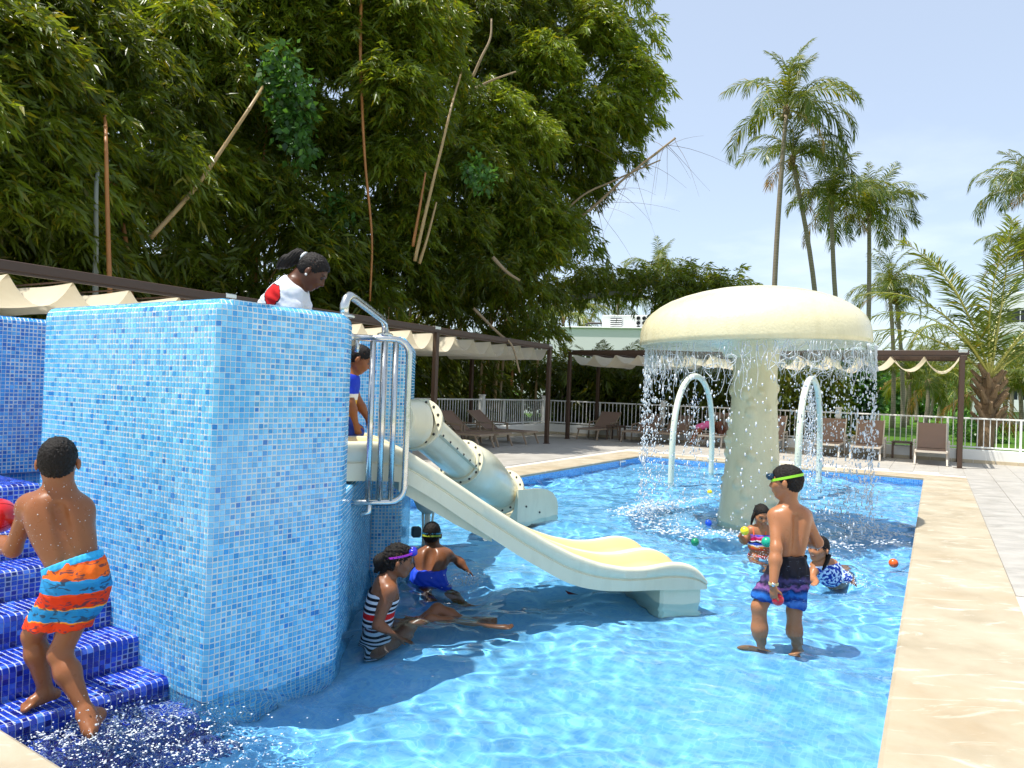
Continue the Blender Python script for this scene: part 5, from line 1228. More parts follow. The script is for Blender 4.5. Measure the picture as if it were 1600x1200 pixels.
def head(S, c, f, u, hh, ears=True, face=True, paint=None, nose=1.):
    R = frame(f, u); c = np.array(c); w_ = lambda r, f_, u_: c + R @ (np.array((r, f_, u_))*hh)
    S.ell(w_(0, -.05, .12), np.array((.345, .42, .36))*hh, R, .02); S.ell(w_(0, .09, -.15), np.array((.265, .29, .31))*hh, R, .03)
    S.cap(w_(-.05, .24, -.39), w_(.05, .24, -.39), .075*hh, None, .03); S.cap(w_(-.2, -.02, -.22), w_(-.06, .2, -.38), .07*hh, .06*hh, .03); S.cap(w_(.2, -.02, -.22), w_(.06, .2, -.38), .07*hh, .06*hh, .03)
    if face:
        S.cap(w_(0, .36, .05), w_(0, .445, -.12), .03*hh, .048*hh*nose, .012); S.cap(w_(-.045, .40, -.14), w_(.045, .40, -.14), .035*hh*nose, None, .012)
        S.cap(w_(-.16, .33, .10), w_(.16, .33, .10), .05*hh, None, .02)
        S.ell(w_(0, .365, -.235), np.array((.115, .045, .028))*hh, R, .01); S.ell(w_(0, .355, -.285), np.array((.095, .045, .030))*hh, R, .01)
        for s in (-1, 1): S.carve(w_(.145*s, .44, .015), .062*hh, .012); S.cap(w_(.19*s, .22, -.08), w_(.14*s, .28, -.12), .09*hh, None, .03)
    if ears:
        for s in (-1, 1): S.ell(w_(.385*s, -.03, -.05), np.array((.042, .080, .125))*hh, R @ np.array(Matrix.Rotation(-.25*s, 3, 'Z')), .008)
    if paint is not None:
        paint.append((w_(0, .40, -.26), 1, (.78, .42, .42), (R, np.array((.12, .10, .055))*hh)))
        for s in (-1, 1): paint.append((w_(.15*s, .38, .115), 1, (.16, .14, .13), (R, np.array((.11, .12, .022))*hh))); paint.append((w_(.145*s, .38, .02), 1, (.35, .27, .25), (R, np.array((.09, .10, .05))*hh)))
    return w_, R
def eyes(par, org, w_, hh, look=(0, 0), closed=False):
    for s in (-1, 1):
        e = MB().ball(w_(.145*s, .315, .012)-np.array(org), .058*hh, 10, 8).build('eye', M['eye'], par, smooth=True)
        MB().ball(w_(.145*s+look[0]*.02, .353, .010+look[1]*.02)-np.array(org), .030*hh, 8, 6).build('iris', M['iris'], e, smooth=True)
def hair_short(par, org, w_, R, c, hh, res, grow=.03, line=.02, nape=-.22, side=True, mat='hair', nz=.5, name='hair'):
    S = SDF(); S.ell(w_(0, -.05, .12), np.array((.340, .42+grow, .36+grow))*hh+.012*hh, R, .02); S.ell(w_(0, -.17, -.04), np.array((.285, .24+grow, .30))*hh+.012*hh, R, .03); S.carve(w_(.40, -.0, -.10), .13*hh, .01).carve(w_(-.40, -.0, -.10), .13*hh, .01)
    S.half(w_(0, .27, .17), R @ np.array((0, .84, -.54)))                    # hairline over the brow
    S.half(w_(0, 0, nape), R @ np.array((0, .35, -.94)))
    rs = np.random.default_rng(3)
    def disp(P_): return hh*nz*(.016*np.sin(P_[:, 0]*230+3*np.sin(P_[:, 2]*90))*np.sin(P_[:, 1]*200+P_[:, 2]*130)+.014*rs.standard_normal(len(P_)))
    return sdf_obj(name, S, res, M[mat], par, org, disp=disp)
def hand(S, wrist, d, nrm, s, side=1, curl=.5, k=.006, thumb=.6):
    """palm from the wrist along d, palm facing nrm; four unequal fingers and a thumb, s = hand length"""
    d = N3(d); n = np.array(nrm, float); n = N3(n-d*(n@d)); r = np.cross(d, n)*side; W = np.array(wrist, float)
    R = np.stack([r, d, n], 1); S.ell(W+d*s*.27, (s*.22, s*.30, s*.10), R, .012)
    for i, (x, l) in enumerate(((-.155, .36), (-.052, .42), (.055, .40), (.15, .31))):
        b = W+d*s*(.47-.05*(i == 3)-.03*(i == 0))+r*x*s*1.15; a1 = curl*.8; d1 = d*math.cos(a1)+n*math.sin(a1); d1 = N3(d1+r*x*.5); m = b+d1*l*s*.5; a2 = curl*2.0; d2 = N3(d*math.cos(a2)+n*math.sin(a2)+r*x*.3)
        e = m+d2*l*s*.45; rr = .05*s; S.cap(b-d*s*.08, m, rr, rr*.92, k); S.cap(m, e, rr*.92, rr*.75, k)
    tb = W+d*s*.14-r*s*.15; td = N3(d*.75-r*.65+n*thumb); m = tb+td*s*.26; td2 = N3(d*.95-r*.1+n*thumb); S.cap(tb, m, s*.07, s*.055, .008); S.cap(m, m+td2*s*.2, s*.055, s*.042, .006)
    return W+d*s*.5+n*s*.2
def foot_(S, ankle, toe, s, up=(0, 0, 1)):
    a = np.array(ankle, float); d = N3(np.array(toe, float)-a*np.array((1, 1, 0))-np.array((0, 0, np.array(toe, float)[2]))*0 if False else np.array(toe, float)-a); u = N3(np.array(up, float)); 
    t = np.array(toe, float); f = t-a; heel = a - N3(f-u*(f@u))*s*.20 - u*s*.10
    r = N3(np.cross(f, u)); S.cap(heel, t-N3(f)*s*.25, s*.13, s*.11, .02); S.cap(a, t-N3(f)*s*.3, s*.13, s*.10, .03)
    for i in range(5): 
        x = (-.14+.07*i)*s; S.cap(t-N3(f)*s*.22+r*x*.9, t-N3(f)*s*(.02+.03*abs(i-1))+r*x, s*.055, s*(.052 if i else .06), .008)
def limb(S, a, b, c, ra, rb, rc, bulge=1.12, k=.025):
    """a tapered two-bone limb with a calf/forearm belly"""
    a, b, c = map(lambda q: np.array(q, float), (a, b, c)); S.cap(a, b, ra, rb, k); m = b+(c-b)*.32; S.cap(b, m, rb, rb*bulge, k); S.cap(m, c, rb*bulge, rc, k)
def torso(S, pel, chest, neckb, shL, shR, hipL, hipR, fwd, w=.13, dpt=.085, s=1.0, ww=None):
    pel, chest, neckb, shL, shR, hipL, hipR = [np.array(q, float) for q in (pel, chest, neckb, shL, shR, hipL, hipR)]
    up = N3(chest-pel); nb_ = chest*.35+neckb*.65; R = frame(fwd, up); R2 = frame(fwd, N3(neckb-pel)); wst = pel*.52+chest*.48; L = np.linalg.norm(chest-pel)
    S.ell(pel, (w*.92, dpt*1.02, L*.42), R, .05); S.ell(wst, (ww or w*.86, dpt*.88, L*.50), R, .06); S.ell(chest-up*L*.10, (w*1.03, dpt*1.05, L*.60), R, .06)
    S.cap(shL*.78+shR*.22-up*L*.10, shR*.78+shL*.22-up*L*.10, dpt*.72, None, .06); S.cap(shL, shR, dpt*.45, None, .05)
    for sh in (shL, shR): S.cap(neckb+up*.008, sh*.8+neckb*.2, dpt*.40, dpt*.44, .05)
    S.cap(chest*.3+neckb*.7, neckb, dpt*.55, dpt*.5, .04)
    # shoulder blades and spine groove
    for sh in (shL, shR): S.ell(chest*.50+sh*.50-up*L*.12-R[:, 1]*dpt*.50, (w*.38, dpt*.40, L*.36), R, .06)
    for q in np.linspace(.05, .95, 9): S.carve(pel+(nb_-pel)*q-R[:, 1]*dpt*(1.13-.10*abs(q-.45)), dpt*.16, .05)
    for h in (hipL, hipR): S.ell(h-R[:, 1]*dpt*.35, (w*.48, dpt*.75, L*.32), R, .04)
def PZ(px, py, z):
    d = np.array(at(px, py, 1))-np.array((0, 0, 1.51)); return np.array((0, 0, 1.51))+d*((z-1.51)/d[2])
def A3(*q): return np.array(at(*q))
def person(label, org, cat='person'): return empty('person', tuple(org), label=label, cat='person')
def band(name, parent, org, c, R, rx, ry, tilt_pts, mat, wdt, th=.003, arc=(0, 2*math.pi)):
    V = []; n = 40; c = np.array(c)
    for i in range(n+1):
        a = arc[0]+(arc[1]-arc[0])*i/n
        for (dz, g) in ((-wdt/2, 0), (-wdt/2, th), (wdt/2, th), (wdt/2, 0)):
            z = tilt_pts*math.sin(a)+dz; V.append(c+R @ np.array(((rx+g)*math.cos(a), (ry+g)*math.sin(a), z))-np.array(org))
    F_ = [[i*4+k, (i+1)*4+k, (i+1)*4+(k+1) % 4, i*4+(k+1) % 4] for i in range(n) for k in range(4)]
    return obj(name, mesh_data(name, V, F_, mat, smooth=False), parent)
# ---------------------------------------------------------------- boy on the steps, back to the camera
SK1 = skin('skin_brown', (.27, .098, .036)); SK2 = skin('skin_tan', (.40, .165, .072)); SK3 = skin('skin_dark', (.105, .040, .020), .4, .2); SK4 = skin('skin_brown_shade_tint', (.22, .085, .038))  # the last skin is the brown one with shade put into its colour
def cloth_mat(name, fn, rough=.75):
    m = NT(name, rough=rough, spec=.25); m.set(color=fn(m)); m.bump(m.noise(m.pos(), 26, 5, .6), .35, .012); return m.m
def zbands(m, stops, vec=None, amp=.02, scale=9, axis=2, rng_=(0, 1), mode='CONSTANT'):
    p = vec or m.pos(); z = m.sep(p)[axis]; z = m.math('ADD', z, m.math('MULTIPLY', m.math('SUBTRACT', m.noise(p, scale, 3), .5), amp)); f = m.n('ShaderNodeMapRange', {'Value': z, 'From Min': rng_[0], 'From Max': rng_[1]}).outputs[0]
    return m.ramp(f, stops, mode)
O_ = A3(100, 1100, 3.15); O_[2] = .055
b1 = person('bare-backed boy in orange and blue swim shorts climbing the dark mosaic steps', O_); D1 = 3.12
S = SDF(); pt_ = []
pel, chest, nb = A3(122, 905, D1+.0), A3(92, 812, D1+.02), A3(93, 762, D1+.03)
shL, shR = A3(46, 792, D1+.02), A3(128, 797, D1+.06); hL, hR = A3(100, 925, D1), A3(138, 918, D1+.05)
fw = N3((-.62, .78, .05))
TS1 = SDF()
for Q_ in (S, TS1): torso(Q_, pel, chest, nb, shL, shR, hL, hR, (-.45, .85, .1), .112, .080, ww=.098)
hc = A3(91, 722, D1+.03); hf, hu = (-.35, .92, -.12), (-.05, .1, 1)
w1, R1 = head(S, hc, hf, hu, .205, paint=pt_); S.cap(nb, hc-R1[:, 2]*.04-R1[:, 1]*.02, .047, .044, .03)
el = A3(20, 858, D1+.06); wr = A3(-22, 838, D1+.26); limb(S, shL, el, wr, .040, .033, .024); S.ell(shL, (.048, .048, .05), None, .03)
hand(S, wr, (-.3, .8, .3), (-.2, .1, 1), .135, 1, .55)
el2 = shR+np.array((-.0, .06, -.20)); wr2 = np.array(A3(8, 812, D1+.36)); limb(S, shR, el2, wr2, .040, .033, .024); hand(S, wr2, (-.6, .5, .1), (-.6, -.4, .2), .135, -1, .5)
kL, aL, tL = A3(52, 992, D1+.06), A3(72, 1082, 3.20), A3(32, 1110, 3.12); kR, aR, tR = A3(93, 1022, D1+.0), A3(134, 1112, 3.06), A3(141, 1158, 2.98)
limb(S, hL, kL, aL, .062, .042, .026, 1.12); limb(S, hR, kR, aR, .066, .043, .026, 1.14)
foot_(S, aL, tL, .185); S.cap(aR, A3(154, 1116, 3.12), .028, .026, .02); S.cap(A3(154, 1118, 3.11), A3(142, 1140, 3.03), .028, .026, .02)
foot_(S, A3(140, 1122, 3.05), tR, .15, (.3, .9, .3)); S.cap(aR, A3(140, 1140, 3.02), .027, .024, .02)
body = sdf_obj('body', S, .0052, SK1, b1, O_, pt_)
bv = np.array([v.co for v in body.data.vertices]); bn = np.array([v.normal for v in body.data.vertices]); bi = np.where((bv[:, 2] > .62) & (bv[:, 2] < 1.02) & (bn[:, 1] < -.1))[0]; rbd = np.random.default_rng(8); bi = rbd.choice(bi, 230, replace=False)
BEADS = (bv[bi], .0010+.0022*rbd.random(230)**2, b1)
hair_short(b1, O_, w1, R1, hc, .205, .005, .045, nape=-.24)
M['bt1'] = cloth_mat('shorts_orange_blue', lambda m: zbands(m, [(0, srgb(228,62,16)), (.22, srgb(224,66,18)), (.235, srgb(236,150,40)), (.25, srgb(30,132,190)), (.37, srgb(40,140,196)), (.40, srgb(236,160,40)), (.415, srgb(218,56,14)), (.56, srgb(230,76,20)), (.585, srgb(34,132,190)), (.71, srgb(46,146,200)), (.74, srgb(236,104,26)), (.90, srgb(232,84,22)), (.92, srgb(36,156,210))], amp=.035, scale=14, rng_=(.315, .70)))
# dark fish-like marks on the blue bands come from the same cloth
nm = M['bt1'].node_tree; 
def overlay(mat, dark, scale, lo, hi, sc=(1, 1, 2.2), fac=.9):
    m = NT.__new__(NT); m.m = mat; m.t = mat.node_tree; m.b = m.t.nodes['Principled BSDF']; src = m.b.inputs['Base Color'].links[0].from_socket
    v = m.noise(m.scale(m.pos(), sc), scale, 3, .5, 1.2); m.set(color=m.mix(m.ramp(v, [(lo, 0.), (hi, fac)]), src, dark))
overlay(M['bt1'], srgb(44,54,70), 20, .56, .61, (.9, .9, 2.2), .8)
C = TS1.off(.012); upb = N3(chest-pel); Rb = frame((-.45, .85, .1), upb)
C.cap(hL, kL, .080, .056, .03); C.cap(hR, kR, .084, .058, .03); C.ell(pel+upb*.01, (.112, .092, .085), Rb, .04)
hmL, hmR = A3(72, 985, D1+.02), A3(108, 984, D1+.03)
C.cap(hL, hmL, .076, .066, .012); C.cap(hR, hmR, .080, .072, .012); C.half(pel+upb*.075, upb); C.half(A3(92, 984, D1), (.05, 0, -1))
def folds(a, f1, f2, seed=0): return lambda P_: a*(np.sin(P_[:, 0]*f1+P_[:, 2]*f2+2*np.sin(P_[:, 2]*31+seed))*np.sin(P_[:, 1]*f1*.8-P_[:, 2]*f2*.5+seed))
sh = sdf_obj('swim_shorts', C, .0055, M['bt1'], b1, O_, disp=folds(.0045, 95, 60))
wb = TS1.off(.016); wb.half(pel+upb*.088, upb); wb.half(pel+upb*.058, -upb); sdf_obj('waistband', wb, .005, simple('waistband_blue', srgb(46,170,222), .7, .1, 20, .4, 60), b1, O_, disp=folds(.0015, 260, 0))
ball_red = A3(-4, 806, D1+.24)
def ball(name, c, r, colr, lab, grp='small plastic play balls', cat='ball'):
    o = MB().ball((0, 0, 0), r, 24, 16).build(name, simple(name+'_'+lab.split()[0]+lab.split()[1], colr, .28, .06, 10, coat=.4), None, smooth=True, loc=tuple(c)); return tag(o, lab, cat, grp)
o = ball('ball', ball_red, .079, srgb(206,22,24), 'bigger red rubber ball in the hands of the boy on the steps', None)
for k in range(3):
    pts = [Vector((math.cos(a)*.0795, math.sin(a)*.0795, 0)) for a in np.linspace(0, 6.283, 40)][:-1]; Rk = Matrix.Rotation(k*1.05+.3, 3, 'Y') @ Matrix.Rotation(.6, 3, 'X'); MB().tube([Rk @ q for q in pts], .0009, 4, closed=True).build('seam', simple('seam_dark_red', srgb(130,10,14), .5), o)
# ---------------------------------------------------------------- boy standing in the pool
D2 = 4.66; O_ = A3(1215, 995, D2); O_[2] = FLOOR_Z
b2 = person('boy standing shin deep in the pool, lime goggle strap and dark blue shorts', O_)
S = SDF(); pt_ = []
pel, chest, nb = A3(1231, 890, D2), A3(1234, 822, D2), A3(1232, 792, D2+.01); shL, shR = A3(1211, 807, D2-.01), A3(1257, 806, D2+.03); hL, hR = A3(1214, 902, D2+.0), A3(1244, 902, D2+.03)
TS2 = SDF()
for Q_ in (S, TS2): torso(Q_, pel, chest, nb, shL, shR, hL, hR, (-.25, .95, 0), .106, .078, ww=.098)
hc = A3(1228, 753, D2+.0); w2, R2 = head(S, hc, (-.86, .50, -.08), (.02, .04, 1), .215, paint=pt_); S.cap(nb, hc-R2[:, 2]*.05-R2[:, 1]*.03, .046, .043, .03)
el = A3(1213, 857, D2-.12); wr = A3(1208, 915, D2-.20); limb(S, shL, el, wr, .040, .034, .023, 1.08); 
hand(S, wr, (.06, -.05, -1), (.75, .45, 0), .13, -1, .34, thumb=.6); balls_c = wr+np.array((.036, .012, -.088))
el2 = A3(1277, 848, D2+.05); wr2 = A3(1254, 843, D2+.20); limb(S, shR, el2, wr2, .040, .034, .023); hand(S, wr2, (-.8, .4, .1), (-.3, -.8, 0), .12, 1, .4)
kL = A3(1186, 948, D2-.02); kR = A3(1241, 955, D2+.03)
aL = A3(1190, 1008, D2-.02); aR = A3(1243, 1013, D2+.02); aL[2] = aR[2] = FLOOR_Z+.06
limb(S, hL, kL, aL, .062, .045, .029, 1.08); limb(S, hR, kR, aR, .064, .045, .029, 1.08)
tL = aL+np.array((-.10, .08, -.045)); tR = aR+np.array((-.06, -.12, -.045)); foot_(S, aL, tL, .19); foot_(S, aR, tR, .19)
sdf_obj('body', S, .0062, SK2, b2, O_, pt_); hair_short(b2, O_, w2, R2, hc, .215, .006, .03, nape=-.20)
eyes(b2, O_, w2, .215)
M['gl'] = simple('lime_strap', srgb(150,220,50), .4, .05); M['glens'] = simple('goggle_lens_dark', srgb(20,50,70), .08, .1)
band('goggle_strap', b2, O_, w2(0, -.04, .13), R2, .38*.215, .455*.215, -.02, M['gl'], .016)
for s in (-1, 1): MB().ball(w2(.14*s, .40, .16)-O_, .032, 10, 6, (1, 1, .7)).build('goggle_lens', M['glens'], b2, smooth=True)
M['bt2'] = cloth_mat('shorts_black_blue', lambda m: zbands(m, [(0, srgb(20,70,150)), (.10, srgb(70,120,190)), (.16, srgb(14,50,120)), (.24, srgb(40,110,190)), (.34, srgb(14,36,90)), (.41, srgb(130,84,140)), (.46, srgb(26,26,52)), (.53, srgb(70,60,104)), (.62, srgb(20,20,32)), (1, srgb(18,18,26))], amp=.10, scale=16, rng_=(.48, .84), mode='EASE'))
overlay(M['bt2'], srgb(176,196,226), 30, .66, .72, (.8, .8, 3.0), .5)
C = TS2.off(.012); upb = N3(chest-pel); Rb = frame((-.25, .95, 0), upb); C.cap(hL, kL, .078, .060, .02); C.cap(hR, kR, .080, .060, .02); C.ell(pel, (.110, .094, .10), Rb, .04); hmL, hmR = A3(1192, 932, D2-.01), A3(1241, 944, D2+.02)
C.cap(hL, hmL, .076, .072, .012); C.cap(hR, hmR, .078, .074, .012); C.half(pel+upb*.098, upb); C.half(hmL+np.array((0, 0, -.02)), (-.22, 0, -1)); 
sdf_obj('swim_shorts', C, .0062, M['bt2'], b2, O_, disp=folds(.005, 80, 45, 2))
band('watch_strap', b2, O_, wr+np.array((.002, 0, .012)), frame((0, 1, 0), (0, 0, 1)), .026, .026, 0, simple('strap_khaki', srgb(196,184,130), .6), .014)
MB().ball(wr+np.array((-.008, -.028, .012))-O_, .013, 10, 6, (1, .45, 1)).build('watch_face', M['steel'], b2, smooth=True)
ball('ball', balls_c, .036, srgb(214,26,40), 'small red ball held low by the standing boy')
# ---------------------------------------------------------------- girl sitting in the shade of the tower
D3 = 4.45; O_ = A3(592, 985, D3); O_[2] = FLOOR_Z
b3 = person('girl in a striped swimsuit with purple goggles, sitting in the water beside the tower', O_)
S = SDF(); T3_ = SDF(); pt_ = []
pel = A3(587, 985, D3+.02); chest, nb = A3(594, 940, D3+.02), A3(604, 911, D3+.02); shN, shF = A3(608, 924, D3-.07), A3(606, 922, D3+.11); hN, hF = A3(596, 990, D3-.06), A3(598, 986, D3+.09); pel[2] = -.16; hN[2] = hF[2] = -.19
for Q_ in (S, T3_): torso(Q_, pel, chest, nb, shN, shF, hN, hF, (.96, .1, -.15), .100, .078, ww=.088)
hc = A3(624, 876, D3+.02); w3, R3 = head(S, hc, (.97, .12, -.12), (.08, 0, 1), .195, paint=pt_); S.cap(nb, hc-R3[:, 2]*.05-R3[:, 1]*.03, .040, .037, .03)
el = A3(590, 978, D3-.12); wr = A3(622, 1000, D3-.16); limb(S, shN, el, wr, .036, .029, .020); hand(S, wr, (.9, -.1, -.3), (0, 0, -1), .12, 1, .1)
el2 = A3(596, 975, D3+.18); wr2 = A3(612, 985, D3+.22); limb(S, shF, el2, wr2, .036, .029, .020); hand(S, wr2, (.9, 0, -.3), (0, 0, -1), .12, -1, .1)
kN, aN = PZ(672, 970, -.005), PZ(762, 989, -.09); kF, aF = PZ(683, 953, .02), PZ(742, 981, -.10)
limb(S, hN, kN, aN, .062, .043, .026, 1.1); limb(S, hF, kF, aF, .062, .043, .026, 1.1); foot_(S, aN, aN+np.array((.16, .0, .01)), .19, (-.3, 0, 1)); foot_(S, aF, aF+np.array((.14, -.02, -.02)), .19, (-.3, 0, 1))
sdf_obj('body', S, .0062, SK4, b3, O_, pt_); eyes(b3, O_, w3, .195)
hh = hair_short(b3, O_, w3, R3, hc, .195, .006, .05, nape=-.24, nz=1.2)
C = SDF(); C.cap(w3(0, -.45, .10), w3(0, -.60, -.10), .030, .038, .02); C.cap(w3(0, -.60, -.05), w3(0, -.66, -.42), .034, .014, .02); C.cap(w3(0, -.3, -.2), A3(572, 950, D3+.02), .030, .016, .02); sdf_obj('ponytail', C, .007, M['hair'], b3, O_, disp=lambda P_: .003*np.sin(P_[:, 0]*400+P_[:, 2]*120))
for i in range(7): MB().tube([w3(-.30+.1*i, .30-.15*abs(i-3)/3, .33)-O_, w3(-.28+.093*i, 0, .50-.012*(i-3)**2)-O_, w3(-.2+.066*i, -.40, .30)-O_], .0075, 6).build('braid', M['hair'], hh, smooth=True)
M['gp'] = simple('goggle_purple', srgb(176,50,190), .3); band('goggle_strap', b3, O_, w3(0, -.02, .20), R3, .385*.195, .46*.195, .03, M['gp'], .012)
for s in (-1, 1): MB().ball(w3(.14*s, .37, .34)-O_, .030, 10, 6, (1, .7, .8)).build('goggle_lens', simple('goggle_lens_violet', srgb(50,50,180), .08), b3, smooth=True)
C = T3_.off(.005); C.half(A3(600, 927, D3), (.25, 0, 1)); C.half(np.array((O_[0], O_[1], -.262)), (.25, 0, -1))
M['sw3'] = cloth_mat('swimsuit_stripes', lambda m: m.mix(m.ramp(m.math('FRACT', m.math('MULTIPLY', m.sep(m.pos())[2], 28)), [(0, 1.), (.5, 0.)], 'CONSTANT'), srgb(20,20,30), srgb(214,214,220)))
def redband(m_):
    m = NT.__new__(NT); m.m = m_; m.t = m_.node_tree; m.b = m.t.nodes['Principled BSDF']; src = m.b.inputs['Base Color'].links[0].from_socket
    m.set(color=m.mix(m.ramp(m.sep(m.pos())[2], [(0, 0.), (.40, 1.), (.435, 0.)], 'CONSTANT'), src, srgb(206,30,30)))
redband(M['sw3']); sdf_obj('swimsuit', C, .006, M['sw3'], b3, O_)
MB().tube([np.array(A3(600, 926, D3-.055))-O_, np.array(A3(602, 914, D3-.03))-O_, np.array(A3(597, 918, D3+.02))-O_], .006, 6).build('shoulder_strap', M['sw3'], b3)
# ---------------------------------------------------------------- boy in blue trunks, back to the camera
D4 = 5.72; O_ = A3(680, 905, D4); O_[2] = FLOOR_Z
b4 = person('boy in bright blue trunks kneeling in the water, back turned, yellow goggle strap', O_)
S = SDF(); pt_ = []
pel = A3(668, 903, D4-.02); chest, nb = A3(676, 872, D4+.06), A3(676, 856, D4+.09); shL, shR = A3(655, 869, D4+.08), A3(700, 868, D4+.10); hL, hR = A3(657, 905, D4), A3(680, 905, D4)
TS4 = SDF()
for Q_ in (S, TS4): torso(Q_, pel, chest, nb, shL, shR, hL, hR, (.05, .95, -.3), .116, .080)
hc = A3(675, 835, D4+.12); w4, R4 = head(S, hc, (.15, .98, -.1), (0, .1, 1), .195); S.cap(nb, hc-R4[:, 2]*.05, .042, .04, .03)
limb(S, shR, A3(716, 876, D4+.16), A3(728, 889, D4+.12), .036, .030, .021); hand(S, A3(728, 889, D4+.12), (.7, .2, -.6), (0, 0, -1), .11, 1, .2)
limb(S, shL, A3(648, 889, D4+.18), A3(655, 905, D4+.3), .036, .030, .021); hand(S, A3(655, 905, D4+.3), (.1, .6, -.6), (0, 0, -1), .11, -1, .2)
kL, aL = pel+np.array((-.05, .20, -.12)), pel+np.array((.0, -.02, -.17)); kR, aR = A3(705, 918, D4-.06), A3(735, 935, D4-.25)
kL[2] = -.22; aL[2] = -.24; kR[2] = -.17; aR[2] = -.23
limb(S, hL, kL, aL, .058, .043, .027); limb(S, hR, kR, aR, .058, .043, .027); foot_(S, aR, aR+np.array((.14, -.08, 0)), .18, (0, 0, -1)); foot_(S, aL, aL+np.array((.05, -.14, 0)), .18, (0, 0, -1))
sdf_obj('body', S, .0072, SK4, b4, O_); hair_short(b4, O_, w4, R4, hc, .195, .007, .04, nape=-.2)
band('goggle_strap', b4, O_, w4(0, -.05, -.02), R4, .385*.195, .455*.195, .0, simple('strap_yellow', srgb(186,196,50), .4), .014); band('goggle_strap', b4, O_, w4(0, -.05, .07), R4, .385*.195, .455*.195, .0, simple('strap_cyan', srgb(50,150,190), .4), .010)
C = TS4.off(.011); C.ell(pel, (.115, .095, .085), None, .04); C.cap(hL, hL*.6+kL*.4, .072, .072, .04); C.cap(hR, hR*.5+kR*.5, .072, .074, .04); C.half(pel+np.array((0, 0, .065)), (0, 0, 1)); sdf_obj('swim_trunks', C, .007, simple('trunks_royal_blue', srgb(20,70,210), .6, .1, 20, .4, 40), b4, O_, disp=folds(.004, 90, 50))
# ---------------------------------------------------------------- girl with braids, sitting by the mushroom
D5 = 7.1; O_ = A3(1186, 866, D5); O_[2] = FLOOR_Z
b5 = person('small girl with braided hair and multicoloured swim top holding up a yellow ball', O_)
S = SDF(); T5 = SDF(); pt_ = []; g5 = (-.1, -.97, -.1)
pel, chest, nb = A3(1187, 870, D5), A3(1187, 843, D5), A3(1189, 826, D5); shA, shB = A3(1172, 829, D5), A3(1204, 829, D5); hA, hB = A3(1178, 874, D5), A3(1196, 874, D5)
for Q_ in (S, T5): torso(Q_, pel, chest, nb, shA, shB, hA, hB, g5, .098, .07)
hc = A3(1190, 805, D5-.03); w5, R5 = head(S, hc, (-.02, -.95, -.30), (-.02, -.3, .95), .205, paint=pt_); S.cap(nb, hc-R5[:, 2]*.05-R5[:, 1]*.02, .036, .034, .03)
bc = A3(1163.5, 829.5, D5-.13); eA = A3(1163, 846, D5-.02); wA = A3(1156, 838, D5-.10); limb(S, shA, eA, wA, .033, .028, .020); hand(S, wA, (.25, -.2, 1), (.8, -.4, .1), .105, -1, .55)
bg_ = A3(1198, 847, D5-.20); eB = A3(1212, 850, D5-.02); wB = A3(1203, 857, D5-.14); limb(S, shB, eB, wB, .033, .028, .020); hand(S, wB, (-.7, -.4, -.1), (-.1, -.2, 1), .105, 1, .5)
kA, kB = pel+np.array((-.16, -.26, -.05)), pel+np.array((.16, -.26, -.05)); aA, aB = pel+np.array((.02, -.30, -.16)), pel+np.array((-.02, -.36, -.16))
for a, b, c in ((hA, kA, aA), (hB, kB, aB)): limb(S, a, b, c, .052, .038, .025); foot_(S, c, c+np.array((.12*(1 if c is aA else -1), -.04, -.01)), .15)
sdf_obj('body', S, .0068, SK2, b5, O_, pt_+[(w5(0, .42, -.25), 1, (2.0, 2.6, 3.6), (R5, np.array((.07, .06, .018))*.205))]); eyes(b5, O_, w5, .205)
hh = hair_short(b5, O_, w5, R5, hc, .205, .007, .03, nape=-.3)
for i in range(7): MB().tube([w5(-.27+.09*i, .30-.12*abs(i-3)/3, .27)-O_, w5(-.26+.087*i, .06, .47-.014*(i-3)**2)-O_, w5(-.22+.073*i, -.38, .3)-O_], .0085, 6).build('braid', M['hair'], hh, smooth=True)
for s in (-1, 1): MB().tube([w5(.36*s, .05, .1)-O_, w5(.42*s, .05, -.15)-O_, w5(.44*s, .0, -.5)-O_], [.018, .016, .008], 6).build('braid', M['hair'], hh, smooth=True)
C = T5.off(.005); C.half(A3(1187, 834, D5), (0, 0, 1)); C.half(A3(1187, 858, D5), (0, 0, -1))
M['sw5'] = cloth_mat('swim_top_multicolour', lambda m: zbands(m, [(0, srgb(240,90,60)), (.16, srgb(250,150,50)), (.28, srgb(250,240,230)), (.36, srgb(50,80,180)), (.48, srgb(20,30,40)), (.56, srgb(250,240,240)), (.64, srgb(226,30,90)), (.80, srgb(240,110,190)), (.9, srgb(90,90,200))], amp=.07, scale=14, rng_=(.34, .50))); sdf_obj('swim_top', C, .006, M['sw5'], b5, O_)
C = T5.off(.006); C.half(A3(1187, 866, D5), (0, 0, 1)); C.half(pel+np.array((0, 0, -.1)), (0, 0, -1)); sdf_obj('swim_bottom', C, .007, simple('swim_bottom_red', srgb(230,70,60), .6), b5, O_)
for s, sh_ in ((-1, shA), (1, shB)): MB().tube([A3(1187+9*s, 836, D5-.075)-O_, A3(1187+10*s, 826, D5-.045)-O_, A3(1187+9*s, 829, D5+.05)-O_], .006, 6).build('shoulder_strap', simple('strap_orange', srgb(250,90,40), .5), b5)
ball('ball', bc, .041, srgb(246,226,30), 'yellow ball in the raised hand of the girl with braids'); ball('ball', bg_, .050, srgb(16,168,130), 'green ball in the other hand of the girl with braids')
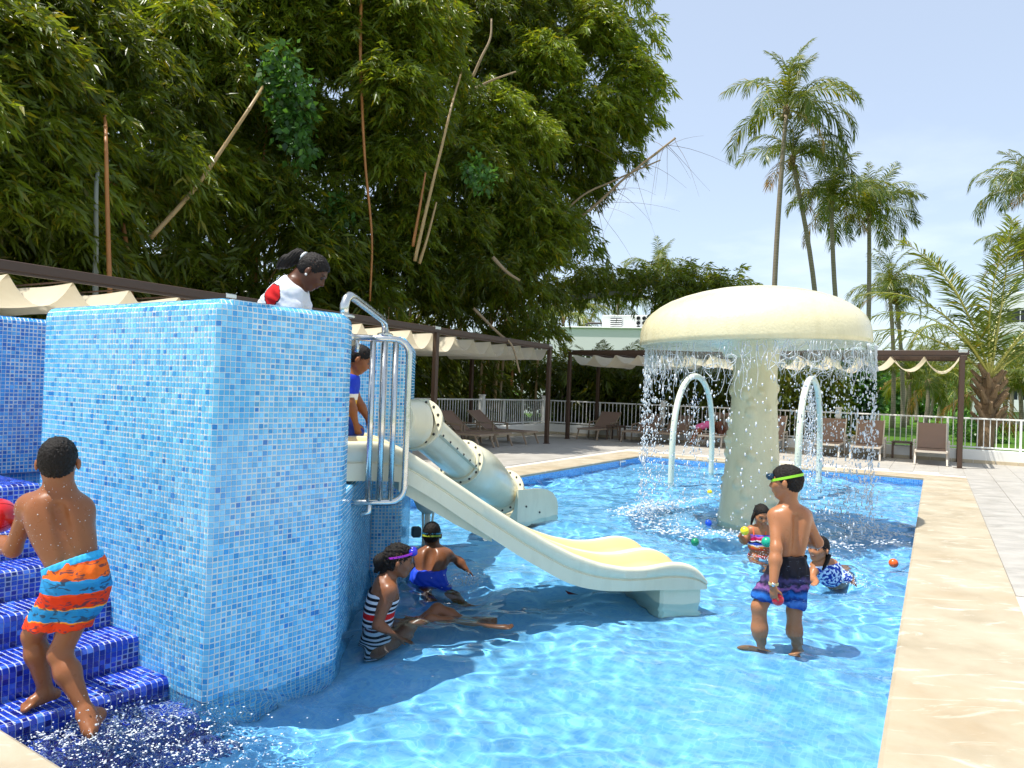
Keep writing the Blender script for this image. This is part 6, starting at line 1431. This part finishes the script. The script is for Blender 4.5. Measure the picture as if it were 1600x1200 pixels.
# ---------------------------------------------------------------- child in a blue rash vest
D6 = 6.2; O_ = A3(1292, 908, D6); O_[2] = FLOOR_Z
b6 = person('laughing child in a blue and white rash vest, low in the water', O_)
S = SDF(); T6 = SDF(); pt_ = []
pel, chest, nb = A3(1304, 915, D6+.12), A3(1288, 893, D6+.02), A3(1284, 879, D6+.0); shA, shB = A3(1274, 886, D6-.02), A3(1302, 885, D6+.04); hA, hB = pel+np.array((-.06, 0, -.04)), pel+np.array((.06, .02, -.04))
for Q_ in (S, T6): torso(Q_, pel, chest, nb, shA, shB, hA, hB, (-.55, -.75, -.25), .10, .074)
hc = A3(1279, 857, D6-.02); w6, R6 = head(S, hc, (-.80, -.58, .02), (.10, 0, 1), .205, paint=pt_); S.cap(nb, hc-R6[:, 2]*.05-R6[:, 1]*.02, .038, .036, .03)
eA, wA = A3(1319, 900, D6+.0), A3(1331, 909, D6-.06); A_ = SDF(); 
for Q_ in (S, T6): limb(Q_, shB, eA, wA, .038, .031, .022)
hand(S, wA, (.6, -.3, -.6), (0, 0, -1), .105, -1, .2); eB, wB = A3(1268, 905, D6-.10), A3(1276, 909, D6-.2); limb(S, shA, eB, wB, .036, .031, .022); hand(S, wB, (-.5, -.6, -.1), (0, 0, -1), .105, 1, .2)
for h_ in (hA, hB): k_ = h_+np.array((.12, .20, -.06)); a_ = k_+np.array((.10, .22, -.03)); k_[2] = a_[2] = -.22; limb(S, h_, k_, a_, .056, .040, .026); foot_(S, a_, a_+np.array((.05, .14, 0)), .16)
sdf_obj('body', S, .0068, SK2, b6, O_, pt_+[(w6(0, .42, -.25), 1, (2.0, 2.7, 3.8), (R6, np.array((.075, .07, .022))*.205))]); eyes(b6, O_, w6, .205); hair_short(b6, O_, w6, R6, hc, .205, .007, .04, nape=-.35)
MB().tube([w6(-.30, -.3, -.2)-O_, w6(-.34, -.1, -.5)-O_, w6(-.3, .1, -.8)-O_], [.022, .018, .008], 6).build('wet_lock', M['hair'], b6, smooth=True)
C = T6.off(.007); C.half(A3(1284, 881, D6), (-.1, 0, 1)); C.half(A3(1327, 906, D6-.04), (.7, 0, -.7))
M['rv'] = cloth_mat('rash_vest', lambda m: m.mix(m.ramp(m.noise(m.pos(), 40, 3, .5), [(.50, 0.), (.53, 1.)]), srgb(24,60,150), srgb(200,220,240))); sdf_obj('rash_vest', C, .0068, M['rv'], b6, O_)
# ---------------------------------------------------------------- woman leaning over the tower parapet
D7 = 4.72; O_ = A3(440, 470, D7+.2); O_[2] = PLZ
b7 = person('woman in a white t-shirt with a black ponytail, leaning over on the tower', O_)
S = SDF(); T7 = SDF(); pt_ = []
pel = A3(395, 560, D7+.25); chest, nb = A3(440, 478, D7+.05), A3(466, 440, D7+.02); shN, shF = A3(452, 462, D7-.10), A3(462, 455, D7+.20); hN, hF = pel+np.array((.02, -.10, -.05)), pel+np.array((-.02, .10, -.05))
for Q_ in (S, T7): torso(Q_, pel, chest, nb, shN, shF, hN, hF, (.75, .1, -.55), .155, .115)
hc = A3(489, 425, D7+.0); w7, R7 = head(S, hc, (.80, .02, -.60), (.60, 0, .80), .222, paint=pt_, nose=1.25); S.cap(nb-np.array((0, 0, .02)), hc-R7[:, 2]*.05-R7[:, 1]*.05, .058, .052, .03)
eN, wN = A3(462, 505, D7-.14), A3(490, 540, D7-.0); 
limb(S, shN, eN, wN, .055, .044, .030); T7.cap(shN, np.array(shN)*.45+np.array(eN)*.55, .060, .058, .03); hand(S, wN, (.5, .3, -.6), (0, .6, 0), .17, -1, .4)
eF, wF = A3(480, 500, D7+.25), A3(505, 530, D7+.3); limb(S, shF, eF, wF, .055, .044, .030); T7.cap(shF, np.array(shF)*.45+np.array(eF)*.55, .060, .058, .03); hand(S, wF, (.5, .2, -.6), (0, -.6, 0), .17, 1, .4)
for h_ in (hN, hF): k_ = h_+np.array((.08, .0, -.36)); a_ = np.array((h_[0]-.02, h_[1], PLZ+.07)); limb(S, h_, k_, a_, .088, .06, .038); foot_(S, a_, a_+np.array((.19, 0, -.04)), .24)
sdf_obj('body', S, .0062, SK3, b7, O_, pt_)
for q_ in (-1, 1): MB().tube([w7(.145*q_+.07*math.cos(a), .385-.02*abs(math.cos(a)), -.005-.012*math.sin(a))-O_ for a in np.linspace(.2, 2.94, 7)], .0022, 5).build('eyelashes', M['hair'], b7)
hair_short(b7, O_, w7, R7, hc, .222, .0065, .045, nape=-.20)
C = SDF(); C.cap(w7(0, -.44, .16), w7(0, -.60, .10), .028, .040, .02); C.cap(w7(0, -.62, .08), w7(0, -.80, -.28), .046, .036, .03); C.cap(w7(0, -.80, -.25), w7(0, -.88, -.52), .036, .016, .03); sdf_obj('ponytail', C, .006, M['hair'], b7, O_, disp=lambda P_: .003*np.sin(P_[:, 0]*300-P_[:, 2]*260))
MB().tube([w7(.17*math.cos(a), -.49+.0*a, .14+.17*math.sin(a))-O_ for a in np.linspace(0, 6.283, 16)[:-1]], .009, 6, closed=True).build('hair_tie', simple('hair_tie_white', srgb(226,226,224), .6), b7)
for s in (-1, 1): MB().ball(w7(.40*s, .0, -.155)-O_, .0085, 8, 6).build('earring', simple('pearl', srgb(238,236,232), .15), b7, smooth=True)
C = T7.off(.011); C.half(nb-np.array((.0, 0, .018)), (.62, 0, .78)); C.half(pel, N3(pel-chest)); C.half(np.array(shN)*.38+np.array(eN)*.62, (.15, -.1, -1))
M['tee'] = cloth_mat('tshirt_white_red', lambda m: m.mix(m.math('MULTIPLY', m.ramp(m.sep(m.pos())[0], [(0, 0.), (.5, 1.)], 'CONSTANT'), 0), srgb(226,228,232), srgb(200,30,30)))
def teepatch():
    m = NT.__new__(NT); m.m = M['tee']; m.t = m.m.node_tree; m.b = m.t.nodes['Principled BSDF']; c = A3(430, 462, D7-.08)-O_
    q = m.n('ShaderNodeVectorMath', {0: m.pos(), 1: tuple(c)}, operation='SUBTRACT').outputs[0]; q = m.n('ShaderNodeVectorMath', {0: q, 1: (1/.075, 1/.2, 1/.085)}, operation='MULTIPLY').outputs[0]
    l = m.n('ShaderNodeVectorMath', {0: q}, operation='LENGTH').outputs['Value']; l = m.math('ADD', l, m.math('MULTIPLY', m.math('SUBTRACT', m.noise(m.pos(), 16, 2), .5), .8))
    c1 = m.mix(m.ramp(l, [(0, 1.), (.88, 0.)], 'CONSTANT'), srgb(226,228,232), srgb(24,20,22)); c2 = m.mix(m.ramp(l, [(0, 1.), (.80, 0.)], 'CONSTANT'), c1, srgb(206,24,26)); m.set(color=c2)
teepatch(); sdf_obj('tshirt', C, .0075, M['tee'], b7, O_, disp=folds(.004, 50, 40))
MB().tube([nb+np.array((.062*math.cos(a)*.8, .066*math.sin(a), .0-.062*math.cos(a)*.62+.0))+np.array((.004, 0, .0))-O_ for a in np.linspace(0, 6.283, 24)[:-1]], .006, 6, closed=True).build('collar', simple('collar_red', srgb(190,26,30), .7), b7)
C = SDF(); C.ell(pel, (.165, .125, .12), None, .04)
for h_ in (hN, hF): C.cap(h_, h_+np.array((.05, 0, -.25)), .10, .10, .03)
sdf_obj('shorts', C, .010, simple('shorts_navy', srgb(30,36,60), .8), b7, O_)
# ---------------------------------------------------------------- boy at the top of the wide slide
D8 = 5.15; O_ = A3(556, 700, D8); O_[2] = PLZ+.15
b8 = person('boy in a blue and yellow swim shirt crouching at the top of the wide slide', O_)
S = SDF(); T8 = SDF(); pt_ = []
pel = A3(534, 655, D8+.05); chest, nb = A3(541, 606, D8+.02), A3(548, 583, D8); shN, shF = A3(543, 596, D8-.09), A3(548, 592, D8+.10); hN, hF = pel+np.array((.0, -.06, -.03)), pel+np.array((.0, .06, -.03))
for Q_ in (S, T8): torso(Q_, pel, chest, nb, shN, shF, hN, hF, (.95, -.05, -.2), .092, .070)
hc = A3(563, 561, D8-.01); w8, R8 = head(S, hc, (.88, .05, -.48), (.46, 0, .88), .190, paint=pt_); S.cap(nb, hc-R8[:, 2]*.05-R8[:, 1]*.03, .037, .035, .03)
eN, wN = A3(548, 630, D8-.12), A3(556, 662, D8-.10); limb(S, shN, eN, wN, .034, .028, .02); T8.cap(shN, np.array(shN)*.4+np.array(eN)*.6, .038, .036, .02); hand(S, wN, (.3, 0, -1), (0, .5, 0), .11, -1, .3)
eF, wF = A3(560, 628, D8+.15), A3(575, 655, D8+.16); limb(S, shF, eF, wF, .034, .028, .02); hand(S, wF, (.3, 0, -1), (0, -.5, 0), .11, 1, .3)
for h_, dy in ((hN, -.02), (hF, .02)): k_ = h_+np.array((.09, dy, -.06)); a_ = np.array((k_[0]-.02, k_[1], O_[2]+.03)); limb(S, h_, k_, a_, .05, .038, .025); foot_(S, a_, a_+np.array((.13, 0, -.01)), .15)
sdf_obj('body', S, .0068, SK1, b8, O_, pt_); eyes(b8, O_, w8, .19); hair_short(b8, O_, w8, R8, hc, .190, .0065, .035, nape=-.18)
C = T8.off(.007); C.half(nb, (.3, 0, 1)); C.half(pel+np.array((0, 0, .02)), (0, 0, -1)); M['sw8'] = cloth_mat('swim_shirt_blue_yellow', lambda m: zbands(m, [(0, srgb(232,180,50)), (.55, srgb(236,234,226)), (.64, srgb(30,60,190)), (1, srgb(28,54,180))], amp=.01, rng_=(.12, .60))); sdf_obj('swim_shirt', C, .0068, M['sw8'], b8, O_)
C = SDF(); C.ell(pel, (.10, .085, .07), None, .03)
for h_, dy in ((hN, -.02), (hF, .02)): C.cap(h_, h_+np.array((.085, dy, -.06)), .062, .064, .03)
sdf_obj('swim_shorts', C, .007, simple('shorts_blue_print', srgb(26,60,150), .7, .5, 26), b8, O_)
# ---------------------------------------------------------------- girl in pink bending over a lounger
q9 = foot(1094, 699); D9 = q9.y+1.2; O_ = np.array((q9.x, D9, DECK_Z))
b9 = person('girl in a pink swimsuit with auburn hair, bending over a far sun lounger', O_)
S = SDF(); T9 = SDF(); pel = A3(1092, 668, D9); chest = A3(1108, 663, D9); nb = A3(1114, 661, D9); shA, shB = chest+np.array((.05, -.12, .0)), chest+np.array((.05, .12, .0)); hA, hB = pel+np.array((0, -.07, -.03)), pel+np.array((0, .07, -.03))
for Q_ in (S, T9): torso(Q_, pel, chest, nb, shA, shB, hA, hB, (.15, 0, -1), .12, .09)
hc = A3(1122, 666, D9); w9, R9 = head(S, hc, (.3, .1, -.95), (.9, 0, .3), .2); S.cap(nb, hc, .04, .04, .03)
limb(S, shA, A3(1117, 678, D9-.1), A3(1120, 688, D9-.1), .038, .03, .02); hand(S, A3(1120, 688, D9-.1), (.2, 0, -1), (0, 1, 0), .12); limb(S, shB, A3(1119, 678, D9+.1), A3(1124, 688, D9+.1), .038, .03, .02); hand(S, A3(1124, 688, D9+.1), (.2, 0, -1), (0, -1, 0), .12)
kA = A3(1084, 682, D9-.06); aA = A3(1078, 697, D9-.1); limb(S, hA, kA, aA, .07, .05, .03); foot_(S, aA, aA+np.array((-.14, -.08, -.04)), .19); kB = A3(1099, 684, D9+.06); aB = A3(1092, 688, D9+.2); limb(S, hB, kB, aB, .07, .05, .03); foot_(S, aB, aB+np.array((-.14, 0, -.02)), .19)
sdf_obj('body', S, .010, SK2, b9, O_)
C = SDF(); C.ell(hc+np.array((.02, 0, .02)), (.13, .13, .13), None, .03); C.cap(hc+np.array((.03, 0, 0)), hc+np.array((.09, -.03, -.22)), .12, .09, .03); C.cap(hc, hc+np.array((.16, .0, -.08)), .11, .08, .03); sdf_obj('hair', C, .012, M['hairbr'], b9, O_, disp=lambda P_: .012*np.sin(P_[:, 0]*90+P_[:, 2]*60)*np.sin(P_[:, 2]*80))
C = T9.off(.008); C.half(nb-np.array((.08, 0, 0)), (1, 0, .1)); sdf_obj('swimsuit', C, .011, simple('swimsuit_pink', srgb(236,110,170), .6, .2, 12), b9, O_)
# ---------------------------------------------------------------- loose balls and a leaf
def wball(px, py, r, c, lab): q = at(px, py, 1)-Vector((0, 0, 1.51)); t = (r*.45-1.51)/q.z; p_ = Vector((0, 0, 1.51))+q*t; return ball('ball', p_, r, c, lab)
wball(1109, 769, .040, srgb(246,216,30), 'yellow ball floating between the left arch and the mushroom stem')
wball(1107, 817, .040, srgb(30,90,220), 'blue ball floating just left of the mushroom stem')
wball(1086, 847, .042, srgb(10,130,84), 'green ball floating on open water left of the blue one')
wball(1396, 880, .042, srgb(240,96,20), 'orange ball floating near the right pool edge')
o = ball('ball', foot(920, 681)+Vector((0, 0, .05)), .055, srgb(240,170,40), 'orange ball under a shaded far lounger')
q = at(895, 930, 5.42); lf = empty('fallen_leaf', (q.x, q.y, .008), label='dark red dead leaf floating in the shade of the wide slide', cat='leaf')
MB().add([(-.035, 0, 0), (0, .02, .006), (.045, .004, .0), (.0, -.018, .006), (-.06, -.004, .03)], [[0, 3, 2, 1], [0, 1, 4], [0, 4, 3]]).build('blade', simple('leaf_maroon', srgb(96,16,24), .5), lf)
if CAUST:
    for o in bpy.data.objects:
        if o.type == 'MESH' and (o.parent and (o.parent.name.startswith('person') or o.parent.name in ('mosaic_steps', 'slide_tower', 'wide_slide', 'mushroom_fountain'))): o.cycles.is_caustics_receiver = True
# ================================================================ MOVING WATER
m = NT('falling_water', rough=.10, trans=.38, ior=1.33, spec=.8); m.set(color=(.93, .97, 1.0)); M['drops'] = m.m
m = NT('white_foam', rough=.5, trans=.25); m.set(color=(.90, .95, .98)); M['foam'] = m.m
m = NT('water_film'); tb = m.n('ShaderNodeBsdfTransparent', {'Color': (.93, .97, .96, 1)}); gl = m.n('ShaderNodeBsdfGlossy', {'Color': (1, 1, 1, 1), 'Roughness': .08}); fz = m.n('ShaderNodeLayerWeight', {'Blend': .35})
bp_ = m.n('ShaderNodeBump', {'Height': m.noise(m.scale(m.pos(), (1, 1, .35)), 26, 4, .6), 'Strength': .8, 'Distance': .02}); m.t.links.new(bp_.outputs[0], gl.inputs['Normal']); mx_ = m.n('ShaderNodeMixShader', {0: m.math('ADD', m.math('MULTIPLY', fz.outputs['Facing'], .35), .08), 1: tb.outputs[0], 2: gl.outputs[0]}); m.t.links.new(mx_.outputs[0], m.out.inputs['Surface']); M['film'] = m.m
oct_v = np.array([(1,0,0),(0,1,0),(-1,0,0),(0,-1,0),(0,0,1.),(0,0,-1.)]); oct_f = np.array([(0,1,4),(1,2,4),(2,3,4),(3,0,4),(1,0,5),(2,1,5),(3,2,5),(0,3,5)])
t_ = (1+5**.5)/2; ico = unit(np.array([(-1,t_,0),(1,t_,0),(-1,-t_,0),(1,-t_,0),(0,-1,t_),(0,1,t_),(0,-1,-t_),(0,1,-t_),(t_,0,-1),(t_,0,1),(-t_,0,-1),(-t_,0,1)]))
ico_f = np.array([(0,11,5),(0,5,1),(0,1,7),(0,7,10),(0,10,11),(1,5,9),(5,11,4),(11,10,2),(10,7,6),(7,1,8),(3,9,4),(3,4,2),(3,2,6),(3,6,8),(3,8,9),(4,9,5),(2,4,11),(6,2,10),(8,6,7),(9,8,1)])
def drops(name, P_, R_, mat, parent, stretch=None):
    """P_ (n,3) centres, R_ radii, stretch (n,3) per-axis factors"""
    n = len(P_); s_ = np.ones((n, 3)) if stretch is None else stretch
    V = (P_[:, None] + ico[None]*R_[:, None, None]*s_[:, None]).reshape(-1, 3); F_ = (ico_f[None]+(np.arange(n)*12)[:, None, None]).reshape(-1, 3)
    o = obj(name, mesh_data(name, V, F_, mat, smooth=True), parent); o['kind'] = 'stuff'; return o
rw = np.random.default_rng(31)
def ridge(X, Y, f):
    return np.array([min(abs(mnoise.noise(Vector((x*f, y*f, 1.3)))), abs(mnoise.noise(Vector((x*f*2.1, y*f*2.1, 7.7))))+.03) for x, y in zip(X, Y)])
MC = np.array((2.985, 8.98)); RIM = 1.335
cur = empty('falling_water', (MC[0], MC[1], 0), label='curtain of falling water and drops around the rim of the mushroom cap', cat='water', kind='stuff')
def rimz(a): return 2.15+math.cos(a)*RIM*math.tan(math.radians(1.6))
# thin film just under the rim, torn along its lower edge
V = []; F_ = []; n = 240
for i in range(n):
    a = 6.2832*i/n; low = .10+.16*abs(math.sin(a*9+2*math.sin(a*5)))+.10*rw.random()
    for k in range(4): z = rimz(a)-low*k/3; rr0 = RIM-.004*k+.006*math.sin(a*31+k); V.append((rr0*math.cos(a), rr0*math.sin(a), z))
for i in range(n):
    for k in range(3): F_.append([i*4+k, i*4+k+1, ((i+1) % n)*4+k+1, ((i+1) % n)*4+k])
obj('film', mesh_data('film', V, F_, M['film'], smooth=True), cur)
# strands: wavering threads that close into loops before breaking up
mb = MB()
for i in range(165):
    a = rw.random()*6.2832; z = rimz(a)-.02; dz = 0; L = rw.uniform(.15, .6) * (1.25 if math.cos(a) < -.3 else .8); pts = []; k = 0; am = rw.uniform(.012, .05)/RIM; ph = rw.random()*6.28; fr = rw.uniform(9, 20)
    while dz < L: rr0 = RIM+rw.normal(0, .006); aa = a+am*math.sin(dz*fr+ph)*min(1, dz*6); pts.append((rr0*math.cos(aa), rr0*math.sin(aa), z-dz)); dz += .035
    m_ = len(pts)
    if m_ > 2: mb.tube(pts, [rw.uniform(.0028, .0055)*(1-.4*q/m_) for q in range(m_)], 4)
for i in range(110):     # loops
    a = rw.random()*6.2832; z = rimz(a)-rw.uniform(.08, .38); w_ = rw.uniform(.03, .085); h_ = rw.uniform(.03, .09); pts = []
    for q in range(11): b = 6.2832*q/11+.3; aa = a+w_*math.cos(b)/RIM*(1+.2*rw.normal()*.5); pts.append(((RIM)*math.cos(aa), RIM*math.sin(aa), z+h_*(math.sin(b)+.35*math.sin(2*b+i)+.2*math.sin(3*b+2*i))))
    mb.tube(pts, .0040, 4, closed=True)
o = mb.build('strands', M['drops'], cur, smooth=True); o['kind'] = 'stuff'
n = 4300; a = rw.random(n)*6.2832; u_ = rw.random(n); keep = rw.random(n) < (.42+.58*(np.cos(a*2.5-.9) > -.1)); a = a[keep]; u_ = u_[keep]; n = len(a)
# drops gather in falling ropes
gr = np.round(a*19)/19; a = np.where(rw.random(n) < .62, gr+.028*rw.standard_normal(n)*(1+u_), a)
zz_ = 2.06-2.05*u_**.92; rr0 = RIM+rw.normal(0, .012, n)+.045*rw.standard_normal(n)*u_
P_ = np.stack([rr0*np.cos(a), rr0*np.sin(a), zz_], 1); R_ = .0048+.0075*rw.random(n)**2.4; st = np.stack([np.ones(n), np.ones(n), 1+3.2*rw.random(n)**2], 1); drops('drops', P_, R_, M['drops'], cur, st)
# foam where it lands
foam = empty('foam', (MC[0], MC[1], 0), label='white foam ring on the water below the rim of the mushroom cap', cat='foam', kind='stuff')
n = 16000; a = rw.random(n)*6.2832; r0 = 1.37+.13*rw.standard_normal(n)+.06*np.sin(a*7); w0 = (rw.random(n) < (.45+.55*np.sin(a*2+2.6)**2)) & (ridge(r0*np.cos(a), r0*np.sin(a), 7.) < .09); a, r0 = a[w0], r0[w0]; n = len(a)
X_ = r0*np.cos(a); Y_ = r0*np.sin(a); Z_ = waves((X_+MC[0])[None], (Y_+MC[1])[None])[0]; P_ = np.stack([X_, Y_, Z_+.002+.05*(rw.random(n)**9)], 1)
drops('bubbles', P_, .004+.011*rw.random(n)**2, M['foam'], foam, np.stack([np.ones(n)*1.5, np.ones(n)*1.5, np.ones(n)*.45], 1))
# small jets of the arches
for (ax_, ay_, lab) in ((5.17, 12.58, 'thin spray of water falling from the right spray arch'), (3.40, 13.54, 'fine drizzle falling from the left spray arch')):
    js = empty('water_jet', (ax_, ay_, 0), label=lab, cat='water', kind='stuff'); n = 900 if ax_ > 4 else 260
    u_ = rw.random(n); P_ = np.stack([rw.normal(0, .02, n)*(1+5*u_), rw.normal(0, .02, n)*(1+5*u_), 1.76*(1-u_)], 1); drops('drops', P_, .004+.006*rw.random(n)**2, M['drops'], js, np.stack([np.ones(n), np.ones(n), 1+3*rw.random(n)], 1))
# splash at the foot of the steps
sp = empty('splash', (-1.52, 3.02, 0), label='churning splash of water and bubbles at the foot of the dark steps', cat='splash', kind='stuff')
n = 11000; X_ = rw.normal(0, .27, n); Y_ = rw.normal(0, .15, n); kp_ = ridge(X_, Y_, 15.) < .05+.05*rw.random(n); X_, Y_ = X_[kp_], Y_[kp_]; n = len(X_); Z_ = waves((X_-1.52)[None], (Y_+3.02)[None])[0]; up_ = .06*rw.random(n)**7*np.exp(-(X_/.25)**2); P_ = np.stack([X_, Y_, Z_+.001+up_], 1)
drops('bubbles', P_, .0010+.0034*rw.random(n)**2.5, M['foam'], sp, np.stack([np.ones(n)*1.5, np.ones(n)*1.5, np.ones(n)*.45], 1))
n = 200; X_ = -.12+rw.normal(0, .14, n); Y_ = rw.normal(0.02, .10, n); Z_ = .02+.20*rw.random(n)**2.2; drops('drops', np.stack([X_, Y_, Z_], 1), .0015+.004*rw.random(n)**2, M['drops'], sp)
# small splashes where bodies break the surface
for (x, y, sg, nn, lab) in ((-.30, 5.72, .09, 260, 'small splash by the right hand of the boy in blue trunks'), (2.92, 6.05, .07, 160, 'small splash at the hand of the child in the rash vest'), (2.42, 6.95, .09, 160, 'small splash around the waist of the girl with braids'), (3.05, 6.9, .12, 220, 'small burst of splash in the shadow of the mushroom cap')):
    e = empty('splash', (x, y, 0), label=lab, cat='splash', kind='stuff'); X_ = rw.normal(0, sg, nn); Y_ = rw.normal(0, sg, nn); drops('drops', np.stack([X_, Y_, .004+.09*rw.random(nn)**4], 1), .002+.004*rw.random(nn)**2, M['foam'], e)
drops('water_beads', BEADS[0], BEADS[1], M['drops'], BEADS[2])
